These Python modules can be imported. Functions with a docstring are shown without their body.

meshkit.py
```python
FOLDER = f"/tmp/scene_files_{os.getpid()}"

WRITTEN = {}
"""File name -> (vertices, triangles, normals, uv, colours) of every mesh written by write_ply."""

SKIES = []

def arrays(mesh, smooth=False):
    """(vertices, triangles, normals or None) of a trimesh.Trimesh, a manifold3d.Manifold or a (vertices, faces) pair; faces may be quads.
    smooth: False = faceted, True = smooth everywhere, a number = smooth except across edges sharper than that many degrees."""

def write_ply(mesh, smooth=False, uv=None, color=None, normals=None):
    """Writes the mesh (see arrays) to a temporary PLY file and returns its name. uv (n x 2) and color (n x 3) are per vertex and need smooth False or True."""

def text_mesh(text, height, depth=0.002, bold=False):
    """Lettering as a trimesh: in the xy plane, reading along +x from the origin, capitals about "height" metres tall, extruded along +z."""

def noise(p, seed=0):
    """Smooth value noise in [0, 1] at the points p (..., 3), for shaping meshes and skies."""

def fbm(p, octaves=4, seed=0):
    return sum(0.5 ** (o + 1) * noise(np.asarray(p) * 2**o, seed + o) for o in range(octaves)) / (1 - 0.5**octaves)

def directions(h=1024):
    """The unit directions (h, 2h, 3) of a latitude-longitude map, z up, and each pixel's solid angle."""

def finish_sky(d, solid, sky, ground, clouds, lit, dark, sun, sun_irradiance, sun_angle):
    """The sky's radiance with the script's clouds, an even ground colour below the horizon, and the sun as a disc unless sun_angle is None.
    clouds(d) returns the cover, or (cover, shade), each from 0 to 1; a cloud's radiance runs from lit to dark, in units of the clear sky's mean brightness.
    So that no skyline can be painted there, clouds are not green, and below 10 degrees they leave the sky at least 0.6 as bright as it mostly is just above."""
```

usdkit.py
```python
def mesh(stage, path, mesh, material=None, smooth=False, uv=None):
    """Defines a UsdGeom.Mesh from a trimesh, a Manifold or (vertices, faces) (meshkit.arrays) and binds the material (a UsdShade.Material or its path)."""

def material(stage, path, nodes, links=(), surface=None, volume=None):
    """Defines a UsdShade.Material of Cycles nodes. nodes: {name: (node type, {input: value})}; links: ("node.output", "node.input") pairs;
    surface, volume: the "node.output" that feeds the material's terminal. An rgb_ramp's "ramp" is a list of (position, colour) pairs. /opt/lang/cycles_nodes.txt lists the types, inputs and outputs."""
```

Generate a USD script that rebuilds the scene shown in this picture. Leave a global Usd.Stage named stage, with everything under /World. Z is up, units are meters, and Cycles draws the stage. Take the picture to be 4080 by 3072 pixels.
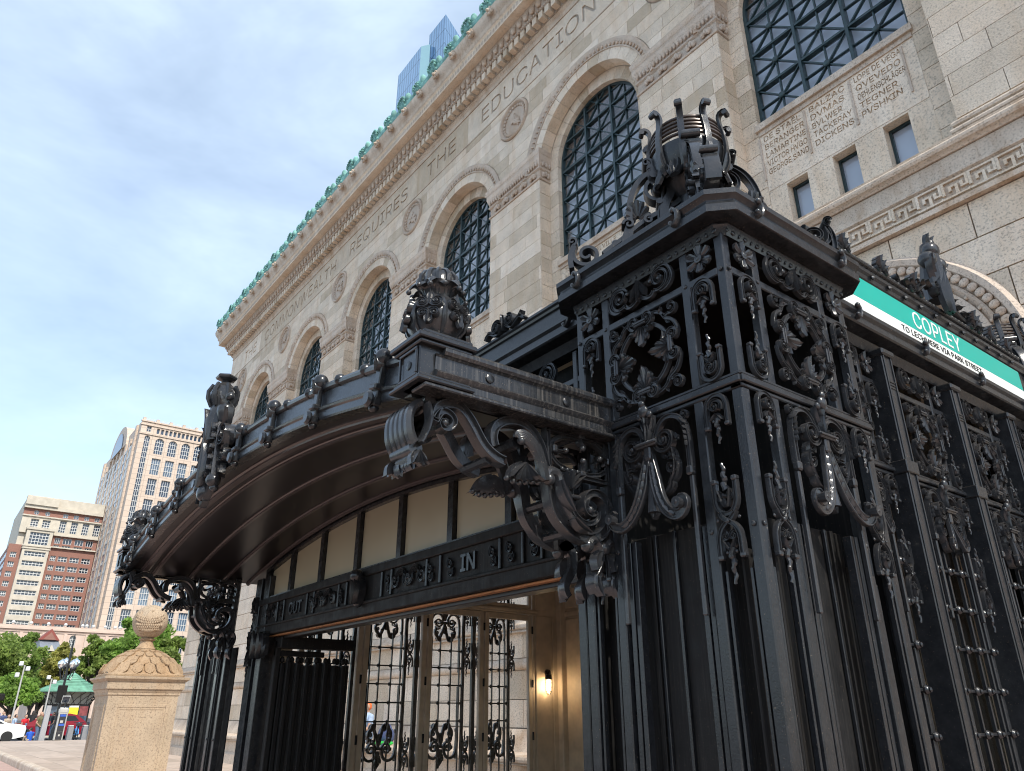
import math, numpy as np, trimesh, shapely, shapely.affinity as aff, usdkit, meshkit, manifold3d as mf
from shapely.geometry import Polygon, LineString, Point, box as sbox, MultiPolygon
from shapely.ops import unary_union
from pxr import Usd, UsdGeom, UsdLux, UsdShade, Gf, Sdf, Vt

stage = Usd.Stage.CreateInMemory()
UsdGeom.SetStageUpAxis(stage, UsdGeom.Tokens.z); UsdGeom.SetStageMetersPerUnit(stage, 1.0)
UsdGeom.Xform.Define(stage, '/World'); UsdGeom.Scope.Define(stage, '/World/Looks')
PI = math.pi
E = 1.65            # eye height above the terrace
D = 10.6            # metres to the library front
K = 2.8             # metres to the station front
# ---- camera
YAW, PITCH = math.radians(-52.89), math.radians(23.62)
fw = np.array([math.sin(YAW)*math.cos(PITCH), math.cos(YAW)*math.cos(PITCH), math.sin(PITCH)])
rt = np.array([math.cos(YAW), -math.sin(YAW), 0.]); up = np.cross(rt, fw)
cam = UsdGeom.Camera.Define(stage, '/World/camera')
cam.AddTransformOp().Set(Gf.Matrix4d(*rt, 0, *up, 0, *(-fw), 0, 0, 0, E, 1))
cam.CreateHorizontalApertureAttr(36.0); cam.CreateVerticalApertureAttr(36.0*771/1024)
cam.CreateFocalLengthAttr(36.0*2970/4080); cam.CreateClippingRangeAttr(Gf.Vec2f(0.05, 5000))
cam.CreateExposureAttr(0.6)
# ---- sky and sun
SAZ, SEL = math.radians(2.5), math.radians(46)
S = np.array([math.cos(SAZ)*math.cos(SEL), -math.sin(SAZ)*math.cos(SEL), math.sin(SEL)])
sky = usdkit.material(stage, '/World/Looks/sky_air', {
    'sky': ('sky_texture', {'sky_type': 'single_scattering', 'sun_disc': False, 'sun_elevation': SEL, 'sun_rotation': math.atan2(S[0], S[1]), 'aerosol_density': 1.0, 'air_density': 1.0}),
    'tc': ('texture_coordinate', {}),
    'mp': ('mapping', {'scale': (1.5, 2.0, 5.0), 'rotation': (0.5, 0.3, 0.4)}),
    'n1': ('noise_texture', {'scale': 1.3, 'detail': 9, 'roughness': 0.55, 'distortion': 0.15}),
    'mp2': ('mapping', {'scale': (1.0, 1.0, 2.2)}),
    'n2': ('noise_texture', {'scale': 1.1, 'detail': 6, 'roughness': 0.6}),
    'r': ('rgb_ramp', {'ramp': [(0.3, (0.18,)*3), (0.54, (0.34,)*3), (0.78, (0.56,)*3)]}),
    'r2': ('rgb_ramp', {'ramp': [(0.3, (0.8,)*3), (0.62, (1,)*3)]}),
    'ml': ('math', {'math_type': 'multiply'}), 'b1': ('rgb_to_bw', {}), 'b2': ('rgb_to_bw', {}),
    'mix': ('mix', {'color2': (7.2, 8.5, 9.6)}),
    'bg': ('background_shader', {'strength': 0.145})},
    [('tc.generated', 'mp.vector'), ('mp.vector', 'n1.vector'), ('n1.fac', 'r.fac'), ('tc.generated', 'mp2.vector'), ('mp2.vector', 'n2.vector'), ('n2.fac', 'r2.fac'),
     ('r.color', 'b1.color'), ('r2.color', 'b2.color'), ('b1.val', 'ml.value1'), ('b2.val', 'ml.value2'), ('ml.value', 'mix.fac'), ('sky.color', 'mix.color1'), ('mix.color', 'bg.color')], surface='bg.background')
dome = UsdLux.DomeLight.Define(stage, '/World/sky')
UsdShade.MaterialBindingAPI.Apply(dome.GetPrim()).Bind(sky)
dome.GetPrim().SetCustomDataByKey('kind', 'structure')
sun = UsdLux.DistantLight.Define(stage, '/World/sun')
sun.CreateIntensityAttr(0.8); sun.CreateAngleAttr(0.5); sun.CreateNormalizeAttr(True); sun.CreateColorAttr(Gf.Vec3f(1, .95, .86))
zax = S; xax = np.cross([0, 0, 1], zax); xax /= np.linalg.norm(xax); yax = np.cross(zax, xax)
sun.AddTransformOp().Set(Gf.Matrix4d(*xax, 0, *yax, 0, *zax, 0, 0, 0, 0, 1))

# ---- helpers
used = {}
def numbered(parent, name):
    k = used.get((parent, name), 0); used[(parent, name)] = k+1
    return parent + '/' + (name if k == 0 else f'{name}_{k:03d}')
def tagp(p, label=None, cat=None, group=None, kind=None):
    for k, v in (('label', label), ('category', cat), ('group', group), ('kind', kind)):
        if v: p.SetCustomDataByKey(k, v)
    return p
def thing(name, label, cat, loc=(0, 0, 0), rz=0, group=None):
    x = UsdGeom.Xform.Define(stage, numbered('/World', name))
    x.AddTranslateOp().Set(Gf.Vec3d(*map(float, loc)))
    if rz: x.AddRotateZOp().Set(float(rz))
    tagp(x.GetPrim(), label, cat, group)
    return x.GetPrim().GetPath().pathString
def copy_thing(src, loc, label=None, rz=0, scale=None, group=None):
    sp = stage.GetPrimAtPath(src); base = src.split('/')[-1]
    x = UsdGeom.Xform.Define(stage, numbered('/World', base))
    p = x.GetPrim(); p.GetReferences().AddInternalReference(src); p.SetInstanceable(True)
    x.ClearXformOpOrder()
    x.AddTranslateOp(UsdGeom.XformOp.PrecisionDouble, 'c').Set(Gf.Vec3d(*map(float, loc)))
    x.AddRotateZOp(UsdGeom.XformOp.PrecisionFloat, 'c').Set(float(rz))
    if scale: x.AddScaleOp(UsdGeom.XformOp.PrecisionFloat, 'c').Set(Gf.Vec3f(*scale))
    tagp(p, label, sp.GetCustomDataByKey('category'), group or sp.GetCustomDataByKey('group'))
    return p
def vfn(m, smooth=35):
    if isinstance(m, tuple) and len(m) == 3: return m
    if isinstance(m, tuple):
        v, f = m; f = np.asarray(f)
        if f.shape[1] == 4: f = np.vstack([f[:, :3], f[:, [0, 2, 3]]])
        m = trimesh.Trimesh(np.asarray(v, float), f, process=False)
    return meshkit.arrays(m, smooth)
def cat(ms, smooth=35):
    """joins meshes; each may be Trimesh, (v,f) or (v,f,n)"""
    V, F, N, o = [], [], [], 0; has = True
    A = [vfn(m, smooth) for m in ms if m is not None]
    for v, f, n in A:
        V.append(v); F.append(np.asarray(f)+o); o += len(v); N.append(n)
    if any(n is None for n in N):
        N2 = None
    else: N2 = np.vstack(N)
    return (np.vstack(V), np.vstack(F), N2)
def put(parent, name, m, mat, M=None, smooth=35, label=None, kind=None):
    v, f, n = vfn(m, smooth)
    if M is not None:
        R3 = M[:3, :3]; v = v @ R3.T + M[:3, 3]
        if n is not None:
            n = n @ np.linalg.inv(R3); n = n/np.maximum(np.linalg.norm(n, axis=1, keepdims=True), 1e-12)
        if np.linalg.det(R3) < 0: f = np.asarray(f)[:, ::-1]
    path = numbered(parent, name)
    me = UsdGeom.Mesh.Define(stage, path)
    me.CreatePointsAttr(Vt.Vec3fArray.FromNumpy(np.ascontiguousarray(v, np.float32)))
    me.CreateFaceVertexCountsAttr(Vt.IntArray.FromNumpy(np.full(len(f), 3, np.int32)))
    me.CreateFaceVertexIndicesAttr(Vt.IntArray.FromNumpy(np.ascontiguousarray(f, np.int32).ravel()))
    me.CreateSubdivisionSchemeAttr('none')
    if n is not None:
        me.CreateNormalsAttr(Vt.Vec3fArray.FromNumpy(np.ascontiguousarray(n, np.float32))); me.SetNormalsInterpolation('vertex')
    UsdShade.MaterialBindingAPI.Apply(me.GetPrim()).Bind(mat)
    tagp(me.GetPrim(), label, None, None, kind)
    return path
BF = np.array([[0,2,1],[0,3,2],[4,5,6],[4,6,7],[0,1,5],[0,5,4],[1,2,6],[1,6,5],[2,3,7],[2,7,6],[3,0,4],[3,4,7]])
def box(x0, x1, y0, y1, z0, z1):
    x0, x1 = min(x0, x1), max(x0, x1); y0, y1 = min(y0, y1), max(y0, y1); z0, z1 = min(z0, z1), max(z0, z1)
    v = np.array([[x0,y0,z0],[x1,y0,z0],[x1,y1,z0],[x0,y1,z0],[x0,y0,z1],[x1,y0,z1],[x1,y1,z1],[x0,y1,z1]], float)
    return (v, BF.copy(), None)
def cbox(x0, x1, y0, y1, z0, z1, c=.004):
    """box with chamfered edges"""
    c = min(c, .3*min(abs(x1-x0), abs(y1-y0), abs(z1-z0)))
    h = mf.Manifold.hull_points(np.array([[sx*(a-(c if i != 0 else 0)), sy*(b-(c if i != 1 else 0)), sz*(d-(c if i != 2 else 0))] for a, b, d in [(abs(x1-x0)/2, abs(y1-y0)/2, abs(z1-z0)/2)] for sx in (-1, 1) for sy in (-1, 1) for sz in (-1, 1) for i in range(3)]))
    v, f, n = meshkit.arrays(h, False)
    return (v + [(x0+x1)/2, (y0+y1)/2, (z0+z1)/2], f, None)
def polys(g):
    if g.is_empty: return []
    return [p for p in getattr(g, 'geoms', [g]) if p.geom_type == 'Polygon' and p.area > 1e-9]
def extr(g, h):
    """extrudes a shapely region (x,y) along +z by h"""
    ms = [trimesh.creation.extrude_polygon(p, h, engine='earcut') for p in polys(g)]
    return trimesh.util.concatenate(ms) if ms else None
def mat4(x, y, z, t=(0, 0, 0)):
    M = np.eye(4); M[:3, 0] = x; M[:3, 1] = y; M[:3, 2] = z; M[:3, 3] = t; return M
def tf(m, M):
    v, f, n = m if isinstance(m, tuple) else (np.array(m.vertices), np.array(m.faces), None)
    v = v @ M[:3, :3].T + M[:3, 3]
    if n is not None:
        n = n @ np.linalg.inv(M[:3, :3]); n = n/np.maximum(np.linalg.norm(n, axis=1, keepdims=True), 1e-12)
    if np.linalg.det(M[:3, :3]) < 0: f = np.asarray(f)[:, ::-1]
    return (v, f, n)
def north(x0, y, z0, s=1):   # local u,v,n -> world for a face looking to -Y
    return mat4((s, 0, 0), (0, 0, s), (0, -s, 0), (x0, y, z0))
def west(x, y0, z0, s=1):    # for a face looking to +X
    return mat4((0, s, 0), (0, 0, s), (s, 0, 0), (x, y0, z0))
def tube(pts, r, n=8, cap=True):
    """round tube along pts, r scalar or per point"""
    P = np.asarray(pts, float); r = np.broadcast_to(r, len(P))
    T = np.gradient(P, axis=0); T /= np.maximum(np.linalg.norm(T, axis=1, keepdims=True), 1e-9)
    ref = np.array([0, 0, 1.]) if abs(T[0][2]) < .9 else np.array([1., 0, 0])
    V = []
    for k in range(len(P)):
        a = ref - T[k]*(ref @ T[k]); a /= np.linalg.norm(a); b = np.cross(T[k], a); ref = a
        th = np.arange(n)/n*2*PI
        V.append(P[k] + r[k]*(np.cos(th)[:, None]*a + np.sin(th)[:, None]*b))
    return loft(V, cap)
def loft(V, cap=True, closed=False):
    m, n = len(V), len(V[0]); F = []
    i = np.arange(n); j = (i+1) % n
    for k in range(m if closed else m-1):
        a, b = k*n, ((k+1) % m)*n
        F += [np.stack([a+i, a+j, b+j], 1), np.stack([a+i, b+j, b+i], 1)]
    V = np.vstack(V)
    if cap and not closed:
        V = np.vstack([V, V[:n].mean(0), V[(m-1)*n:m*n].mean(0)])
        F += [np.stack([j, i, np.full(n, m*n)], 1), np.stack([(m-1)*n+i, (m-1)*n+j, np.full(n, m*n+1)], 1)]
    return (V, np.vstack(F))
def lathe(prof, n=24, c=(0, 0, 0)):
    th = np.arange(n)/n*2*PI
    return loft([np.stack([c[0]+max(r, 1e-4)*np.cos(th), c[1]+max(r, 1e-4)*np.sin(th), np.full(n, c[2]+z)], 1) for r, z in prof])
def ball(c, r, s=2, sq=(1, 1, 1)):
    m = trimesh.creation.icosphere(s, 1.0)
    return (m.vertices*np.array(sq)*r + np.asarray(c), np.array(m.faces))
def profrun(prof, path, closed=False):
    """prof: [(offset, z)], path: [(x,y,nx,ny)] with mitred outward normals"""
    V = []
    for x, y, nx, ny in path:
        V.append(np.array([[x+nx*o, y+ny*o, z] for o, z in prof]))
    v, f = loft(V, True, closed)
    return (v, f)
def fixn(m):
    t = m if isinstance(m, trimesh.Trimesh) else trimesh.Trimesh(*m[:2], process=False); t.fix_normals(); return t

# ---- materials
def pb(name, col, rough=.6, spec=.5, metal=0., var=.15, scale=20., bump=.0, bscale=60., rnd=.0, extra=None):
    """principled with noise variation of value, per-object random value and optional bump"""
    c = np.array(col, float)
    nodes = {'tc': ('geometry', {}), 'n': ('noise_texture', {'scale': scale, 'detail': 5, 'roughness': .6}),
             'r': ('rgb_ramp', {'ramp': [(.3, tuple(c*(1-var))), (.7, tuple(np.minimum(c*(1+var), 1)))]}),
             'p': ('principled_bsdf', {'roughness': rough, 'specular_ior_level': spec, 'metallic': metal})}
    links = [('tc.position', 'n.vector'), ('n.fac', 'r.fac')]
    out = 'r.color'
    if rnd:
        nodes.update({'oi': ('object_info', {}), 'rr': ('rgb_ramp', {'ramp': [(0, (1-rnd, 1-rnd*1.05, 1-rnd*1.15)), (.5, (1, 1, 1)), (1, (1+rnd*.6, 1+rnd*.62, 1+rnd*.7))]}), 'm': ('mix', {'mix_type': 'multiply', 'fac': 1.0})})
        links += [('oi.random', 'rr.fac'), (out, 'm.color1'), ('rr.color', 'm.color2')]; out = 'm.color'
    if bump:
        nodes.update({'bn': ('noise_texture', {'scale': bscale, 'detail': 6, 'roughness': .65}), 'b': ('bump', {'strength': bump, 'distance': .02})})
        links += [('tc.position', 'bn.vector'), ('bn.fac', 'b.height'), ('b.normal', 'p.normal')]
    links.append((out, 'p.base_color'))
    return usdkit.material(stage, '/World/Looks/'+name, nodes, links, surface='p.BSDF')
def stone_mat(name, col, fleck=.5, rnd=.12, stain=.35, bump=.35, tint=(.78, .62, .45), bscale=90.):
    """granite: flecks, soft blotches, brown weathering that follows noise"""
    c = np.array(col)
    return usdkit.material(stage, '/World/Looks/'+name, {
        'g': ('geometry', {}),
        'n1': ('noise_texture', {'scale': 2.2, 'detail': 6, 'roughness': .6}),
        'mp': ('mapping', {'scale': (1.6, 1.6, .35)}), 'n2': ('noise_texture', {'scale': 1.6, 'detail': 7, 'roughness': .65}),
        'v': ('voronoi_texture', {'scale': 55., 'randomness': 1.}), 'vn': ('noise_texture', {'scale': 34., 'detail': 4}),
        'r1': ('rgb_ramp', {'ramp': [(.3, tuple(c*.86)), (.55, tuple(c)), (.75, tuple(c*1.1))]}),
        'rs': ('rgb_ramp', {'ramp': [(.46, (0,)*3), (.72, (stain,)*3)]}),
        'rv': ('rgb_ramp', {'ramp': [(.1, (1-fleck,)*3), (.3, (1,)*3)]}),
        'rw': ('rgb_ramp', {'ramp': [(.32, (1-fleck*.8, 1-fleck*.8, 1-fleck*.78)), (.46, (1,)*3), (.62, (1.06,)*3)]}),
        'oi': ('object_info', {}), 'ro': ('rgb_ramp', {'ramp': [(0, (1-rnd, 1-rnd*1.15, 1-rnd*1.4)), (.4, (1, 1, 1)), (.7, (1.02, .985, .95)), (1, (1+rnd*.5, 1+rnd*.52, 1+rnd*.6))]}),
        'ms': ('mix', {'color2': tuple(c*np.array(tint))}),
        'm1': ('mix', {'mix_type': 'multiply', 'fac': 1.}), 'm2': ('mix', {'mix_type': 'multiply', 'fac': .7}), 'm3': ('mix', {'mix_type': 'multiply', 'fac': 1.}),
        'b': ('bump', {'strength': bump, 'distance': .012}), 'bn': ('noise_texture', {'scale': bscale, 'detail': 5, 'roughness': .7}),
        'p': ('principled_bsdf', {'roughness': .8, 'specular_ior_level': .3})},
        [('g.position', 'n1.vector'), ('g.position', 'mp.vector'), ('mp.vector', 'n2.vector'), ('g.position', 'v.vector'), ('g.position', 'vn.vector'), ('g.position', 'bn.vector'),
         ('n1.fac', 'r1.fac'), ('n2.fac', 'rs.fac'), ('v.distance', 'rv.fac'), ('vn.fac', 'rw.fac'), ('oi.random', 'ro.fac'),
         ('rs.color', 'ms.fac'), ('r1.color', 'ms.color1'), ('ms.color', 'm1.color1'), ('ro.color', 'm1.color2'), ('m1.color', 'm2.color1'), ('rv.color', 'm2.color2'), ('m2.color', 'm3.color1'), ('rw.color', 'm3.color2'),
         ('m3.color', 'p.base_color'), ('bn.fac', 'b.height'), ('b.normal', 'p.normal')], surface='p.BSDF')
def iron_mat(name, col=(.0095, .0102, .0115), rough=.21, dust=.25, streak=0., spec=.5):
    """black oil paint on cast iron: orange-peel bump, chips, dust lying on what faces up, optional lime streaks"""
    nodes = {'g': ('geometry', {}), 'n': ('noise_texture', {'scale': 130., 'detail': 3}), 'n2': ('noise_texture', {'scale': 9., 'detail': 6, 'roughness': .7}), 'n3': ('noise_texture', {'scale': 170., 'detail': 2}),
             'sx': ('separate_xyz', {}), 'up': ('math', {'math_type': 'multiply'}), 'ru': ('rgb_ramp', {'ramp': [(.35, (0,)*3), (.95, (dust,)*3)]}), 'rn': ('rgb_ramp', {'ramp': [(.4, (.05,)*3), (.65, (1,)*3)]}), 'bu': ('rgb_to_bw', {}), 'bn': ('rgb_to_bw', {}),
             'c0': ('rgb_ramp', {'ramp': [(.3, tuple(np.array(col)*.8)), (.7, tuple(np.array(col)*1.5))]}),
             'mx': ('mix', {'color2': (.16, .12, .085)}), 'rc': ('rgb_ramp', {'ramp': [(.715, (0,)*3), (.74, (.8,)*3)]}), 'mc': ('mix', {'color2': (.30, .22, .15)}),
             'rr': ('rgb_ramp', {'ramp': [(.3, (rough*.8,)*3), (.7, (min(rough*1.5, 1),)*3)]}), 'br': ('rgb_to_bw', {}),
             'b': ('bump', {'strength': .22, 'distance': .004}), 'p': ('principled_bsdf', {'specular_ior_level': spec})}
    links = [('g.position', 'n.vector'), ('g.position', 'n2.vector'), ('g.position', 'n3.vector'), ('g.normal', 'sx.vector'), ('sx.z', 'ru.fac'), ('n2.fac', 'rn.fac'), ('ru.color', 'bu.color'), ('rn.color', 'bn.color'), ('bu.val', 'up.value1'), ('bn.val', 'up.value2'),
             ('n2.fac', 'c0.fac'), ('c0.color', 'mx.color1'), ('up.value', 'mx.fac'), ('n3.fac', 'rc.fac'), ('mx.color', 'mc.color1'), ('rc.color', 'mc.fac'),
             ('n2.fac', 'rr.fac'), ('rr.color', 'br.color'), ('br.val', 'p.roughness'), ('n.fac', 'b.height'), ('b.normal', 'p.normal')]
    out = 'mc.color'
    if streak:
        nodes.update({'mp': ('mapping', {'scale': (55., 55., 1.3)}), 'ns': ('noise_texture', {'scale': 1.0, 'detail': 6, 'roughness': .7}), 'rs': ('rgb_ramp', {'ramp': [(.5, (0,)*3), (.8, (streak,)*3)]}), 'mst': ('mix', {'color2': (.40, .37, .33)})})
        links += [('g.position', 'mp.vector'), ('mp.vector', 'ns.vector'), ('ns.fac', 'rs.fac'), (out, 'mst.color1'), ('rs.color', 'mst.fac')]; out = 'mst.color'
    links.append((out, 'p.base_color'))
    return usdkit.material(stage, '/World/Looks/'+name, nodes, links, surface='p.BSDF')
def pane_mat(name, tint=(1, 1, 1), rough=.02, f0=.045):
    return usdkit.material(stage, '/World/Looks/'+name, {'t': ('transparent_bsdf', {'color': tint}), 'g': ('glossy_bsdf', {'color': (1, 1, 1), 'roughness': rough}), 'l': ('layer_weight', {'blend': .5}), 'p': ('math', {'math_type': 'power', 'value2': 4.5}), 'a': ('math', {'math_type': 'multiply_add', 'value2': .8, 'value3': f0}), 'm': ('mix_closure', {})},
        [('l.facing', 'p.value1'), ('p.value', 'a.value1'), ('a.value', 'm.fac'), ('t.BSDF', 'm.closure1'), ('g.BSDF', 'm.closure2')], surface='m.closure')
IRON = iron_mat('black_iron'); IRONS = iron_mat('streaked_iron', col=(.014, .0145, .0155), streak=.28, dust=.15)
IRONP = iron_mat('dark_plate', col=(.0075, .0073, .0072), rough=.5, dust=.1, streak=.05, spec=.2)
IRONO = iron_mat('worn_ornament_paint', col=(.019, .0197, .0212), rough=.17, dust=.2)
RIBM = pb('rib_paint', (.055, .042, .042), rough=.35, var=.2)
SOFFIT = pb('brown_soffit', (.010, .008, .008), rough=.34, spec=.35, var=.3, scale=6)
GRAN = stone_mat('granite', (.72, .615, .495), rnd=.24, stain=.45); GRANB = stone_mat('weathered_granite', (.58, .49, .40), stain=.7, rnd=.06, tint=(.55, .40, .26))
GRANR = stone_mat('rough_granite', (.71, .61, .495), bump=1.2, bscale=38., fleck=.45)
CARVE = stone_mat('carved_granite', (.55, .46, .38), stain=.6, rnd=.05)
MORTAR = pb('mortar', (.42, .36, .30), .9, var=.2)
PIERG = stone_mat('pier_granite', (.42, .33, .235), fleck=.5, rnd=.03, stain=.35, bump=.5, tint=(.8, .55, .30)); PIERO = stone_mat('pier_dome_stone', (.38, .275, .175), fleck=.55, rnd=.03, stain=.6, bump=.5)
COPPER = pb('verdigris', (.17, .36, .32), .75, var=.5, scale=4, bump=.2)
WINF = pb('green_window_paint', (.013, .033, .038), .4, var=.3, scale=8)
GLASS = pane_mat('window_glass'); 
BLIND = pb('blue_blind', (.40, .46, .56), .35, var=.06, scale=1.0)
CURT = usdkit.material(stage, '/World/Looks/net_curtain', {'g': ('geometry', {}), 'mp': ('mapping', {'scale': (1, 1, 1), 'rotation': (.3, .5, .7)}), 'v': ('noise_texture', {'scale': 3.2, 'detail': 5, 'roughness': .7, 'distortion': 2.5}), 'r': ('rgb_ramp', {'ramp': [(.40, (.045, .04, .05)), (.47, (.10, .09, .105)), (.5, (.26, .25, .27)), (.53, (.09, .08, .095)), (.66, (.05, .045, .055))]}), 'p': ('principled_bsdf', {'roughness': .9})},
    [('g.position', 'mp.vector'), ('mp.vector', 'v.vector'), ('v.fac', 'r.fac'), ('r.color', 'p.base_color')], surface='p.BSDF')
WOOD = pb('tan_door_paint', (.55, .45, .33), .45, var=.18, scale=5, bump=.1)
WOODO = pb('worn_lintel_wood', (.33, .15, .06), .6, var=.4, scale=9)
CREAM = pb('cream_glass', (.34, .30, .21), .3, var=.05, scale=1.2)
FLOOR = pb('concrete_floor', (.26, .25, .23), .8, var=.2)
# ================= the library (units of D from the eye) =================
LIB = thing('library', 'pale granite library front with a row of tall arched windows', 'building')
def zz(v): return E + D*v
def fr(poly, y, dep, z0=0):   # polygon in (x,z) units of D -> mesh, front face at y (units of D), dep metres deep
    m = extr(aff.scale(poly, D, D, origin=(0, 0)), dep)
    if m is None: return None
    return tf(m, mat4((1, 0, 0), (0, 0, 1), (0, -1, 0), (0, y*D+dep, E)))
CXS = [-.45-.574*k for k in range(6)]
RO, RI, ZS = .178, .144, 1.305
XL, XR = -3.83, .34
def archp(cx, r, z0, z1=ZS, n=48):
    t = np.linspace(0, PI, n)
    return Polygon([(cx-r, z0), (cx+r, z0)] + [(cx+r*math.cos(a), z1+r*math.sin(a)) for a in t])
opens = unary_union([archp(c, RO, .745) for c in CXS])
front = sbox(XL, .772, XR, 1.75).difference(opens)
rng = np.random.default_rng(5)
put(LIB, 'wall', fr(sbox(XL+.002, -.17, XR, 1.86).difference(opens).difference(archp(-.4605, .2, -.17, .407)), 1.002, .33*D*.1), MORTAR)
put(LIB, 'side_wall', box(XL*D+.02, XL*D+.4, D+.35, D+22, -.2, zz(1.86)), GRAN)
put(LIB, 'roof', box(XL*D-.5, XR*D, D+.5, D+22, zz(1.93), zz(1.94)), COPPER)
def courses(region, zs, wmin, wmax, y, dep, name, mat, gap=.0009, seed=0, xa=XL, xb=XR, maxn=290, dens=None, kindrest=True):
    r = np.random.default_rng(seed); out = []
    for i in range(len(zs)-1):
        x = xb + r.uniform(0, wmax)
        while x > xa:
            w = r.uniform(wmin, wmax)
            c = sbox(x-w, zs[i], x, zs[i+1]).intersection(region); x -= w
            for p in polys(c):
                q = p.buffer(-gap/2, join_style=2)
                out += [g for g in polys(q) if g.area > 2e-5]
    out.sort(key=lambda g: -(g.area/(g.centroid.x**2+1)))
    rest = []
    for k, g in enumerate(out):
        m = fr(g, y, dep)
        if k < maxn: put(LIB, name, m, mat, smooth=False)
        else: rest.append(m)
    if rest: put(LIB, name+'_far', cat(rest, False), mat, kind='stuff')
CH = .0392
arch_ring = unary_union([archp(c, .2325, ZS) for c in CXS])
imp = unary_union([sbox(c-.574+RO-.001, 1.268, c-RO+.001, 1.362) for c in CXS] + [sbox(CXS[0]+RO, 1.268, XR, 1.362), sbox(XL, 1.268, CXS[-1]-RO, 1.362)])
med = unary_union([Point(c-.287, 1.55).buffer(.066, 32) for c in CXS])
zsA = [.772+CH*i for i in range(14)]; zsA[-1] = 1.268
zsA = [z for z in zsA if z < 1.262] + [1.268]
courses(front.intersection(sbox(XL, .772, -.6, 1.268)), zsA, .075, .16, 1-.0014, .06, 'pier_stone', GRAN, seed=1)
courses(front.intersection(sbox(-.3, .772, XR, 1.268)), zsA, .10, .13, 1-.0014, .06, 'rough_stone', GRANR, seed=2)
zsB = [1.362+CH*i for i in range(7)] + [1.623]
courses(front.intersection(sbox(XL, 1.362, XR, 1.623)).difference(arch_ring).difference(med), zsB, .06, .14, 1-.0014, .06, 'spandrel_stone', GRAN, seed=3)
# base of the wall, heavier courses with open joints
lowz = [-.02, .035, .077]
courses(sbox(XL-.02, .1, XR, .15), [.1, .15], .09, .14, 1-.006, .1, 'base_stone', GRAN, seed=5, gap=.0014, xa=XL-.05)
courses(sbox(XL-.02, -.03, XR, .077), [-.03, .022, .077], .07, .13, 1-.006, .1, 'plinth_stone', GRAN, seed=6, gap=.0014, xa=XL-.05)
low = sbox(XL-.004, .18, XR, .636).difference(archp(-.4605, .203, -.2, .407))
courses(low, [.18+.057*i for i in range(8)]+[.637], .10, .2, 1-.003, .08, 'rusticated_stone', GRAN, seed=4, gap=.0019, xa=XL-.05)
run = [(XR*D, D, 0, -1), (XL*D, D, -1, -1), (XL*D, D+21, -1, 0)]
def mould(name, prof, mat, path=run, smooth=30, label=None):
    put(LIB, name, fixn(profrun([(o*D, zz(z)) for o, z in prof], path)), mat, smooth=smooth, label=label)
def hround(o, z0, z1, n=7):  # torus between z0,z1 bulging from o
    r = (z1-z0)/2; return [(o+r*math.cos(a), (z0+z1)/2+r*math.sin(a)) for a in np.linspace(-PI/2, PI/2, n)]
mould('base_moulding', [(-.01, .146)]+[(.016, .15)]+hround(.012, .155, .168)+[(.009, .172), (.003, .18), (-.01, .182)], GRANB)
mould('torus_moulding', [(-.01, .074)]+hround(.004, .077, .1, 9)+[(-.01, .101)], GRANB)
mould('bench', [(-.01, -.156), (.10, -.156), (.10, -.128), (.095, -.123), (.088, -.121), (.088, -.09), (.10, -.0875)]+hround(.096, -.085, -.0725, 5)+[(.03, -.0715), (.022, -.052), (.012, -.032), (-.01, -.03)], GRANB)
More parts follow.
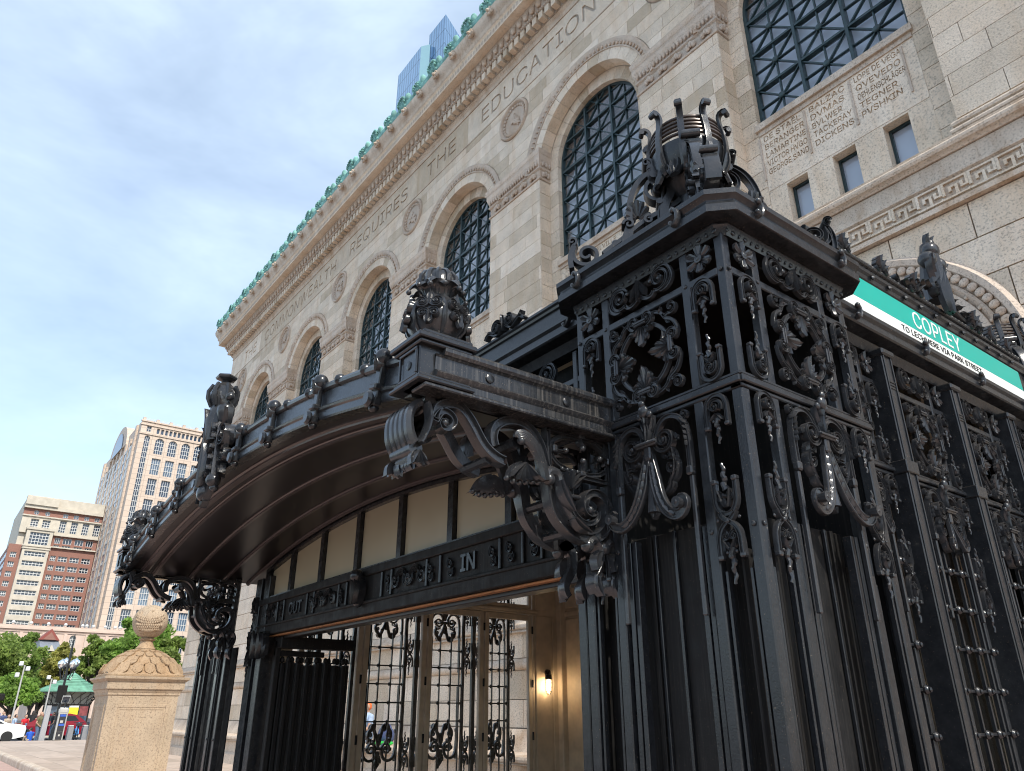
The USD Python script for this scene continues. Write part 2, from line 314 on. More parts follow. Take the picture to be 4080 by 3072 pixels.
mould('key_band', [(-.01, .636), (.012, .637), (.012, .645), (.006, .648), (.0002, .652), (.0002, .684), (.006, .687), (.006, .690), (.002, .692), (.002, .7), (-.01, .7)], GRANB)
mould('frieze_stone', [(-.01, .7), (.001, .7005), (.001, .722), (-.01, .722)], GRANB)
mould('string_course', [(-.01, .7225)]+[(.004, .723)]+hround(.008, .727, .741, 6)+[(.010, .745), (-.04, .748)], GRANB)
path_r = [(XR*D, D, 0, -1), ((CXS[0]+RO)*D, D, -1, -1), ((CXS[0]+RO)*D, D+.4, -1, 0)]
for c in [None]+CXS:
    if c is None: p = path_r
    else:
        a, b = (c-RO)*D, (c-.574+RO if c != CXS[-1] else XL)*D
        p = [(a, D+.36, 1, 0), (a, D, 1, -1), (b, D, -1, -1), (b, D+.36, -1, 0)]
    put(LIB, 'pier_base_moulding', fixn(profrun([(o*D, zz(z)) for o, z in [(-.004, .7455), (.009, .7455)]+hround(.006, .7465, .755, 5)+[(.0035, .757)]+hround(.003, .7585, .768, 5)+[(-.004, .771)]], p)), GRANB)
    put(LIB, 'impost', fixn(profrun([(o*D, zz(z)) for o, z in [(-.004, 1.268)]+hround(.001, 1.2685, 1.276, 5)+[(.0005, 1.279), (.0005, 1.30), (.005, 1.303), (.005, 1.308), (.003, 1.311), (.008, 1.328), (.0095, 1.332), (.0095, 1.345), (.011, 1.347), (.0125, 1.356), (.0125, 1.361), (-.004, 1.362)]], p)), CARVE)
    L0 = [(q[0], q[1]) for q in p]
    eggs = []
    for i in range(len(L0)-1):
        A, B = np.array(L0[i]), np.array(L0[i+1]); n_ = int(np.linalg.norm(B-A)/.105); d_ = (B-A)/max(np.linalg.norm(B-A), 1e-6); nn = np.array([-d_[1], d_[0]])
        nn = -nn if (nn @ np.array([0, -1]) < 0 and abs(d_[0]) > .5) else nn
        if abs(d_[1]) > .5: nn = np.array([1.0 if (c is not None and i == 0) else -1.0, 0])
        if c is None and abs(d_[1]) > .5: nn = np.array([-1., 0])
        for k in range(n_):
            q = A+(B-A)*((k+.5)/n_)+nn*.075
            eggs.append(ball((q[0], q[1], zz(1.318)), 1, 1, (.04, .04, .085)))
            if k % 4 == 2 and n_ > 6 or n_ < 5 and k == 1:
                q2 = q - nn*.03
                for dx in (-.08, 0, .08): eggs.append(ball((q2[0]+d_[0]*dx, q2[1]+d_[1]*dx, zz(1.29)-abs(dx)*.5), 1, 1, (.06, .05, .09)))
    put(LIB, 'egg_carving', cat(eggs, True), CARVE, kind='stuff')
# arches: archivolt, voussoirs, jamb stones
for ci, c in enumerate(CXS):
    th = np.linspace(0, PI, 41)
    def ringsweep(prof, z_lo=None):
        V = [np.array([[(c+r*math.cos(a))*D, (1-o)*D, zz(ZS+r*math.sin(a))] for r, o in prof]) for a in th]
        return fixn(loft(V))
    put(LIB, 'archivolt', ringsweep([(.207, -.002), (.207, .004), (.2095, .0045), (.2095, .002), (.2195, .0055), (.222, .0075), (.2285, .009), (.2318, .005), (.2318, -.002)]), CARVE)
    eg = []
    ne = 46 if ci < 3 else 34
    for k in range(ne):
        a = (k+.5)/ne*PI; r = .2145
        m = ball((0, 0, 0), 1, 1, (.05, .035, .028)); R_ = trimesh.transformations.rotation_matrix(-a, (0, 1, 0))
        eg.append(tf((m[0], m[1], None), R_ @ np.eye(4))); eg[-1] = (eg[-1][0]+[(c+r*math.cos(a))*D, (1-.0058)*D, zz(ZS+r*math.sin(a))], eg[-1][1])
    put(LIB, 'arch_carving', cat(eg, True), CARVE, kind='stuff')
    nv = 15
    for k in range(nv):
        a0, a1 = PI*k/nv+.003, PI*(k+1)/nv-.003; t = np.linspace(a0, a1, 4)
        ringp = lambda r0, r1: Polygon([(c+r0*math.cos(a), ZS+r0*math.sin(a)) for a in t]+[(c+r1*math.cos(a), ZS+r1*math.sin(a)) for a in t[::-1]])
        put(LIB, 'voussoir', fr(ringp(RO-.0012, .2068), 1-.0016, .35), GRAN, smooth=False)
        put(LIB, 'jamb_voussoir', fr(ringp(RI, RO-.0012), 1.033, .16), GRAN, smooth=False)
    for s in (-1, 1):
        zz0 = .745 if s > 0 else .745
        z = 1.268 if 0 else ZS; i = 0
        while z > .75:
            z1 = max(z-CH*(1.0), .745)
            x0, x1 = sorted((c+s*RI, c+s*(RO+.0005)))
            put(LIB, 'jamb_stone', fr(sbox(x0+.0003, z1+.0006, x1-.0003, z-.0006), 1.033, .16), GRAN, smooth=False)
            x0, x1 = sorted((c+s*(RO+.0001), c+s*(RO-.0012)))
            if z < 1.27 and s < 0: put(LIB, 'return_stone', box(x0*D, x1*D, D-.01, 1.033*D-.004, zz(z1+.0006), zz(z-.0006)), GRAN, smooth=False)
            z = z1
    # below the window: sill, name panel, attic windows
    put(LIB, 'sill', cat([box((c-RI-.004)*D, (c+RI+.004)*D, 1.026*D, 1.07*D, zz(.998), zz(1.012)), box((c-RI+.0)*D, (c+RI-.0)*D, 1.031*D, 1.07*D, zz(.988), zz(.998))], False), GRANB)
    wins = unary_union([sbox(c+dx-.0205, .777, c+dx+.0205, .858) for dx in (-.088, 0, .088)])
    put(LIB, 'attic_panel', fr(sbox(c-RI+.0002, .745, c+RI-.0002, .862).difference(wins), 1.034, .22), GRAN, smooth=False)
    for dx in (-.088, 0, .088):
        w = put(LIB, 'attic_window', cat([fr(sbox(c+dx-.0203, .777, c+dx+.0203, .858).difference(sbox(c+dx-.0165, .781, c+dx+.0165, .854)), 1.052, .06)], False), WINF)
        put(w, 'pane', fr(sbox(c+dx-.0165, .781, c+dx+.0165, .854), 1.054, .01), GLASS); put(w, 'blind', fr(sbox(c+dx-.02, .777, c+dx+.02, .858), 1.058, .02), BLIND)
    # tall window: frame, mullions, lattice, panes, blind
    wp = archp(c, RI+.002, 1.0125)
    W_ = put(LIB, 'window', fr(wp.difference(archp(c, RI-.006, 1.0185)), 1.046, .12), WINF, label='tall arched window with a green iron lattice')
    inner = archp(c, RI-.005, 1.0175)
    cw, chh = .0925, .089
    xs = [c-1.5*cw+cw*i for i in range(4)]; z0 = 1.0175; nz = 6
    for x in xs[1:3]:
        put(W_, 'mullion', fr(sbox(x-.0028, z0, x+.0028, 1.46).intersection(inner), 1.0435, .15), WINF, smooth=False)
    for j in range(1, 5):
        hgt = .0025 if j != 3 else .004
        put(W_, 'transom', fr(sbox(c-.15, z0+chh*j-hgt, c+.15, z0+chh*j+hgt).intersection(inner), 1.0445, .13), WINF, smooth=False)
    lines = []; ros = []
    for i in range(3):
        for j in range(5):
            x0, x1, a0, a1 = xs[i], xs[i+1], z0+chh*j, z0+chh*(j+1)
            if j == 4: a1 = a0+chh
            xm, zm = (x0+x1)/2, (a0+a1)/2
            lines += [LineString([(x0, a0), (x1, a1)]).buffer(.0012), LineString([(x0, a1), (x1, a0)]).buffer(.0012), LineString([(xm, a0), (xm, a1)]).buffer(.0011), LineString([(x0, zm), (x1, zm)]).buffer(.0011)]
            if inner.contains(Point(xm, zm)): ros.append(ball((xm*D, 1.0455*D, zz(zm)), .075, 1, (1, .5, 1)))
            cell = sbox(x0, a0, x1, a1).intersection(inner)
            for q in polys(cell.buffer(-.0004)):
                c3 = np.array([q.centroid.x*D, 1.0495*D, zz(q.centroid.y)]); Rt = trimesh.transformations.rotation_matrix(rng.normal(0, .014), (1, 0, 0)) @ trimesh.transformations.rotation_matrix(rng.normal(0, .014), (0, 0, 1)); Rt[:3, 3] = c3-Rt[:3, :3] @ c3
                put(W_, 'pane', tf(fr(q, 1.0495, .006), Rt), GLASS, smooth=False)
    put(W_, 'lattice', fr(unary_union(lines).intersection(inner), 1.047, .07), WINF, smooth=False)
    put(W_, 'rosette', cat(ros, True), WINF, kind='stuff')
    put(W_, 'blind', fr(sbox(c-.15, 1.01, c+.15, z0+chh*3), 1.062, .02), BLIND); put(W_, 'curtain', fr(sbox(c-.15, z0+chh*3, c+.15, 1.47), 1.062, .02), CURT)
# engraved words: cut into slabs
def text_cut(slab_xz, y, dep, words, depth=.02, bold=False):
    """slab (x0,z0,x1,z1) units of D; words: (text, xl, xr, zbase, height)"""
    x0, z0, x1, z1 = slab_xz
    m = mf.Manifold.cube([(x1-x0)*D, (z1-z0)*D, dep]).translate([x0*D, z0*D, 0])
    for t, xl, xr, zb, h in words:
        tm = meshkit.text_mesh(t, 1.0, .1, bold)
        b = tm.bounds; v = np.array(tm.vertices)
        v[:, 0] = (v[:, 0]-b[0][0])/(b[1][0]-b[0][0])*(xr-xl)*D + xl*D
        v[:, 1] = v[:, 1]*h*D + zb*D
        v[:, 2] = np.where(v[:, 2] > .05, dep+.05, dep-depth)
        tm2 = trimesh.Trimesh(v, tm.faces)
        for part in tm2.split(only_watertight=False):
            part.merge_vertices(); part.fix_normals(); mm = mf.Manifold(mf.Mesh(np.asarray(part.vertices, np.float32), np.asarray(part.faces, np.uint32)))
            if mm.is_empty(): print('bad glyph in', t)
            m = m - mm
    v, f, n = meshkit.arrays(m, False)
    return tf((v, f, None), mat4((1, 0, 0), (0, 0, 1), (0, -1, 0), (0, y*D+dep, E)))
ib = [('THE', -3.62, -3.45), ('COMMONWEALTH', -3.33, -2.52), ('REQUIRES', -2.39, -1.93), ('THE', -1.80, -1.622), ('EDUCATION', -1.475, -.962), ('OF', -.80, -.70), ('THE', -.55, -.37), ('PEOPLE', -.2, .2)]
xcuts = [XL, -3.39, -2.455, -1.865, -1.55, -.88, -.62, -.28, XR]
for i, (t, a, b) in enumerate(ib):
    put(LIB, 'inscription_block', text_cut((xcuts[i]+(.0006 if i else 0), 1.6265, xcuts[i+1], 1.7445), 1-.0016, .08, [(t, a, b, 1.6565, .0555)], .045), GRAN, smooth=False)
nm = {0: [(-.592, -.503, ['DE STAËL', 'BERANGER', 'LAMARTINE', 'VICTOR HVGO', 'GEORGE SAND']), (-.498, -.419, ['BALZAC', 'DVMAS', 'BVLWER', 'TACKERAY', 'DICKENS']), (-.413, -.325, ['LOPE DE VEGA', 'QVEVEDO', 'OEHLENSCHLÄGER', 'TEGNER', 'PVSHKIN'])],
      1: [(-1.158, -1.085, ['TEMPLE', 'HAWTHORNE']), (-1.06, -.975, ['MELVILLE']), (-.95, -.89, ['LANIER'])], 2: [(-1.72, -1.63, ['SHELLEY', 'KEATS']), (-1.62, -1.55, ['FRENEAV', 'PAVLDING'])]}
wr = {'DE STAËL': .95, 'BALZAC': .95, 'DVMAS': .9, 'QVEVEDO': .95, 'TEGNER': .8, 'PVSHKIN': .85}
for k, c in enumerate(CXS):
    words = []
    for xl, xr, ts in nm.get(k, []):
        for i, t in enumerate(ts):
            words.append((t, xl+.005, xl+.005+(xr-xl-.008)*wr.get(t, 1.0 if len(t) > 6 else .8), .9715-.0188*i, .0118))
    if not words: words = [(t, c-.11+.1*i, c-.05+.1*i, .955-.022*j, .011) for i in range(2) for j, t in enumerate([['SCOTT', 'BVRNS'], ['BYRON', 'MOORE']][i])]
    put(LIB, 'name_panel', text_cut((c-RI+.0003, .8625, c+RI-.0003, .988), 1.0335, .12, words, .035, True), GRAN, smooth=False)
    if k == 0:
        for x in (-.595, -.502, -.4165, -.3265): put(LIB, 'panel_bar', box(x*D-.02, x*D+.02, 1.0315*D, 1.034*D, zz(.888), zz(.983)), CARVE)
mould('text_moulding', [(-.004, 1.6228), (.003, 1.623), (.0035, 1.6258), (-.004, 1.6262)], GRANB)
mould('architrave', [(-.004, 1.745), (.004, 1.7455), (.0045, 1.7475), (.0025, 1.748), (.005, 1.7615), (.010, 1.766), (.010, 1.768), (.012, 1.770), (-.004, 1.7705)], GRANB)
mould('dentil_course', [(-.004, 1.771), (.013, 1.7715), (.013, 1.803), (-.004, 1.8032)], GRANB)
mould('bead_course', [(-.004, 1.8035), (.034, 1.804), (.035, 1.808), (.034, 1.8125), (.036, 1.815), (.046, 1.838), (.048, 1.840), (-.004, 1.8402)], CARVE)
mould('corona', [(-.004, 1.8405), (.060, 1.8408), (.062, 1.8415), (.073, 1.8435), (.073, 1.868), (.075, 1.8705), (.078, 1.873), (-.004, 1.8735)], GRAN)
mould('gutter', [(-.004, 1.8738), (.078, 1.874), (.081, 1.88), (.081, 1.884), (.083, 1.89)]+[(.083+.012*math.sin(t*PI/2), 1.89+.030*t) for t in (.2, .4, .6, .8, 1)]+[(.096, 1.922), (.096, 1.926), (-.004, 1.9265)], GRANB)
put(LIB, 'copper_gutter', fixn(profrun([(o*D, zz(z)) for o, z in [(.05, 1.9268), (.0945, 1.927), (.0945, 1.9335), (.05, 1.934)]], run)), COPPER)
x = XR-.01; nd = 0; rest = []
while x > XL-.02:
    m = box((x-.0172)*D, x*D, (1-.034)*D, (1-.0132)*D, zz(1.7755), zz(1.8015))
    put(LIB, 'dentil', m, GRAN, smooth=False); x -= .0277
for y in np.arange(1.0, 1.4, .0277): put(LIB, 'dentil', box((XL-.034)*D, (XL-.0132)*D, y*D, (y+.0172)*D, zz(1.7755), zz(1.8015)), GRAN, smooth=False)
eg = []
egg = ball((0, 0, 0), 1, 1, (.115, .075, .15)); dart = (np.array([[-.02, -.04, .12], [.02, -.04, .12], [0, -.09, .1], [0, -.02, -.14]]), np.array([[0, 2, 3], [2, 1, 3], [0, 1, 2], [1, 0, 3]]))
for x in np.arange(XL-.03, XR, .0292):
    eg.append((egg[0]+[x*D, (1-.0405)*D, zz(1.827)], egg[1])); eg.append((dart[0]+[(x+.0146)*D, (1-.040)*D, zz(1.827)], dart[1]))
put(LIB, 'egg_and_dart', cat(eg, True), CARVE, kind='stuff')
bd = []
for x in np.arange(XL-.03, XR, .0095): bd.append(ball((x*D, (1-.0353)*D, zz(1.808)), .042, 0))
put(LIB, 'bead_row', cat(bd, True), CARVE, kind='stuff')
nt = [box((x)*D, (x+.007)*D, (1-.0735)*D, (1-.074)*D, zz(1.852), zz(1.864)) for x in np.arange(XL-.06, XR, .0146)]
put(LIB, 'corona_marks', cat(nt, False), CARVE, kind='stuff')
h = mf.Manifold.hull_points
def lump(balls_, ref=.05):
    m = cat([ball(c_, 1, 2, s_) for c_, s_ in balls_], True); return m
lion = lump([((0, 0, 0), (.16, .14, .17)), ((0, -.13, -.04), (.08, .1, .07)), ((-.1, -.07, .09), (.055, .06, .06)), ((.1, -.07, .09), (.055, .06, .06)), ((0, -.02, .13), (.13, .1, .08)), ((-.13, -.03, -.07), (.07, .08, .12)), ((.13, -.03, -.07), (.07, .08, .12)), ((0, -.05, -.17), (.1, .07, .07))])
for x in np.arange(-1.809-.1013*20, XR, .1013):
    if x > XL-.09: put(LIB, 'lion_head', lion, GRANB, M=mat4((.75, 0, 0), (0, .75, 0), (0, 0, .75), (x*D, (1-.096)*D, zz(1.907))))
def shell(w, hgt, n=9):
    ms = []
    for k in range(n):
        a = PI*(-.10+1.2*k/(n-1)); tip = np.array([math.cos(a)*w, 0, hgt*.58+math.sin(a)*hgt*.42])
        pts = [np.array([0, -.05, .06])+(tip-[0, 0, .06])*t+np.array([0, -.12*t**2, 0]) for t in np.linspace(0, 1, 6)]
        ms.append(tube(pts, np.array([.03, .04, .052, .062, .068, .04])*w/.3, 6)); ms.append(ball(pts[-1]+[0, -.02, 0], .07*w/.3, 1))
    ms += [ball((0, -.1, .08), .11, 1), ball((-.18, -.08, .06), .09, 1), ball((.18, -.08, .06), .09, 1)]
    return cat(ms, True)
sh1, sh2 = shell(.22, .50), shell(.16, .36, 7)
link = cat([tube([(t*.9-.45, -.03, .10+.09*math.cos(t*2*PI)) for t in np.linspace(0, 1, 12)], [.11, .10, .09, .08, .07, .06, .06, .07, .08, .09, .1, .11], 6), ball((-.2, -.05, .2), .1, 1), ball((.2, -.05, .2), .1, 1), tube([(-.45, -.02, .05), (.45, -.02, .05)], .09, 6)], True)
for k, x in enumerate(np.arange(-1.832-.2035*10, XR, .2035/2)):
    if x > XL-.1:
        put(LIB, 'cresting_shell' if k % 2 == 0 else 'cresting_palmette', sh1 if k % 2 == 0 else sh2, COPPER, M=mat4((1, 0, 0), (0, 1, 0), (0, 0, 1), (x*D, (1-.085)*D, zz(1.932))))
        put(LIB, 'cresting_scroll', link, COPPER, M=mat4((1.2, 0, 0), (0, 1.2, 0), (0, 0, 2.1), ((x+.051)*D, (1-.085)*D, zz(1.93))))
for k in range(6): put(LIB, 'cresting_shell' if k % 2 else 'cresting_palmette', sh1 if k % 2 else sh2, COPPER, M=mat4((0, -1, 0), (1, 0, 0), (0, 0, 1), ((XL-.085)*D, (.95+.1*k)*D, zz(1.932))))
# medallions
for c in CXS:
    cx, cz = (c-.287)*D, zz(1.55); R_ = .0645*D
    prof = [(R_, -.03), (R_*1.0, .03), (R_*.96, .07), (R_*.9, .055), (R_*.86, .01), (R_*.84, -.04)]
    mm = lathe(prof+[(0.001, -.045)], 40)
    md = put(LIB, 'medallion', (np.stack([mm[0][:, 0]+cx, (1-.001)*D-mm[0][:, 2], mm[0][:, 1]+cz], 1), mm[1][:, ::-1]), CARVE)
    r = np.random.default_rng(int(-c*100)); rel = []
    for k in range(26):
        a = k/26*2*PI; rr = R_*.74
        rel.append(ball((cx+rr*math.cos(a), D+.0, cz+rr*math.sin(a)), 1, 1, (.05, .035, .05)))
    for k in range(9):
        a0 = r.uniform(0, 2*PI); p0 = np.array([math.cos(a0), math.sin(a0)])*R_*.25*r.uniform(.2, 1)
        pts = [(cx+p0[0]+R_*.3*t*math.cos(a0+2*t), D-.0, cz+p0[1]+R_*.32*t*math.sin(a0*1.7+2.5*t)) for t in np.linspace(-1, 1, 8)]
        rel.append(tube(pts, [.02, .035, .045, .05, .05, .045, .035, .02], 6))
    put(md, 'relief', cat(rel, True), CARVE)
# key pattern
u = .0358; b_ = []
kz0, kz1 = .6555, .6815; H_ = kz1-kz0
unit = unary_union([LineString([(0, 0), (.55, 0), (.55, .62), (.30, .62), (.30, .34)]).buffer(.055, cap_style=2, join_style=2), LineString([(.05, .22), (.05, 1.0), (.95, 1.0), (.95, .38), (.74, .38), (.74, .7)]).buffer(.055, cap_style=2, join_style=2), LineString([(.55, 0), (.95, 0), (1.0, .1)]).buffer(.04, cap_style=2, join_style=2)])
unit = aff.scale(unit, u, H_, origin=(0, 0))
for k in range(-14, 22):
    put(LIB, 'key_ornament', fr(aff.translate(unit, -.4225+u*k, kz0), 1-.0038, .06), GRAN, smooth=False)
# the lower doorway arch
c, zc = -.4605, .407
th = np.linspace(0, PI, 41)
def rs(prof): return fixn(loft([np.array([[(c+r*math.cos(a))*D, (1-o)*D, zz(zc+r*math.sin(a))] for r, o in prof]) for a in th]))
put(LIB, 'doorway_archivolt', rs([(.150, -.06), (.150, .0), (.165, .001), (.166, -.004), (.172, .004), (.176, .004), (.177, .001), (.188, .003), (.191, .009), (.199, .0115), (.2045, .006), (.2045, -.01)]), CARVE)
put(LIB, 'doorway_soffit', rs([(.135, -.12), (.135, -.055), (.150, -.055), (.150, -.12)]), GRAN)
eg = []
for k in range(44):
    a = (k+.5)/44*PI; R_ = trimesh.transformations.rotation_matrix(-a, (0, 1, 0)); m = tf((egg[0]*np.array([.62, .6, .45]), egg[1], None), R_)
    eg.append((m[0]+[(c+.1835*math.cos(a))*D, (1-.0065)*D, zz(zc+.1835*math.sin(a))], m[1]))
    if k % 2 == 0: m2 = ball(((c+.169*math.cos(a))*D, (1+.0005)*D, zz(zc+.169*math.sin(a))), .035, 1); eg.append(m2)
put(LIB, 'doorway_eggs', cat(eg, True), CARVE, kind='stuff')
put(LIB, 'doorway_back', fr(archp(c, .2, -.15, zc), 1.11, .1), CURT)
# ================= ornament kit: local frame u right, v up, n out; units of K =================
GPROF = [(-1, 0), (-1, .78), (-.86, 1), (-.68, 1), (-.52, .72), (.52, .72), (.68, 1), (.86, 1), (1, .78), (1, 0)]
FPROF = [(-1, 0), (-1, .8), (-.8, 1), (.8, 1), (1, .8), (1, 0)]
RPROF = [(-1, 0), (-.92, .45), (-.6, .85), (0, 1), (.6, .85), (.92, .45), (1, 0)]
def ribbon(pts, w, d, n0=0., prof=GPROF):
    """bar of half width w and depth d following a path in the panel plane"""
    P = np.asarray(pts, float)
    if P.shape[1] == 2: P = np.column_stack([P, np.zeros(len(P))])
    w = np.broadcast_to(w, len(P)); d = np.broadcast_to(d, len(P))
    T = np.gradient(P[:, :2], axis=0); T /= np.maximum(np.linalg.norm(T, axis=1, keepdims=True), 1e-9); N = np.column_stack([T[:, 1], -T[:, 0]])
    pr = np.array(prof)
    V = [np.column_stack([P[k, 0]+N[k, 0]*pr[:, 0]*w[k], P[k, 1]+N[k, 1]*pr[:, 0]*w[k], P[k, 2]+n0+pr[:, 1]*d[k]]) for k in range(len(P))]
    return fixn(loft(V))
def smoothpath(pts, n=40):
    from scipy.interpolate import CubicSpline
    P = np.asarray(pts, float); t = np.concatenate([[0], np.cumsum(np.linalg.norm(np.diff(P, axis=0), axis=1))])
    return CubicSpline(t, P)(np.linspace(0, t[-1], n))
def spiral(c, r0, r1, a0, turns, n=34, pw=1.):
    t = np.linspace(0, 1, n); r = r0+(r1-r0)*t**pw; a = a0+2*PI*turns*t
    return np.column_stack([c[0]+r*np.cos(a), c[1]+r*np.sin(a)])
def volute(c, r0, a0, turns, w=.0055, d=.014, r1=None, n0=0., eye=True, prof=GPROF):
    w *= .82
    r1 = r0*.17 if r1 is None else r1
    p = spiral(c, r0, r1, a0, turns)
    ms = [ribbon(p, np.linspace(w, w*.62, len(p)), np.linspace(d, d*1.25, len(p)), n0, prof)]
    if eye: ms.append(fixn(ball((c[0], c[1], n0+d*.9), r1*.6+w*.45, 1, (1, 1, .9))))
    return ms
def leaf(p0, p1, w, d=.012, n0=0., curl=.0, ridges=3, bend=0., rnd=False):
    """ribbed tapering leaf from p0 to p1"""
    p0, p1 = np.array(p0, float), np.array(p1, float); L = p1-p0; nn = np.array([L[1], -L[0]])/max(np.linalg.norm(L), 1e-9)
    t = np.linspace(0, 1, 9); wid = w*(np.sin(PI*np.clip(t*.9+.12, 0, 1))**.8) if not rnd else w*np.interp(t, [0, .15, .5, .8, .93, 1], [.38, .5, .78, 1, .8, .2])
    s = np.linspace(-1, 1, 2*ridges+3)
    V = []
    for k, tt in enumerate(t):
        c = p0+L*tt+nn*bend*math.sin(PI*tt)
        prof = np.column_stack([c[0]+nn[0]*s*wid[k], c[1]+nn[1]*s*wid[k], n0+d*(1-.55*s**2)+d*.28*np.cos(s*PI*(ridges+1))+curl*tt**2])
        back = np.array([[c[0]+nn[0]*wid[k], c[1]+nn[1]*wid[k], n0+curl*tt**2*.6], [c[0]-nn[0]*wid[k], c[1]-nn[1]*wid[k], n0+curl*tt**2*.6]])
        V.append(np.vstack([prof, back]))
    return fixn(loft(V))
def twist(p0, p1, r, n0=.008):
    p0, p1 = np.array(p0, float), np.array(p1, float); t = np.linspace(0, 1, 15)
    c = p0+(p1-p0)*t[:, None]; ph = t*5*PI
    return fixn(tube(np.column_stack([c[:, 0]+.0016*np.cos(ph), c[:, 1], n0+.0016*np.sin(ph)]), r*(1-.55*t)*(1+.22*np.cos(ph*2)), 7))
def bolt(u, v, n, r=.0045): return fixn(lathe([(r, 0), (r, .0012), (r*.7, .0026), (.0002, .003)], 10, (u, v, n)))
def mirror(ms): # about u=0
    out = []
    for m in ms:
        v, f = np.array(m.vertices), np.array(m.faces); v = v*[-1, 1, 1]; out.append(trimesh.Trimesh(v, f[:, ::-1], process=False))
    return out
def J(ms, s=32): return cat(ms, s)
def o_flower():
    ms = []
    for k in range(6):
        a = k*PI/3+PI/6; e = np.array([math.cos(a), math.sin(a)])
        ms.append(leaf(e*.004, e*.030, .0088, .007, 0, .005, 1, 0, True))
        a2 = a+PI/6; e2 = np.array([math.cos(a2), math.sin(a2)]); ms.append(leaf(e2*.006, e2*.024, .003, .006, 0, 0, 0))
    ms += [fixn(ball((0, 0, .008), .0065, 2, (1, 1, .8))), fixn(lathe([(.0085, .006), (.0085, .01), (.006, .011)], 14))]
    return J(ms)
def o_scrollband(w=.088):   # two volutes joined by a leaf, about 0.2 x 0.06
    R_ = volute((w*.62, .004), .026, -2.2, 1.6, .0042, .013)
    R_ += [ribbon(smoothpath([(.0, -.012), (.012, -.022), (.03, -.026), (w*.62+.026*math.cos(-2.2), .004+.026*math.sin(-2.2))][::1], 12), .0042, .013)]
    R_ += [ribbon(smoothpath([(w*.62, -.022), (w*.85, -.02), (w*.98, -.004), (w*.95, .012), (w*.82, .028), (w*.6, .029), (w*.45, .022), (w*.36, .008)], 22), np.linspace(.004, .0025, 22), .011)]
    R_ += [leaf((.004, .016), (.02, -.02), .009, .012, .004, .006), leaf((.012, .01), (.034, .012), .006, .01, .002, .004, 2, .004), fixn(ball((w*.36, .008, .01), .0055, 1))]
    return J(R_ + mirror(R_) + [leaf((0, .022), (0, -.026), .008, .015, .004, .004)])
def shellclasp():   # clasp pointing along -v (inwards), at origin
    ms = []
    for k in range(-2, 3):
        a = -PI/2+k*.34; L = .05-abs(k)*.011; e = np.array([math.cos(a), math.sin(a)])
        ms.append(leaf(e*.006, e*L, .0085-.0008*abs(k), .010, .004, .010*(1 if k == 0 else .4), 1, 0, True))
    e = []
    side = volute((.018, .008), .0145, -PI/2, 1.35, .0042, .014, n0=.004) + [leaf((.006, -.002), (.032, -.014), .0075, .01, .002, .006, 1, .006, True)]
    return ms + e + side + mirror(side) + [fixn(trimesh.Trimesh(*cbox(-.016, .016, -.0035, .0075, .010, .021, .002)[:2], process=False))] + [fixn(trimesh.Trimesh(*cbox(-.017, .017, .0005, .0035, .018, .0235, .001)[:2], process=False))]
def rot2(ms, a, t=(0, 0)):
    M = trimesh.transformations.rotation_matrix(a, (0, 0, 1)); M[0, 3], M[1, 3] = t
    return [trimesh.Trimesh((np.array(m.vertices) @ M[:3, :3].T)+M[:3, 3], m.faces, process=False) for m in ms]
def o_ring(w=.092, hh=.094):
    th = np.linspace(0, 2*PI, 49); r = .066
    ms = [ribbon(np.column_stack([r*np.cos(th), r*1.02*np.sin(th)]), .0042, .012)]
    sc = shellclasp()
    for k, a in enumerate((0, PI/2, PI, 3*PI/2)): ms += rot2(sc, a, (-.070*math.sin(a), .071*math.cos(a)))
    cor = []
    p = smoothpath([(.020, .086), (.040, .082), (.054, .072), (.060, .062), (.072, .055), (.084, .040), (.088, .020)], 22)
    cor.append(ribbon(p, .0035, .011)); cor += volute((.078, .078), .0135, -2.4, 1.3, .0035, .012)
    cor += [ribbon(smoothpath([(.054, .072), (.064, .066), (.0684, .0687)], 8), .0035, .011), leaf((.060, .058), (.072, .046), .004, .008, .002, .003, 1)]
    cor += [leaf((.045, .078), (.052, .089), .0035, .008, .001, .002, 0)]
    ms += cor + mirror(cor); both = cor + mirror(cor)
    ms += [trimesh.Trimesh(np.array(m.vertices)*[1, -1, 1], np.array(m.faces)[:, ::-1], process=False) for m in both]
    return J(ms)
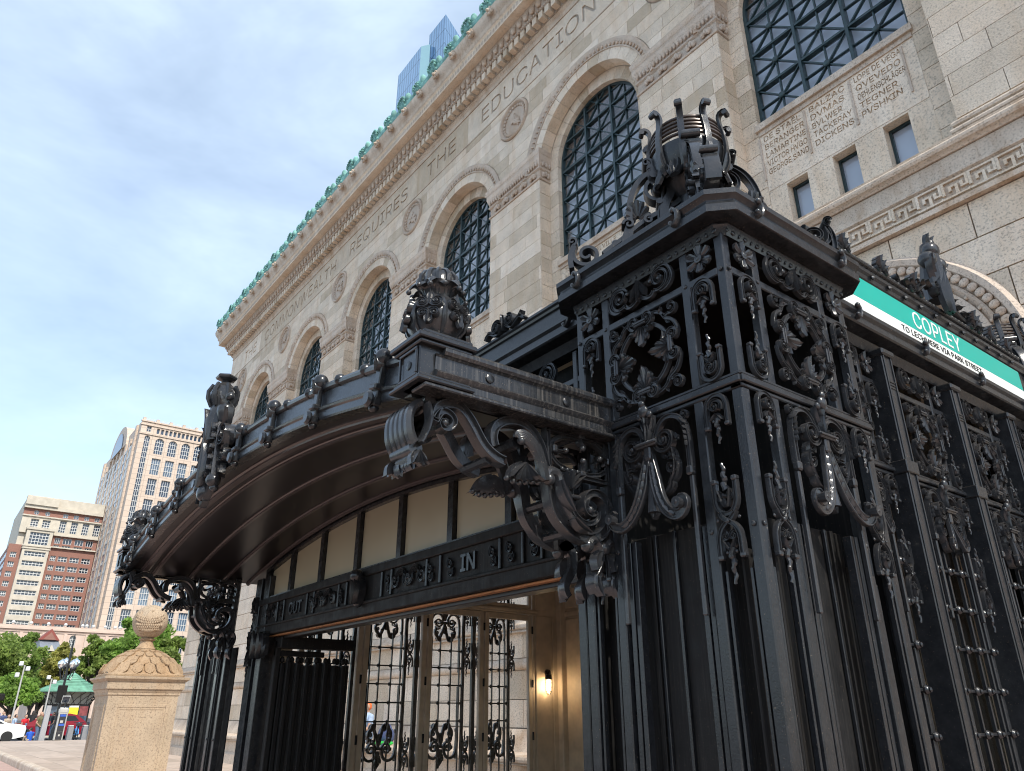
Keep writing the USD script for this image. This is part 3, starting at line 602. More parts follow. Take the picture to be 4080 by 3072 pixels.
def o_garland(w=.088, long=True):
    """arched frame, pair of volutes on a clasp, flame scrolls and two straps that swing out; v=0 at the rail, hangs down"""
    ms = []; H = .212 if long else .12
    R_ = []
    # arched frame
    R_.append(ribbon(smoothpath([(w, -.115), (w, -.075), (w-.002, -.05), (w-.012, -.022), (w-.032, -.010), (.034, -.012), (.020, -.026), (.014, -.044)], 30), .0052, .015))
    R_.append(fixn(trimesh.Trimesh(*cbox(w-.008, w+.006, -.128, -.112, 0, .018, .003)[:2], process=False)))
    R_.append(fixn(trimesh.Trimesh(*cbox(w-.005, w+.004, -.30 if not long else -.36, -.128, 0, .012, .002)[:2], process=False)))
    for k in range(5): R_.append(leaf((w-.012+.012*k/5, -.020-.010*k), (w+.001, -.034-.0105*k), .0035, .014, .004, .005, 0))
    R_ += volute((w-.006, -.013), .010, -2.6, 1.2, .003, .010)
    R_ += volute((.040, -.052), .025, 2.5, 1.7, .0052, .018, n0=.006)
    R_ += [leaf((.058, -.044), (.068, -.058), .005, .012, .006, .004, 1)]
    # flame scroll
    R_ += volute((.050, -.104), .0165, 1.9, -1.15, .0045, .017, n0=.004) + volute((.037, -.082), .010, -1.0, 1.2, .003, .013, n0=.004)
    R_ += [leaf((.040, -.135), (.062, -.088), .009, .016, .002, .008, 2, .006), leaf((.056, -.098), (.058, -.072), .0055, .014, .004, .006, 1), leaf((.026, -.15), (.05, -.118), .008, .014, .002, .004, 2, .006)]
    if long:
        p = smoothpath([(.004, -.070), (.010, -.10), (.018, -.135), (.032, -.168), (.052, -.190), (.072, -.196), (.086, -.188), (.090, -.176), (.084, -.169), (.077, -.173)], 40)
        nn = np.concatenate([np.linspace(.012, .030, 24), np.linspace(.030, .040, 16)])
        P3 = np.column_stack([p, nn]); ww = np.concatenate([np.linspace(.006, .0125, 12), np.linspace(.0125, .0105, 16), np.linspace(.0105, .006, 12)])
        R_.append(ribbon(P3, ww, .012))
        for k in range(5, 29, 3):
            t = p[k+1]-p[k]; t /= np.linalg.norm(t)
            R_.append(leaf(p[k]-t*.006, p[k]+t*.013, .0045, .0035, nn[k]+.0095, .001, 0))
        R_.append(fixn(tube([(.081, -.180, .042), (.081, -.180, .066)], [.0075, .0095], 10)))
        R_.append(fixn(tube([(.081, -.180, .064), (.081, -.180, .068)], [.005, .002], 8)))
    else:
        p = smoothpath([(.004, -.07), (.012, -.10), (.024, -.128), (.034, -.140), (.040, -.132), (.034, -.126)], 22)
        R_.append(ribbon(np.column_stack([p, np.linspace(.01, .03, 22)]), np.linspace(.006, .009, 22), .012))
    ms = R_ + mirror(R_)
    # clasp, top knob, tassel
    ms += [fixn(trimesh.Trimesh(*cbox(-.026, .026, -.058, -.047, .018, .034, .003)[:2], process=False)), fixn(trimesh.Trimesh(*cbox(-.027, .027, -.0545, -.0505, .032, .038, .001)[:2], process=False))]
    ms += [fixn(ball((0, .012, .03), .0115, 2, (1, 1.1, .9))), fixn(ball((0, .026, .034), .007, 1)), fixn(ball((.012, .004, .026), .007, 1)), fixn(ball((-.012, .004, .026), .007, 1)), leaf((0, -.012), (0, .02), .012, .016, .012, .01, 2), leaf((0, -.045), (.0, -.002), .0085, .018, .008, 0, 2), leaf((-.004, -.03), (-.018, .002), .005, .012, .008, .004, 1), leaf((.004, -.03), (.018, .002), .005, .012, .008, .004, 1)]
    ms += [fixn(trimesh.Trimesh(*cbox(-.008, .008, -.082, -.056, .010, .028, .003)[:2], process=False)), ribbon([(0, -.08), (0, -.11), (0, -.15), (0, -.178)] if long else [(0, -.08), (0, -.09), (0, -.10), (0, -.11)], [.006, .007, .0085, .011] if long else [.005]*4, .018, .004), fixn(lathe([(.001, 0), (.011, .004), (.012, .012), (.009, .016)], 10, (0, 0, 0)))][:2+0] 
    if long:
        ms += [fixn(tube([(0, -.12, .016), (0, -.178, .018)], [.007, .0125], 10)), leaf((0, -.172), (0, -.19), .009, .012, .008, 0, 2)]
    return J(ms)
def hood(s=1, v0=0., w=.021, L=.055):
    """little arch with a spiral and a twisted drop; s=-1 turns it upside down"""
    R_ = []
    t = np.linspace(0, PI, 19)
    p = np.vstack([[(w, -.05*1.0)], np.column_stack([w*np.cos(t), w*1.05*np.sin(t)-.018]), [(-w, -.05)]])
    R_.append(ribbon(p, .0036, .011))
    for sx in (-1, 1): R_.append(fixn(trimesh.Trimesh(*cbox(sx*w-.005, sx*w+.005, -.056, -.049, 0, .014, .002)[:2], process=False)))
    R_ += volute((.001, -.018), .0135, -.6, 1.35, .0036, .014, n0=.002)
    R_ += [leaf((.0, -.030), (.013, -.044), .0045, .010, .002, .003, 1), leaf((.0, -.030), (-.012, -.042), .0045, .010, .002, .003, 1), fixn(ball((.006, -.043, .010), .003, 1)), fixn(ball((-.006, -.043, .010), .003, 1)), twist((0, -.042), (.001, -.042-L*.75), .0050)]
    return [trimesh.Trimesh(np.array(m.vertices)*[1, s, 1]+[0, v0, 0], (np.array(m.faces) if s > 0 else np.array(m.faces)[:, ::-1]), process=False) for m in R_]
def o_hook(s): return J(hood(s))
def o_knot():
    """cup with scrolls, crossing straps and a second hood, as on the lower side panels; v=0 at the top of the twisted spike"""
    R_ = []
    w = .0205
    R_.append(twist((0, -.045), (0, -.002), .006))
    t = np.linspace(PI, 2*PI, 17)
    R_.append(ribbon(np.vstack([[(-w, -.03)], np.column_stack([w*np.cos(t), .026*np.sin(t)-.060]), [(w, -.03)]]), .004, .012))
    for sx in (-1, 1):
        R_.append(fixn(trimesh.Trimesh(*cbox(sx*w-.0055, sx*w+.0055, -.034, -.026, 0, .014, .002)[:2], process=False)))
        R_ += [ribbon(smoothpath([(sx*.013, -.083), (sx*.004, -.095), (-sx*.012, -.106), (-sx*.019, -.118), (-sx*.021, -.135), (-sx*.0215, -.152)], 18), .004, .012 if sx > 0 else .015), fixn(trimesh.Trimesh(*cbox(-sx*.021-.0055, -sx*.021+.0055, -.158, -.150, 0, .014, .002)[:2], process=False))]
        R_ += volute((sx*.0085, -.056), .0075, -1.57 if sx > 0 else -1.57, sx*1.2, .0026, .012) + volute((sx*.008, -.122), .0075, 1.57, sx*1.15, .0028, .013)
        R_ += [leaf((sx*.004, -.075), (sx*.012, -.046), .0038, .011, .002, .004, 1), leaf((0, -.145), (sx*.011, -.128), .0045, .012, .002, .002, 1), fixn(ball((sx*.009, -.147, .008), .003, 1)), fixn(ball((sx*.021, -.094, .008), .003, 1))]
    R_ += [twist((0, -.142), (.001, -.196), .006), fixn(ball((0, -.098, .012), .0045, 1))]
    return J(R_)
O_FL, O_SB, O_RI, O_GA, O_GS, O_HT, O_HB, O_KN = o_flower(), o_scrollband(), o_ring(), o_garland(), o_garland(long=False), o_hook(1), o_hook(-1), o_knot()
def urn():
    """cast finial: bulb with raised volutes, collar of curling leaves, ribbed melon top"""
    TM = lambda x: trimesh.Trimesh(x[0], x[1], process=False)
    ms = [fixn(lathe([(.030, 0), (.035, .004), (.031, .008), (.038, .016), (.050, .032), (.0545, .048), (.053, .062), (.045, .078), (.033, .092), (.025, .100), (.024, .108), (.028, .114), (.035, .124), (.035, .136), (.028, .148), (.014, .154), (.001, .155)], 32))]
    for k in range(6):
        a = k*PI/3+.25; e = np.array([math.cos(a), math.sin(a), 0]); q = np.array([-e[1], e[0], 0]); up_ = np.array([0, 0, 1.])
        M = mat4(q, up_*.97+e*-.2, e*.97+up_*.2, e*.0475+up_*.060)
        for x in volute((.0135, .006), .0125, 2.6, 1.5, .0042, .009, n0=.001)+volute((-.0135, .006), .0125, .5, -1.5, .0042, .009, n0=.001)+volute((.010, -.019), .0105, -2.6, -1.4, .0036, .009)+volute((-.010, -.019), .0105, -.5, 1.4, .0036, .009)+[leaf((0, -.04), (0, -.012), .008, .009, .0, .002, 1), leaf((0, .012), (0, .034), .007, .008, .0, .0, 1)]:
            ms.append(TM(tf((np.array(x.vertices), np.array(x.faces), None), M)))
        a2 = a+PI/6; e2 = np.array([math.cos(a2), math.sin(a2), 0])
        pts = [e2*r+up_*z for r, z in ((.036, .012), (.050, .030), (.0565, .05), (.053, .066), (.042, .082), (.030, .094))]
        ms.append(fixn(tube(pts, [.003, .0045, .005, .0045, .004, .003], 6)))
        for a3, s_ in ((a, 1.), (a2, .8)):
            e3 = np.array([math.cos(a3), math.sin(a3), 0]); q3 = np.array([-e3[1], e3[0], 0])
            V = []
            for t in np.linspace(0, 1, 9):
                c0 = e3*(.024+.030*s_*t**1.3)+up_*(.096+.024*math.sin(t*2.7)*s_+.002*t); w_ = .0115*math.sin(PI*min(t*.8+.2, .98))**.7
                V.append(np.array([c0-q3*w_, c0-q3*w_*.5+up_*.004, c0+up_*.006, c0+q3*w_*.5+up_*.004, c0+q3*w_, c0-up_*.003]))
            ms.append(fixn(loft(V)))
            ms.append(fixn(ball(e3*(.054 if s_ == 1 else .048)+up_*(.104 if s_ == 1 else .110), .005, 1)))
    for k in range(12):
        a = k*PI/6; e = np.array([math.cos(a), math.sin(a), 0])
        ms.append(fixn(tube([e*r+up_*z for r, z in ((.028, .113), (.0355, .124), (.0355, .137), (.028, .149), (.016, .156), (.010, .158))], [.0045, .0058, .0058, .005, .0045, .003], 6)))
    ms.append(fixn(lathe([(.012, .150), (.013, .158), (.009, .162), (.001, .163)], 12)))
    return J(ms)
URN = urn()
# ================= the station entrance =================
ST = thing('subway_entrance', 'ornate black cast-iron subway entrance with arched canopy and green station sign', 'station')
def kb(x0, x1, y0, y1, z0, z1, c=.0022):
    v, f, n = cbox(x0*K, x1*K, y0*K, y1*K, z0*K+E, z1*K+E, c*K); return (v, f, None)
GZ = -(E+.12)/K      # ground at the station, in K from the eye
XW, XE_, YN, YS = -.683, -3.62, 1.0, 3.1
def W_(u, v, n=0): return west(XW*K+n*K, u*K, E+v*K, K)
class Face:
    """a wall frame: maps local (u along, v up from the eye, n out)"""
    def __init__(s, kind, at): s.kind, s.at = kind, at
    def M(s, u, v, n=0.):
        if s.kind == 'W': return west((s.at+n)*K, u*K, E+v*K, K)
        if s.kind == 'N': return north(u*K, (s.at-n)*K, E+v*K, K)
        if s.kind == 'E': return mat4((0, -K, 0), (0, 0, K), (-K, 0, 0), ((s.at-n)*K, u*K, E+v*K))
    def bx(s, u0, u1, v0, v1, n0, n1, c=.002):
        if s.kind == 'W': return kb(s.at+n0, s.at+n1, u0, u1, v0, v1, c)
        if s.kind == 'N': return kb(u0, u1, s.at-n1, s.at-n0, v0, v1, c)
        if s.kind == 'E': return kb(s.at-n1, s.at-n0, u0, u1, v0, v1, c)
def cell(F, u0, u1, low='plate', mat=IRON, back=True):
    """one wide bay of ornament between u0 and u1, 0.2 wide nominal"""
    uc = (u0+u1)/2; s = (u1-u0)/.2
    def o(name, m, v, sx=1., n=.004):
        M = F.M(uc, v, n); M[:3, 0] *= sx; M[:3, 2] *= .72; put(ST, name, m, IRONO, M)
    o('scroll_band', O_SB, .777, s); o('ring_ornament', O_RI, .629, s)
    if low == 'plate': o('garland_ornament', O_GA, .5, s)
    else: o('garland_ornament', O_GS, .5, s)
def narrow(F, u0, u1, knot=True, flower=True):
    uc = (u0+u1)/2
    for name, m, v in (('flower_ornament', O_FL, .777), ('hook_ornament', O_HT, .725), ('hook_ornament', O_HB, .533), ('hook_ornament', O_HT, .495), ('knot_ornament', O_KN, .378)):
        M = F.M(uc, v, .002); M[:3, 2] *= .75; put(ST, name, m, IRONO, M)
def pavilion(x0, x1, y0, y1, faces):
    for F, a, b in faces:
        for u in (a, b-.02): pass
        w = b-a
        us = [a+.082, a+w-.082-.02]
        for u in us:
            put(ST, 'bar', F.bx(u, u+.020, .528, .81, -.016, .002), IRON, smooth=False)
            put(ST, 'bar', F.bx(u, u+.020, GZ, .502, -.016, .002), IRON, smooth=False)
        put(ST, 'crossbar', F.bx(a+.018, b-.018, .729, .746, -.013, .0005), IRON, smooth=False)
        for v0, v1, n in ((.500, .508, .004), (.509, .522, .009), (.523, .530, .005)):
            put(ST, 'rail', F.bx(a-.004, b+.004, v0, v1, -.02, n), IRON, smooth=False)
        cell(F, us[0]+.020, us[1]); narrow(F, a+.02, us[0]); narrow(F, us[1]+.02, b-.02)
        # beads beside the panes, inner plates
        for u0, u1 in ((a+.02, us[0]), (us[1]+.02, b-.02)):
            for u in (u0+.005, u1-.010):
                put(ST, 'bead', F.bx(u, u+.005, GZ, .205, -.012, -.002, .001), IRON, smooth=False)
            put(ST, 'back_plate', F.bx(u0-.01, u1+.01, GZ, .24, -.05, -.045), IRONP, smooth=False)
        put(ST, 'back_plate', F.bx(us[0]+.005, us[1]+.015, GZ, .30, -.052, -.046), IRONP, smooth=False)
        for u in (us[0]+.045, us[1]-.03): put(ST, 'bead', F.bx(u, u+.010, GZ, .30, -.046, -.040, .001), IRONP, smooth=False)
        for u in (us[0]+.026, us[0]+.040, us[1]-.014, us[1]-.028): put(ST, 'bead', F.bx(u, u+.010, GZ, .285, -.02, -.004, .001), IRON, smooth=False)
        for u0, u1 in ((a+.02, us[0]), (us[1]+.02, b-.02)):
            put(ST, 'inner_bar', F.bx((u0+u1)/2-.004, (u0+u1)/2+.004, GZ, .17, -.036, -.026, .001), IRON, smooth=False)
        for u in (us[0]+.062, us[0]+.108, us[1]-.052): put(ST, 'inner_bar', F.bx(u, u+.006, GZ, .299, -.045, -.038, .001), IRON, smooth=False)
        bl = [bolt(0, 0, 0, .0045)]
        for u in (us[0]+.01, us[1]+.01, a+.01, b-.01):
            for v in (.737, .27 , -.1): put(ST, 'bolt', J(bl), IRON, F.M(u, v, .002))
    for x in (x0, x1-.02):
        for y in (y0, y1-.02):
            put(ST, 'corner_post', kb(x, x+.02, y, y+.02, .526, .815), IRON, smooth=False)
            put(ST, 'corner_post', kb(x-.001, x+.021, y-.001, y+.021, GZ, .503), IRON, smooth=False)
    # cornice with chamfered corners
    def ringpath(g, ch):
        return [(x1-ch, y0, .4142, -1), (x1, y0+ch, 1, -.4142), (x1, y1-ch, 1, .4142), (x1-ch, y1, .4142, 1), (x0+ch, y1, -.4142, 1), (x0, y1-ch, -1, .4142), (x0, y0+ch, -1, -.4142), (x0+ch, y0, -.4142, -1)]
    pth = [(x*K, y*K, nx, ny) for x, y, nx, ny in ringpath(0, .012)]
    for nm, pr in (('cornice_bed', [(-.03, .806), (.004, .807), (.006, .812), (.010, .822), (.013, .826), (.013, .829), (-.03, .829)]),
                   ('cornice', [(-.03, .8295), (.014, .830), (.040, .832), (.045, .834), (.045, .850), (.042, .852), (.040, .857), (.040, .861), (.044, .866), (.049, .869), (.049, .880), (.044, .883), (-.04, .893)])):
        put(ST, nm, fixn(profrun([(o*K, z*K+E) for o, z in pr], pth, closed=True)), IRON, smooth=25)
    eg = []
    for F, a, b in faces:
        n_ = 22
        for k in range(n_):
            m = ball((0, 0, 0), 1, 1, (.006, .005, .0022)) if k % 2 else ball((0, 0, 0), 1, 1, (.003, .005, .002)); eg.append(tf((m[0], m[1], None), F.M(a+(b-a)*(k+.5)/n_, .816, .008)))
    put(ST, 'cornice_carving', cat(eg, True), IRON, kind='stuff')
    # cornice hooks
    hk = J([ribbon(smoothpath([(0, .030), (.004, .022), (.016, .012), (.020, .0), (.014, -.012), (.018, -.022)], 16) if 0 else smoothpath([(-.006, .028), (.004, .022), (.006, .008), (.001, -.006), (-.008, -.012), (-.014, -.006)], 16), np.linspace(.007, .005, 16), .014, 0, RPROF), fixn(ball((-.014, -.005, .008), .007, 1)), fixn(ball((-.006, .028, .008), .008, 1))])
    for F, a, b in faces:
        for u in (a+.06, b-.06): M = F.M(u, .853, .045); M[:3, :3] *= .8; put(ST, 'cornice_hook', hk, IRONO, M)
    # roof and the crown of scrolls
    cx, cy = (x0+x1)/2, (y0+y1)/2
    a_ = (x1-x0)/2+.02
    put(ST, 'pavilion_roof', fixn(loft([np.array([[cx+sx*s*K/K, cy+sy*s, z] for sx, sy in ((1, -1), (1, 1), (-1, 1), (-1, -1))])*[K, K, K]+[0, 0, E] for s, z in ((a_, .884), (a_*.8, .90), (.07, 1.02), (.05, 1.04))])), IRON, smooth=False)
    def rz(pts): return [(p[0], p[1]) for p in pts]
    arm = []
    arm.append(ribbon(smoothpath([(.150, 1.045), (.147, 1.09), (.137, 1.13), (.113, 1.168), (.086, 1.184), (.058, 1.182), (.030, 1.160), (.012, 1.13)], 30), np.linspace(.0075, .0045, 30), .026, -.013))
    arm.append(ribbon(smoothpath([(.215, .965), (.19, .985), (.170, 1.000), (.130, 1.035), (.09, 1.061), (.041, 1.088), (.012, 1.12), (-.006, 1.16), (-.01, 1.20)], 30), np.linspace(.0045, .007, 30), .024, -.012))
    arm += volute((.075, 1.128), .040, 2.3, -1.6, .0058, .028, n0=-.014)
    arm += volute((.252, .965), .034, .6, -1.55, .0058, .028, n0=-.014)
    arm.append(ribbon(smoothpath([(.288, .93), (.290, .96), (.280, .99)], 10), .006, .03, -.015))
    arm += volute((.100, 1.208), .016, -1.6, -1.2, .004, .036, n0=-.018) + volute((.285, 1.003), .012, -1.6, -1.2, .0035, .03, n0=-.015)
    for k in range(7):
        t = PI*(.05+.9*k/6); arm.append(fixn(tube([(.130+.03*math.cos(t)*s, 1.055+.048*math.sin(t)*s, (.012*s**2)) for s in (.2, .5, .8, 1)], [.006, .0075, .008, .005], 6)))
        arm.append(fixn(tube([(.130+.03*math.cos(t)*s, 1.055+.048*math.sin(t)*s, -(.012*s**2)) for s in (.2, .5, .8, 1)], [.006, .0075, .008, .005], 6)))
    arm += volute((.152, 1.035), .014, 0, 1.2, .004, .04, n0=-.02) + volute((.105, 1.045), .012, 2, -1.2, .004, .036, n0=-.018)
    arm += [fixn(ball((.185, .995, .0), .010, 1)), fixn(ball((.062, 1.078, .0), .012, 1)), ribbon([(.166, .90), (.160, .95), (.158, 1.0), (.150, 1.03)], [.016, .014, .012, .010], .030, -.015)]
    AM = J(arm)
    for sx, sy in ((1, -1), (1, 1), (-1, 1), (-1, -1)):
        e = np.array([sx, sy, 0])/math.sqrt(2); q = np.cross(e, [0, 0, 1])
        M = mat4(e*K, (0, 0, K), q*K, (cx*K, cy*K, E)); 
        put(ST, 'crown_scroll', AM, IRONO, M)
    # consoles and the basket
    con = []
    con.append(ribbon(smoothpath([(.066, 1.0), (.070, 1.05), (.062, 1.09), (.050, 1.115), (.060, 1.15), (.082, 1.175), (.080, 1.20), (.058, 1.205)], 26), np.linspace(.011, .008, 26), .040, -.020))
    con += [fixn(tube([(.086, 1.168, -.024), (.086, 1.168, .024)], .011, 12)), fixn(tube([(.078, 1.09, -.022), (.078, 1.09, .022)], .008, 10)), fixn(tube([(.076, 1.198, -.022), (.076, 1.198, .022)], .009, 12))]
    for k in range(-2, 3): con.append(fixn(tube([(.082, 1.02, k*.0075), (.082, 1.06, k*.0075), (.070, 1.10, k*.0075), (.066, 1.135, k*.0075)], .0042, 6)))
    CM = J(con)
    for k in range(4):
        a = PI/4+k*PI/2; e = np.array([math.cos(a), math.sin(a), 0]); q = np.cross(e, [0, 0, 1])
        put(ST, 'basket_console', CM, IRONO, mat4(e*K, (0, 0, K), q*K, (cx*K, cy*K, E)))
    bk = lathe([(.010, 1.06), (.030, 1.08), (.032, 1.10), (.048, 1.115), (.068, 1.14), (.082, 1.17), (.089, 1.20), (.089, 1.215), (.084, 1.217), (.075, 1.18), (.04, 1.13), (.001, 1.12)], 36)
    put(ST, 'basket', fixn((bk[0]*K+[cx*K, cy*K, E], bk[1])), IRON)
    rg = []
    for z, r in ((1.227, .088), (1.240, .088), (1.253, .086), (1.266, .083), (1.278, .082)):
        t = np.linspace(0, 2*PI, 41); rg.append(fixn(tube(np.column_stack([r*np.cos(t), r*np.sin(t), np.full(41, z)]), .0042, 6, False)))
    put(ST, 'basket_ring', tf(J(rg), mat4((K, 0, 0), (0, K, 0), (0, 0, K), (cx*K, cy*K, E))), BRONZE)
    hkp = J([ribbon(smoothpath([(.072, 1.135), (.090, 1.17), (.096, 1.205), (.093, 1.245), (.087, 1.285), (.091, 1.306), (.104, 1.310), (.108, 1.299)], 26), .0038, .015, -.0075), fixn(tube([(.106, 1.301, -.009), (.106, 1.301, .009)], .0068, 10)), leaf((.080, 1.135), (.100, 1.19), .010, .012, -.006, 0, 1)])
    for k in range(10):
        a = k*PI/5+.25; e = np.array([math.cos(a), math.sin(a), 0]); q = np.cross(e, [0, 0, 1])
        put(ST, 'basket_hook', hkp, IRONO, mat4(e*K, (0, 0, K), q*K, (cx*K, cy*K, E)))
    for k in range(10):
        a = k*PI/5+.25+PI/10; e = np.array([math.cos(a), math.sin(a), 0]); q = np.cross([0, 0, 1], e)
        lf = J([leaf((0, -.05), (0, .03), .022, .010, 0, .012, 3), fixn(ball((0, .03, .016), .010, 1))])
        put(ST, 'basket_leaf', lf, IRONO, mat4(q*K, (-e*.35+np.array([0, 0, .93]))*K*1., (e*.93+np.array([0, 0, .35]))*K, ((cx+e[0]*.066)*K, (cy+e[1]*.066)*K, E+1.165*K)))
BRONZE = pb('basket_bronze', (.045, .033, .027), .35, metal=.4, var=.3)
pavilion(-1.084, -.683, 1.0, 1.40, [(Face('W', -.683), 1.0, 1.40), (Face('N', 1.0), -1.084, -.683)])
pavilion(-1.084, -.683, 2.70, 3.10, [(Face('W', -.683), 2.70, 3.10)])
pavilion(-3.62, -3.22, 1.0, 1.40, [(Face('N', 1.0), -3.62, -3.22), (Face('W', -3.22), 1.0, 1.40)][:1])
for x0, y0 in ((-1.084, 1.0), (-1.084, 2.70)):
    put(ST, 'inner_lining', kb(x0+.004, x0+.010, y0+(.03 if y0 < 2 else .02), y0+.395, GZ, .815), IRONP, smooth=False); put(ST, 'inner_lining', kb(x0+.010, x0+.38, y0+.386, y0+.392, GZ, .815), IRONP, smooth=False)
    put(ST, 'inner_lining', kb(x0+.02, x0+.38, y0+.02, y0+.38, .80, .806), IRONP, smooth=False)
    if y0 > 2: put(ST, 'inner_lining', kb(x0+.010, x0+.30, y0+.006, y0+.012, GZ, .815), IRONP, smooth=False)
# ---- west wall bays
FW = Face('W', -.783)
def bay(F, u0, u1, glass=True):
    w = u1-u0; us = [u0+.006, u0+.078, u1-.098, u1-.026]
    s = .052
    for u in (u0+s, u1-s-.014):
        put(ST, 'bar', F.bx(u, u+.014, .515, .80, -.012, .004), IRON, smooth=False); put(ST, 'bar', F.bx(u, u+.014, GZ, .49, -.012, .004), IRON, smooth=False)
    put(ST, 'crossbar', F.bx(u0, u1, .715, .731, -.012, .0025), IRON, smooth=False)
    uc = (u0+u1)/2; sx = (w-2*s-.028)/.2
    for nm, m, v in (('scroll_band', O_SB, .766), ('ring_ornament', O_RI, .612), ('garland_ornament', O_GS, .487)):
        M = F.M(uc, v, .004); M[:3, 0] *= sx; M[:3, 2] *= .72; put(ST, nm, m, IRONO, M)
    for ua in (u0+s/2+.002, u1-s/2-.002):
        for nm, m, v in (('flower_ornament', O_FL, .766), ('hook_ornament', O_HT, .708), ('hook_ornament', O_HB, .52), ('hook_ornament', O_HT, .482), ('knot_ornament', O_KN, .365)):
            M = F.M(ua, v, .002); M[:3, 0] *= .82; M[:3, 2] *= .75; put(ST, nm, m, IRONO, M)
    # grid of bars over the glass
    g0, g1 = u0+s+.014, u1-s-.014
    for u in (g0+.012, g1-.018): put(ST, 'bar', F.bx(u, u+.006, GZ, .36, -.008, .003), IRON, smooth=False)
    for k in range(2): 
        u = g0+(g1-g0)*(k+1)/3; put(ST, 'glazing_bar', F.bx(u-.003, u+.003, GZ, .38, -.006, .002, .0008), IRON, smooth=False)
    for j in range(8 if glass else 5):
        v = .293-.0845*j
        put(ST, 'glazing_rail', F.bx(g0-.008, g1+.008, v-.003, v+.003, -.004, .004, .0008), IRON, smooth=False)
        for k in range(2):
            u = g0+(g1-g0)*(k+1)/3
            put(ST, 'boss', BOSS, IRON, F.M(u, v, .002))
        for u in (g0-.006, g1+.006): put(ST, 'boss', BOSS, IRON, F.M(u, v, .004))
    if not glass:
        M = F.M(uc, -.225, .004); M[:3, 0] *= sx; M[:3, 1] *= -1.15; put(ST, 'garland_ornament', O_GS, IRON, M)
        for ua in (u0+s/2+.002, u1-s/2-.002):
            M = F.M(ua, -.09, .002); M[:3, 0] *= .82; put(ST, 'knot_ornament', O_KN, IRON, M)
    if glass: put(ST, 'pane', F.bx(u0+.004, u1-.004, GZ, .80, -.045, -.042, .0005), DGLASS, smooth=False)
BOSS = J([fixn(lathe([(.0085, 0), (.0095, .004), (.007, .008), (.005, .009), (.005, .012), (.0005, .014)], 12))])
DGLASS = pane_mat('dusty_glass', (.42, .42, .41), .06, .09)
pil = [1.70, 2.05, 2.40]
edges = [1.40]+pil+[2.70]
for i in range(4):
    a = edges[i]+(.022 if i else 0); b = edges[i+1]-(.022 if i < 3 else 0)
    bay(FW, a, b)
    for v0, v1, n in ((.488, .497, .006), (.498, .508, .012), (.509, .516, .007)): put(ST, 'rail', FW.bx(a, b, v0, v1, -.012, n), IRON, smooth=False)
for p in pil:
    put(ST, 'pilaster', FW.bx(p-.022, p+.022, .52, .80, -.02, .034), IRON, smooth=False); put(ST, 'pilaster', FW.bx(p-.022, p+.022, GZ, .495, -.02, .034), IRON, smooth=False)
    put(ST, 'pilaster_band', FW.bx(p-.027, p+.027, .492, .522, -.02, .040), IRON, smooth=False)
    put(ST, 'pilaster_capital', FW.bx(p-.028, p+.028, .785, .803, -.02, .042, .004), IRON, smooth=False)
    for dv in (0, .008, .016): put(ST, 'pilaster_notch', FW.bx(p-.012, p+.012, .70+dv, .704+dv, .034, .036, .0006), IRON, smooth=False)
    for u in (p-.019, p+.015): put(ST, 'bead', FW.bx(u, u+.004, GZ, .79, .034, .037, .001), IRON, smooth=False)
def wrun(prof, y0, y1, x): return fixn(profrun([(o*K, z*K+E) for o, z in prof], [(x*K, y0*K, 1, 0), (x*K, y1*K, 1, 0)]))
def nrun(prof, x0, x1, y): return fixn(profrun([(o*K, z*K+E) for o, z in prof], [(x1*K, y*K, 0, -1), (x0*K, y*K, 0, -1)]))
MAINC = [(-.03, .8), (.006, .801), (.010, .808), (.016, .818), (.018, .822), (.048, .826), (.052, .829), (.052, .842), (.048, .845), (.048, .850), (.055, .856), (.056, .864), (.050, .868), (-.03, .872)]
put(ST, 'main_cornice', wrun(MAINC, 1.39, 2.71, -.783), IRON, smooth=25); put(ST, 'main_cornice', nrun(MAINC, -3.24, -1.06, 1.10), IRON, smooth=25)
hk2 = J([ribbon(smoothpath([(-.006, .028), (.004, .022), (.006, .008), (.001, -.006), (-.008, -.012), (-.014, -.006)], 16), np.linspace(.007, .005, 16), .014, 0, RPROF), fixn(ball((-.014, -.005, .008), .007, 1)), fixn(ball((-.006, .028, .008), .008, 1))])
for u in (1.56, 1.88, 2.20, 2.52): put(ST, 'cornice_hook', hk2, IRONO, FW.M(u, .845, .054) @ np.diag([.8, .8, .8, 1]))
FN = Face('N', 1.10)
for u in (-1.16, -1.6, -2.05, -2.5, -3.0): put(ST, 'cornice_hook', hk2, IRONO, FN.M(u, .845, .054) @ np.diag([.8, .8, .8, 1]))
# attic walls, sign
ATT = [(0, .87), (.010, .875), (.010, .884), (.004, .888), (.004, 1.02), (.010, 1.024), (.012, 1.034), (.018, 1.040), (.018, 1.050), (0, 1.052)]
put(ST, 'attic', nrun([(o-.03 if o == 0 else o-.02, .87+(z-.87)*.62) for o, z in ATT], -3.24, -1.06, 1.11), IRON, smooth=25)
as_ = J(volute((.03, .012), .020, 2, -1.5, .005, .022)+volute((-.03, .012), .020, 1, 1.5, .005, .022)+[ribbon(smoothpath([(-.09, -.006), (-.06, .004), (-.03, -.008), (0, .012), (.03, -.008), (.06, .004), (.09, -.006)], 30), .005, .018), leaf((0, -.01), (0, .04), .014, .018, 0, .006, 2, 0, True), leaf((.05, 0), (.085, .02), .008, .014, 0, .004, 1), leaf((-.05, 0), (-.085, .02), .008, .014, 0, .004, 1)])
for u in (-1.5, -2.2, -2.8): put(ST, 'attic_scroll', as_, IRONO, Face('N', 1.12).M(u, .992, .0))
put(ST, 'attic', wrun([(o-.03 if o == 0 else o-.004, z) for o, z in ATT], 1.38, 2.72, -.775), IRON, smooth=25)
FS = Face('W', -.768)
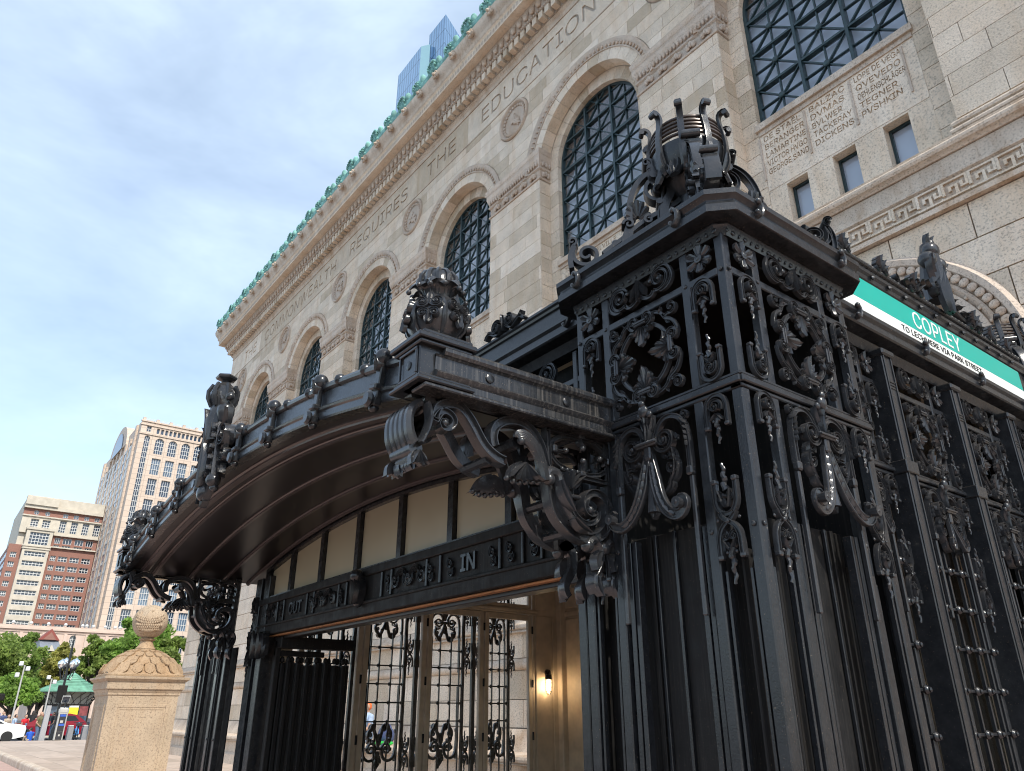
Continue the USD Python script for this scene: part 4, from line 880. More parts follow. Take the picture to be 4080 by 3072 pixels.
TEAL = pb('sign_green', (.0, .33, .27), .3, var=.03, scale=2); WHITE = pb('sign_white', (.72, .75, .73), .35, var=.04, scale=3); BLK = pb('sign_black', (.01, .01, .01), .4)
SG = put(ST, 'station_sign', FS.bx(1.45, 2.655, .898, 1.018, -.006, 0), IRON, smooth=False, label='long sign reading COPLEY in white on green')
put(SG, 'green_band', FS.bx(1.46, 2.645, .946, 1.012, 0, .0025, .0004), TEAL, smooth=False); put(SG, 'white_band', FS.bx(1.46, 2.645, .912, .9455, 0, .0025, .0004), WHITE, smooth=False)
def letters(parent, name, txt, F, u0, u1, v, hgt, mat, n, bold=False, dep=.0012):
    tm = meshkit.text_mesh(txt, 1.0, 1.0, bold); b = tm.bounds; vv = np.array(tm.vertices)
    vv[:, 0] = (vv[:, 0]-b[0][0])/(b[1][0]-b[0][0])*(u1-u0); vv[:, 1] *= hgt; vv[:, 2] *= dep
    put(parent, name, (vv, np.array(tm.faces)), mat, F.M(u0, v, n), smooth=False)
letters(SG, 'station_name', 'COPLEY', FS, 1.945, 2.222, .955, .049, WHITE, .0026)
letters(SG, 'direction_text', 'TO LECHMERE VIA PARK STREET', FS, 1.866, 2.335, .9195, .017, BLK, .0026)
# roof cresting above the sign
ct = []
for y in np.arange(1.47, 2.66, .022): ct.append(fixn(ball((0, y, 0), .0085, 1, (1, .7, 1))))
put(ST, 'cresting_rail', tf(J([fixn(tube([(0, 1.45, 0), (0, 2.66, 0)], .0075, 8))]+ct), mat4((K, 0, 0), (0, K, 0), (0, 0, K), (-.762*K, 0, E+1.062*K))), IRON)
bs = J([fixn(lathe([(.006, 0), (.0075, .003), (.0003, .008)], 8))])
for y in np.arange(1.5, 2.65, .085): put(ST, 'attic_boss', bs, IRON, FS.M(y, 1.034, .004))
def anthemion(sz=1.):
    ms = []
    for k in range(5):
        a = PI/2+(k-2)*.42; e = np.array([math.cos(a), math.sin(a)]); ms.append(leaf(e*.006*sz, e*(.05-.006*abs(k-2))*sz, .0105*sz, .014*sz, -.004, .008, 1, 0, True))
    return J(ms+volute((.018*sz, .004*sz), .012*sz, 2, -1.2, .004*sz, .016*sz, n0=-.005)+volute((-.018*sz, .004*sz), .012*sz, 1, 1.2, .004*sz, .016*sz, n0=-.005))
AN = anthemion()
for y, s in ((1.62, .9), (1.80, 1.0), (1.98, 1.25), (2.34, 1.25), (2.46, 1.0), (2.58, .9)):
    M = FS.M(y, 1.066, .004); M[:3, :3] *= s; put(ST, 'cresting_leaf', AN, IRONO, M)
for s in (-1, 1):
    M = FS.M(2.14, 1.07, .0); M[:3, 0] *= s
    put(ST, 'cresting_scroll', J([ribbon(smoothpath([(.25, .0), (.20, .012), (.14, .020), (.09, .045), (.055, .075)], 24), np.linspace(.008, .014, 24), .022, -.01, RPROF)]+[leaf((.06+.035*k, .05-.011*k), (.095+.035*k, .058-.012*k), .010, .016, .004, .006, 1) for k in range(5)]+volute((.255, .012), .014, -1.5, -1.3, .004, .02, n0=-.008)), IRON, M)
cc = [fixn(tube([(0, .0, .0), (0, .07, .004), (0, .14, .008), (0, .19, .008)], [.030, .036, .028, .018], 10)), fixn(ball((0, .165, .016), .030, 2, (1, .9, .8))), fixn(ball((-.03, .125, .012), .026, 2)), fixn(ball((.03, .125, .012), .026, 2)), fixn(ball((.018, .20, .012), .014, 1)), leaf((0, -.05), (0, .10), .034, .02, .016, .0, 3), leaf((-.01, .05), (-.05, .13), .018, .016, .006, .012, 2), leaf((.01, .05), (.05, .13), .018, .016, .006, .012, 2), leaf((0, .17), (.024, .225), .010, .012, .004, .01, 1), leaf((0, .17), (-.012, .22), .010, .012, .004, .01, 1)] + volute((.03, .02), .024, 2, -1.3, .006, .022)+volute((-.03, .02), .024, 1, 1.3, .006, .022)
put(ST, 'cresting_finial', J(cc), IRONO, FS.M(2.14, 1.10, .004))
# ---- north front: wall behind the canopy
for v0, v1, n in ((.715, .731, .0025),): put(ST, 'crossbar', FN.bx(-3.22, -1.08, v0, v1, -.012, n), IRON, smooth=False)
for u in np.linspace(-3.1, -1.2, 7):
    put(ST, 'bar', FN.bx(u-.008, u+.008, .60, .80, -.012, .004), IRON, smooth=False)
for u in np.linspace(-2.94, -1.36, 6): 
    M = FN.M(u, .766, .004); M[:3, 0] *= 1.1; M[:3, 2] *= .72; put(ST, 'scroll_band', O_SB, IRONO, M)
put(ST, 'back_plate', FN.bx(-3.22, -1.08, .60, .80, -.05, -.045), IRONP, smooth=False)
# ---- canopy
CX_, CHW = -2.15, 1.16
ZSP, ZCR = .497, .630      # springing and crown of the underside
Rc = ((CHW-.05)**2+(ZCR-ZSP)**2)/(2*(ZCR-ZSP)); zc0 = ZCR-Rc; A0 = math.asin((CHW-.05)/Rc)
def arcp(a, r=0.): return (CX_+(Rc+r)*math.sin(a), zc0+(Rc+r)*math.cos(a))
AA = np.linspace(-A0, A0, 49)
def arcsweep(prof, y, aa=AA):  # prof: (out toward -Y, radial)
    return fixn(loft([np.array([[arcp(a, rr)[0]*K, (y-o)*K, arcp(a, rr)[1]*K+E] for o, rr in prof]) for a in aa]))
YC = .577
put(ST, 'canopy_soffit', arcsweep([(0, 0), (0, .012), (-.53, .012), (-.53, 0)], YC+.01), SOFFIT)
put(ST, 'canopy_roof', arcsweep([(0, .04), (0, .05), (-.53, .05), (-.53, .04)], YC+.02), IRON)
put(ST, 'canopy_fascia', arcsweep([(-.02, -.004), (.004, -.004), (.006, .0), (.006, .014), (.010, .017), (.012, .021), (.008, .025), (.001, .027), (.001, .062), (.004, .065), (-.02, .066)], YC), IRON, smooth=25)
put(ST, 'canopy_gutter', arcsweep([(.001+.009*math.cos(t), .071+.009*math.sin(t)) for t in np.linspace(0, 2*PI, 10, endpoint=False)], YC), IRON)
for y in (.64, .68, .82, .955, 1.06):
    w = .0085 if y != .64 else .016
    put(ST, 'canopy_rib', arcsweep([(w, .004), (w, -.003), (w*.6, -.005), (w*.5, -.009), (-w*.5, -.009), (-w*.6, -.005), (-w, -.003), (-w, .004)], y), RIBM, smooth=25)
FC = Face('N', YC)
bk = J([fixn(trimesh.Trimesh(*cbox(-.0105, .0105, .002, .066, .0, .012, .002)[:2], process=False)), fixn(trimesh.Trimesh(*cbox(-.014, .014, .018, .030, .0, .020, .003)[:2], process=False)), fixn(trimesh.Trimesh(*cbox(-.012, .012, -.012, .006, .0, .016, .003)[:2], process=False)), fixn(ball((0, -.016, .008), .010, 1, (1, .8, 1))), fixn(ball((0, .082, .006), .017, 2, (1, 1.1, 1))), fixn(lathe([(.011, 0), (.017, .006), (.012, .012)], 10, (0, 0, .016))), leaf((0, .055), (0, .085), .012, .012, .006, .006, 2)])
kb_ = J([fixn(ball((0, .074, 0), .0135, 1, (.8, 1, 1.1)))])
xs_b = [-1.165, -1.455, -1.736, -1.985]
for xb in xs_b+[2*CX_-x for x in xs_b]:
    a = math.asin((xb-CX_)/Rc); x, z = arcp(a); M = mat4((K*math.cos(a), 0, -K*math.sin(a)), (K*math.sin(a), 0, K*math.cos(a)), (0, -K, 0), (x*K, (YC-.004)*K, z*K+E))
    put(ST, 'fascia_bracket', bk, IRON, M)
    for da in (-.013, .013):
        a2 = a+da*(3 if 0 else 3.4); x, z = arcp(a2)
        if abs(a2) < A0*.93: put(ST, 'gutter_knob', kb_, IRON, mat4((K*math.cos(a2), 0, -K*math.sin(a2)), (K*math.sin(a2), 0, K*math.cos(a2)), (0, -K, 0), (x*K, (YC-.001)*K, z*K+E)))
# crest in the middle of the fascia
cr = [fixn(trimesh.Trimesh(*cbox(-.05, .05, -.05, .07, .0, .03, .01)[:2], process=False))]
for s in (-1, 1):
    cr += [ribbon(smoothpath([(s*.056, -.055), (s*.052, 0), (s*.050, .05), (s*.046, .10)], 12), .011, .036, .0, GPROF), fixn(ball((s*.056, -.062, .025), .020, 1)), fixn(ball((s*.056, -.082, .02), .012, 1)), fixn(lathe([(.004, .0), (.016, .01), (.024, .03), (.024, .045), (.014, .062), (.004, .07)], 12))] 
    cr[-1].vertices[:, [1, 2]] = cr[-1].vertices[:, [2, 1]]; cr[-1].vertices += [s*.048, .10, .02]; cr[-1].fix_normals()
    cr += volute((s*.080, .055), .030, PI/2, -s*1.3, .008, .03) + volute((s*.088, .0), .018, PI/2, -s*1.2, .006, .024)
    cr += [leaf((s*.06, .09), (s*.105, .13), .020, .016, .01, .01, 3), leaf((s*.06, -.02), (s*.10, -.05), .014, .014, .006, .006, 2), fixn(ball((s*.07, .17+.004, .02), .012, 1))]
cr += [leaf((0, -.07), (0, .07), .030, .022, .028, .0, 3), fixn(ball((0, -.085, .03), .022, 2, (1, 1.1, .8))), leaf((0, -.09), (0, -.125), .016, .016, .016, .0, 2), fixn(tube([(0, .06, .02), (0, .12, .024), (0, .16, .02)], [.032, .036, .028], 12)), leaf((0, .05), (0, .15), .026, .02, .03, .01, 3)]
tp = lathe([(.016, 0), (.030, .012), (.040, .034), (.038, .052), (.028, .068), (.014, .082), (.012, .088), (.028, .094), (.031, .099), (.027, .104), (.001, .106)], 6)
tpm = fixn((np.stack([tp[0][:, 0], tp[0][:, 2]+.155, tp[0][:, 1]+.02], 1), tp[1])); cr.append(tpm)
for k in range(7):
    a = k*2*PI/7; cr.append(fixn(tube([(math.cos(a)*r, .155+z, .02+math.sin(a)*r) for r, z in ((.028, .006), (.040, .03), (.041, .05), (.03, .072))], .006, 5)))
for s in (-1, 1):
    for yy_, r_ in ((-.04, .012), (.03, .013), (.075, .012)): cr += volute((s*.026, yy_), r_, PI/2, -s*1.4, .004, .012, n0=.032)
    cr += [leaf((s*.03, .12), (s*.065, .165), .014, .014, .016, .012, 2), leaf((s*.012, .13), (s*.03, .20), .010, .012, .02, .012, 1), leaf((s*.075, .02), (s*.115, .06), .012, .012, .01, .012, 2), leaf((s*.045, -.06), (s*.03, -.11), .012, .014, .016, .006, 2)]
    for k in range(5): cr.append(leaf((s*.044, .10-.03*k), (s*.058, .085-.03*k), .006, .010, .034, .004, 1))
x, z = arcp(0); M = FC.M(CX_, z+.022, .006); M[:3, :3] *= 1.05
put(ST, 'canopy_crest', J(cr), IRONO, M)
# side fascias with end pedestals, finials
SIDEP = [(-.02, .498), (.004, .4985), (.006, .502), (.006, .514), (.010, .518), (.013, .523), (.008, .528), (.001, .530), (.001, .556), (.005, .559), (-.02, .560)]
for s, xs in ((1, -.992), (-1, -3.308)):
    pth = [(xs*K, .585*K, s, 0), (xs*K, (1.0 if s > 0 else 1.0)*K, s, 0)]
    pth = pth if s > 0 else pth[::-1]
    put(ST, 'canopy_side_fascia', fixn(profrun([(o*K, z*K+E) for o, z in SIDEP], pth)), IRONS, smooth=25)
    put(ST, 'canopy_side_gutter', fixn(tube([((xs+s*.002)*K, .60*K, .568*K+E), ((xs+s*.002)*K, 1.0*K, .568*K+E)], .010*K, 10)), IRONS)
    put(ST, 'canopy_side_lip', kb(xs-.03, xs+.016, .56, 1.0, .490, .4975), IRONS, smooth=False)
    put(ST, 'canopy_side_top', kb(min(xs-s*.06, xs), max(xs-s*.06, xs), .60, 1.0, .556, .565), IRONS, smooth=False)
    pe = put(ST, 'pedestal', kb(xs-.045-(.012 if s > 0 else -.0), xs+.045-(.045 if s > 0 else 0)+.0, .556, .650, .500, .582), IRON, smooth=False)
    x0, x1 = (xs-.075, xs+.006) if s > 0 else (xs-.006, xs+.075)
    for zz0, zz1, e in ((.500, .508, .010), (.5085, .515, .004), (.570, .577, .006), (.5775, .588, .012)): put(pe, 'pedestal_moulding', kb(x0-e, x1+e, .556-e, .650+e, zz0, zz1), IRON, smooth=False)
    put(pe, 'pedestal_panel', J([fixn(trimesh.Trimesh(*cbox(-.030, .030, -.027, -.022, 0, .004, .001)[:2], process=False)), fixn(trimesh.Trimesh(*cbox(-.030, .030, .022, .027, 0, .004, .001)[:2], process=False)), fixn(trimesh.Trimesh(*cbox(-.030, -.025, -.022, .022, 0, .004, .001)[:2], process=False)), fixn(trimesh.Trimesh(*cbox(.025, .030, -.022, .022, 0, .004, .001)[:2], process=False)), bolt(0, 0, 0, .008)]), IRON, Face('N', .556).M((x0+x1)/2, .541, .0))
    put(ST, 'urn_finial', URN, IRONO, mat4((K, 0, 0), (0, K, 0), (0, 0, K), ((x0+x1)/2*K, .606*K, E+.588*K)))
    put(ST, 'urn_plinth', kb(x0-.006, x1+.006, .556, .656, .5885, .597), IRON, smooth=False)
    if s > 0:
        for y in (.70, .88): put(ST, 'bolt', J([bolt(0, 0, 0, .009)]), IRON, west((xs+.002)*K, y*K, E+.543*K, K))
# ---- scroll brackets under the canopy sides: two iron plates each
C1 = [(.626, .449), (.619, .451), (.614, .445), (.618, .438), (.632, .440), (.640, .456), (.628, .467), (.611, .463), (.602, .448), (.604, .466), (.622, .482), (.646, .485), (.666, .473), (.685, .450), (.702, .427), (.722, .412), (.748, .404)]
C2 = [(.726, .428), (.722, .445), (.727, .463), (.745, .478), (.774, .485), (.802, .480), (.823, .462), (.836, .437), (.843, .408), (.850, .392), (.855, .365), (.862, .338), (.883, .313), (.914, .296), (.950, .293), (.980, .309), (.997, .339), (.993, .368), (.973, .381), (.948, .377), (.937, .361), (.939, .346), (.951, .339), (.962, .345)]
STM = [(.893, .402), (.900, .381), (.903, .359), (.906, .341), (.922, .325), (.947, .321), (.967, .333), (.969, .348)]
LOW = [(.61, .440), (.640, .405), (.665, .375), (.69, .350), (.72, .34), (.752, .36), (.775, .385)]
LOW2 = [(.845, .40), (.838, .36), (.845, .315), (.868, .275), (.905, .252), (.945, .250)]
def oval():
    t = np.linspace(0, 2*PI, 41); return np.column_stack([.930+.073*np.sign(np.cos(t))*np.abs(np.cos(t))**.8, .450+.035*np.sign(np.sin(t))*np.abs(np.sin(t))**.8])
br = [ribbon(smoothpath(C1, 60), np.concatenate([np.linspace(.004, .009, 30), np.full(30, .0098)]), .022), ribbon(smoothpath(C2, 90), np.concatenate([np.full(30, .0092), np.full(40, .0108), np.linspace(.0108, .0055, 20)]), .022), ribbon(smoothpath(STM, 30), np.linspace(.007, .0045, 30), .016, .004),
      ribbon(oval(), .0045, .012, .006), ribbon([(.845, .489), (.90, .4895), (1.0, .491)], .005, .016, .004), ribbon([(.855, .408), (.90, .408), (1.0, .407)], .005, .016, .004), ribbon([(.852, .405), (.850, .45), (.848, .49)], .005, .016, .004), ribbon([(.998, .405), (.998, .45), (.998, .49)], .004, .016, .004)]
for a, c_ in ((0, (.930, .487)), (PI, (.930, .414)), (PI/2, (.862, .45)), (-PI/2, (.998, .45))):
    br += rot2([leaf((0, 0), (0, -.022), .005, .012, .01, .008, 1, .003), fixn(ball((0, -.024, .024), .006, 1)), fixn(trimesh.Trimesh(*cbox(-.007, .007, -.004, .006, .004, .026, .002)[:2], process=False))], a, c_)
# acanthus swirl and its fan
for k in range(6):
    t = np.linspace(0, 1, 16); r0 = .050-.007*k
    p = np.column_stack([.782+.006*k*t+r0*np.cos(2.6-2.9*t)*(.25+.75*t), .448-.0*t+r0*.9*np.sin(2.6-2.9*t)*(.25+.75*t)-.055*t**2])
    br.append(fixn(tube(np.column_stack([p, .020+.010*t]), .0052+.003*t, 6)))
for k in range(6):
    e = (.748+.014*k, .372-.004*math.sin(k)); br += [leaf((.785, .405), (e[0], e[1]), .011, .018, .012, .010, 1), fixn(ball((e[0], e[1], .024), .0055, 1))]
br += [fixn(ball((.782, .448, .022), .008, 1))]
# hoof-like end scroll, foot leaves, cup of the flame, back pads
hp = smoothpath([(.600, .476), (.584, .478), (.570, .466), (.565, .444), (.568, .422), (.577, .405)], 24)
hv = tube(np.column_stack([hp, np.zeros(24)]), np.interp(np.linspace(0, 1, 24), [0, .2, .45, .7, 1], [.007, .010, .0115, .010, .012]), 12)
hoof = [fixn((hv[0]*[1, 1, 2.7]+[0, 0, -.029], hv[1]))]
for n_ in (-.062, -.045, -.029, -.013, .004): hoof.append(fixn(tube(np.column_stack([hp[3:]-[.005, 0], np.full(21, n_)]), np.linspace(.0075, .0095, 21), 6)))
hoof += [fixn(tube([(.596, .486, -.068), (.596, .486, .010)], .011, 10)), fixn(tube([(.576, .398, -.062), (.576, .398, .004)], .013, 12)), fixn(tube([(.580, .382, -.050), (.580, .382, -.008)], .012, 10))]
for n_ in (-.05, -.04, -.029, -.018, -.008): hoof.append(leaf((.580, .385), (.572+.004*(n_ > -.03), .362), .008, .012, n_-.006, .003, 1))
HOOF = J(hoof)
br += [ribbon(smoothpath([(.588, .478), (.596, .455), (.592, .430), (.580, .404)], 16), .0045, .022, .0, RPROF)]
for k in range(4): br.append(leaf((.576, .39), (.562+.010*k, .365+.002*(k % 2)), .008, .014, .004, .004, 1))
for k in range(5): br.append(leaf((.896, .378), (.878+.012*k, .412-.003*abs(k-2)), .009, .018, .006, .010, 1)); br.append(fixn(ball((.878+.0125*k, .414, .022), .004, 1)))
br += [fixn(trimesh.Trimesh(*cbox(.888, .918, .360, .367, .0, .030, .003)[:2], process=False)), fixn(ball((.948, .347, .018), .0075, 1)), fixn(ball((.622, .447, .018), .007, 1))]
for y0 in (.955, .998): br += [ribbon(smoothpath([(y0-.012, .282), (y0+.006, .290), (y0+.016, .275), (y0+.012, .245), (y0-.002, .222), (y0+.004, .198)], 22), np.linspace(.012, .006, 22), .024, 0, RPROF), fixn(ball((y0-.012, .280, .012), .013, 1)), leaf((y0+.01, .27), (y0-.006, .235), .012, .016, .012, .004, 2), leaf((y0, .225), (y0+.006, .19), .009, .016, .01, .004, 2)]
br.append(ribbon([(1.003, .29), (1.003, .40), (1.003, .49)], .009, .018, .0, FPROF))
br += [ribbon(smoothpath([(.838, .385), (.848, .402), (.862, .400), (.868, .375), (.876, .345), (.892, .322)], 24), np.linspace(.012, .006, 24), .014, .020, RPROF), leaf((.86, .385), (.885, .33), .012, .016, .026, .004, 2), leaf((.89, .32), (.925, .296), .011, .016, .026, .004, 2), fixn(ball((.842, .386, .026), .012, 1))]
BR = J(br)
low = J([ribbon(smoothpath(LOW, 34), .008, .020, 0, RPROF), ribbon(smoothpath(LOW2, 34), np.linspace(.010, .007, 34), .020, 0, RPROF)] + [leaf((.745+.012*k, .372), (.735+.016*k, .338), .010, .016, .004, .006, 1) for k in range(5)] + [leaf((.905+.012*k, .262), (.90+.016*k, .236), .010, .016, .004, .006, 1) for k in range(4)] + [fixn(ball((.84, .40, .01), .016, 1)), fixn(ball((.955, .262, .014), .014, 1))])
pads = J([fixn(tube([(a, b, -.07), (a, b, .01)], r_, 8)) for a, b, r_ in ((.622, .449, .012), (.782, .448, .012), (.946, .346, .013), (.72, .405, .009), (.86, .35, .009), (.90, .30, .009), (.93, .49, .006), (.93, .41, .006))])
for s, xs in ((1, -1.028), (-1, -3.272)):
    M = mat4((0, K, 0), (0, 0, K), (s*K, 0, 0), (xs*K, 0, E))
    put(ST, 'canopy_bracket', BR, IRONO, M); put(ST, 'bracket_end', HOOF, IRONO, M)
    M2 = mat4((0, K, 0), (0, 0, K), (-s*K, 0, 0), ((xs-s*.058)*K, 0, E)); put(ST, 'canopy_bracket', BR, IRONO, M2)
    put(ST, 'bracket_pad', pads, IRON, M, kind='stuff')
# ---- fan of cream panes under the arch, lintel, entrance posts
FF = Face('N', 1.085)
fan = Polygon([(CX_-CHW, .405)]+[(arcp(a, -.012)[0], arcp(a, -.012)[1]) for a in AA]+[(CX_+CHW, .405)]).buffer(0).intersection(sbox(-3.075, .408, -1.18, .7))
def frK(poly, y, dep): 
    m = extr(aff.scale(poly, K, K, origin=(0, 0)), dep*K); return tf(m, mat4((1, 0, 0), (0, 0, 1), (0, -1, 0), (0, (y+dep)*K, E)))
mull = [-2.823, -2.549, -2.266, -1.981, -1.70, -1.436]
ed = [-3.06]+mull+[-1.19]
for i in range(len(ed)-1):
    q = fan.intersection(sbox(ed[i]+.012, .41, ed[i+1]-.012, .8)).buffer(-.004)
    for g in polys(q): put(ST, 'fan_pane', frK(g, 1.088, .004), CREAM, smooth=False)
for m in mull: put(ST, 'fan_mullion', frK(fan.buffer(.006).intersection(sbox(m-.013, .40, m+.013, .8)), 1.074, .03), IRON, smooth=False)
put(ST, 'fan_frame', frK(fan.buffer(.004).difference(fan.buffer(-.010)), 1.070, .035), IRON, smooth=False)
put(ST, 'fan_backing', frK(fan.buffer(.03), 1.12, .01), WOOD)
L_ = put(ST, 'lintel', FF.bx(-3.10, -1.12, .272, .408, -.03, .012), IRONP, smooth=False)
put(L_, 'lintel_moulding', FF.bx(-3.10, -1.12, .388, .412, .012, .022), IRONP, smooth=False); put(L_, 'lintel_moulding', FF.bx(-3.10, -1.12, .272, .310, .012, .018), IRONP, smooth=False); put(L_, 'lintel_moulding', FF.bx(-3.10, -1.12, .303, .311, .018, .024), IRONP, smooth=False)
orn = J(volute((.035, .0), .022, 2, 1.3, .005, .008)+volute((-.035, .0), .022, 1, -1.3, .005, .008)+[leaf((-.03, .012), (.03, .012), .012, .010, 0, 0, 3, -.012), leaf((.05, -.02), (.05, .02), .008, .008, 0, 0, 1), leaf((-.05, -.02), (-.05, .02), .008, .008, 0, 0, 1)])
orn2 = J(volute((.0, .010), .014, 2, 1.3, .004, .008)+volute((.004, -.014), .012, 1, -1.3, .004, .008))
for u in (-2.96, -2.44, -1.94, -1.86, -2.52): put(L_, 'lintel_scroll', orn, IRON, FF.M(u, .348, .012))
for u in (-2.86, -2.58, -2.34, -2.02, -1.78, -1.68, -1.49, -1.42, -1.33, -1.26): put(L_, 'lintel_scroll', orn2, IRON, FF.M(u, .348, .012))
for u in (-2.90, -2.835, -2.62, -2.56, -2.36, -2.30, -2.06, -2.0, -1.80, -1.73, -1.46, -1.37, -1.30): put(L_, 'lintel_divider', FF.bx(u-.004, u+.004, .312, .387, .012, .020), IRON, smooth=False)
letters(L_, 'word_out', 'OUT', FF, -2.785, -2.665, .329, .040, IRON, .012, True, .006); letters(L_, 'word_in', 'IN', FF, -1.632, -1.565, .329, .042, IRON, .012, True, .006)
put(L_, 'lintel_boss', J([leaf((0, -.05), (0, .05), .03, .03, .01, 0, 3), fixn(ball((0, .035, .03), .022, 1)), fixn(ball((0, -.045, .02), .015, 1))]), IRON, FF.M(-2.18, .352, .012))
put(ST, 'lintel_soffit', kb(-3.08, -1.14, 1.088, 1.108, .266, .2715), WOODO, smooth=False)
put(ST, 'track_beam', kb(-3.0, -1.2, 1.108, 1.15, .255, .2715), SOFFIT, smooth=False)
for u, w in ((-3.16, .06), (-3.06, .05)): put(ST, 'entrance_post', FF.bx(u, u+w, GZ, .50, -.05, .02), IRON, smooth=False)
put(ST, 'entrance_post', FF.bx(-1.155, -1.09, GZ, .50, -.05, .01), IRON, smooth=False); put(ST, 'entrance_post', FF.bx(-1.20, -1.175, GZ, .30, -.05, .005), IRON, smooth=False)
put(ST, 'entrance_jamb', FF.bx(-3.005, -2.97, GZ, .27, -.09, -.03), WOOD, smooth=False)
cap = J([leaf((0, .04), (0, -.05), .03, .03, .0, 0, 3), leaf((.02, .03), (.03, -.04), .012, .02, .0, 0, 1), leaf((-.02, .03), (-.03, -.04), .012, .02, .0, 0, 1)]+volute((.02, .03), .014, 1, 1.2, .005, .02)+volute((-.02, .03), .014, 2, -1.2, .005, .02))
for u in (-3.03, -2.97): put(ST, 'post_capital', cap, IRON, FF.M(u, .235, .02))
for s, xx in ((1, -3.13),): 
    M = FF.M(xx, .42, .02); put(ST, 'hook_ornament', O_HT, IRON, M); put(ST, 'knot_ornament', O_KN, IRON, FF.M(xx, .32, .02))
# folding gate inside the opening
GT = put(ST, 'folding_gate', cat([kb(-2.97, -2.94, 1.12, 1.40, GZ, GZ+.012), kb(-2.975, -2.945, 1.10, 1.12, GZ, .25)], False), IRONP, smooth=False, label='black folding gate pushed back to one side')
for k in range(15):
    y = 1.125+.019*k; put(GT, 'gate_slat', kb(-2.972+.012*(k % 2), -2.945+.012*(k % 2), y, y+.016, GZ, .17+.018*math.sin(k*.9)*.3), IRONP, smooth=False)
    put(GT, 'slat_tip', J([fixn(ball((0, 0, 0), .009, 1, (1, 1, 1.4))), fixn(ball((0, 0, -.02), .007, 1))]), IRONP, mat4((K, 0, 0), (0, K, 0), (0, 0, K), ((-2.958+.012*(k % 2))*K, (y+.008)*K, E+.182*K)))
put(ST, 'gate_arm', kb(-2.96, -2.90, 1.10, 1.40, .222, .262), IRONP, smooth=False); put(ST, 'gate_arm', kb(-2.97, -2.95, 1.10, 1.3, .195, .215), IRONP, smooth=False)
# ---- east wall seen from inside
FE = Face('E', -3.52)
em = [1.40, 1.70, 2.05, 2.40, 2.70]
for i in range(4):
    bay(FE, em[i]+.008, em[i+1]-.008, glass=False)
    if i in (0,): pass
for p in em[1:4]: put(ST, 'pilaster', FE.bx(p-.011, p+.011, GZ, .80, -.01, .01), IRON, smooth=False)
put(ST, 'rail', FE.bx(1.4, 2.72, .49, .516, -.012, .012), IRON, smooth=False)
put(ST, 'main_cornice', kb(-3.56, -3.47, 1.4, 2.72, .80, .87), IRON, smooth=False); put(ST, 'attic', kb(-3.56, -3.50, 1.4, 2.72, .87, 1.05), IRON, smooth=False)
XI = -3.46
wm = [1.39, 1.715, 2.07, 2.425, 2.755]
for i in range(4):
    a, b = wm[i]+.004, wm[i+1]-.004
    Dr = put(ST, 'glazed_door', cat([kb(XI-.012, XI+.012, a, a+.026, GZ, .50), kb(XI-.012, XI+.012, b-.026, b, GZ, .50), kb(XI-.012, XI+.012, a+.026, b-.026, .470, .50), kb(XI-.012, XI+.012, a+.026, b-.026, GZ, GZ+.06)], False), WOOD, smooth=False)
    put(Dr, 'pane', kb(XI-.002, XI+.002, a+.026, b-.026, GZ+.06, .47, .0005), GLASS, smooth=False)
    for v in (.42, .14, -.12, -.36): put(Dr, 'hinge', kb(XI+.012, XI+.018, b-.006, b+.004, v-.02, v+.02, .001), IRON, smooth=False)
    Tr = put(ST, 'transom_light', cat([kb(XI-.01, XI+.010, a, a+.022, .535, .80), kb(XI-.01, XI+.010, b-.022, b, .535, .80), kb(XI-.01, XI+.010, a+.022, b-.022, .535, .555), kb(XI-.01, XI+.010, a+.022, b-.022, .78, .80)], False), WOOD, smooth=False)
    put(Tr, 'pane', kb(XI-.002, XI+.002, a+.022, b-.022, .555, .78, .0005), GLASS, smooth=False)
put(ST, 'transom_bar', cat([kb(XI-.02, XI+.018, 1.38, 2.78, .503, .532), kb(XI+.018, XI+.03, 1.38, 2.78, .514, .526)], False), WOOD, smooth=False)
# south wall and corner panelling, ceiling, floor
put(ST, 'inner_wall', kb(XI-.02, XI+.008, 2.758, 2.98, GZ, .82), WOOD, smooth=False)
put(ST, 'inner_wall', kb(XI, -.75, 2.98, 3.0, GZ, .82), WOOD, smooth=False)
for y0, y1, v0, v1 in ((2.775, 2.885, -.6, .50), (2.775, 2.885, .535, .78), (2.90, 2.965, -.6, .50)): put(ST, 'wall_panel', kb(XI+.008, XI+.014, y0, y1, max(v0, GZ), v1, .003), WOOD, smooth=False)
for k in range(9):
    u0 = XI+.03+k*.3
    for v0, v1 in ((GZ+.05, .49), (.55, .78)): put(ST, 'wall_panel', kb(u0, u0+.24, 2.968, 2.98, v0, v1, .004), WOOD, smooth=False)
put(ST, 'wall_rail', kb(XI, -.8, 2.96, 2.98, .505, .53), WOOD, smooth=False)
put(ST, 'inner_pilaster', kb(XI, XI+.05, 2.93, 2.98, GZ, .8, .004), WOOD, smooth=False)
put(ST, 'ceiling', kb(-3.5, -.8, 1.12, 3.0, .815, .83), WOOD, smooth=False); put(ST, 'roof', kb(-3.56, -.79, 1.13, 3.05, .99, 1.0), IRON, smooth=False)
put(ST, 'floor', kb(-3.6, -.72, 1.02, 3.08, GZ-.01, GZ+.004), FLOOR, smooth=False)
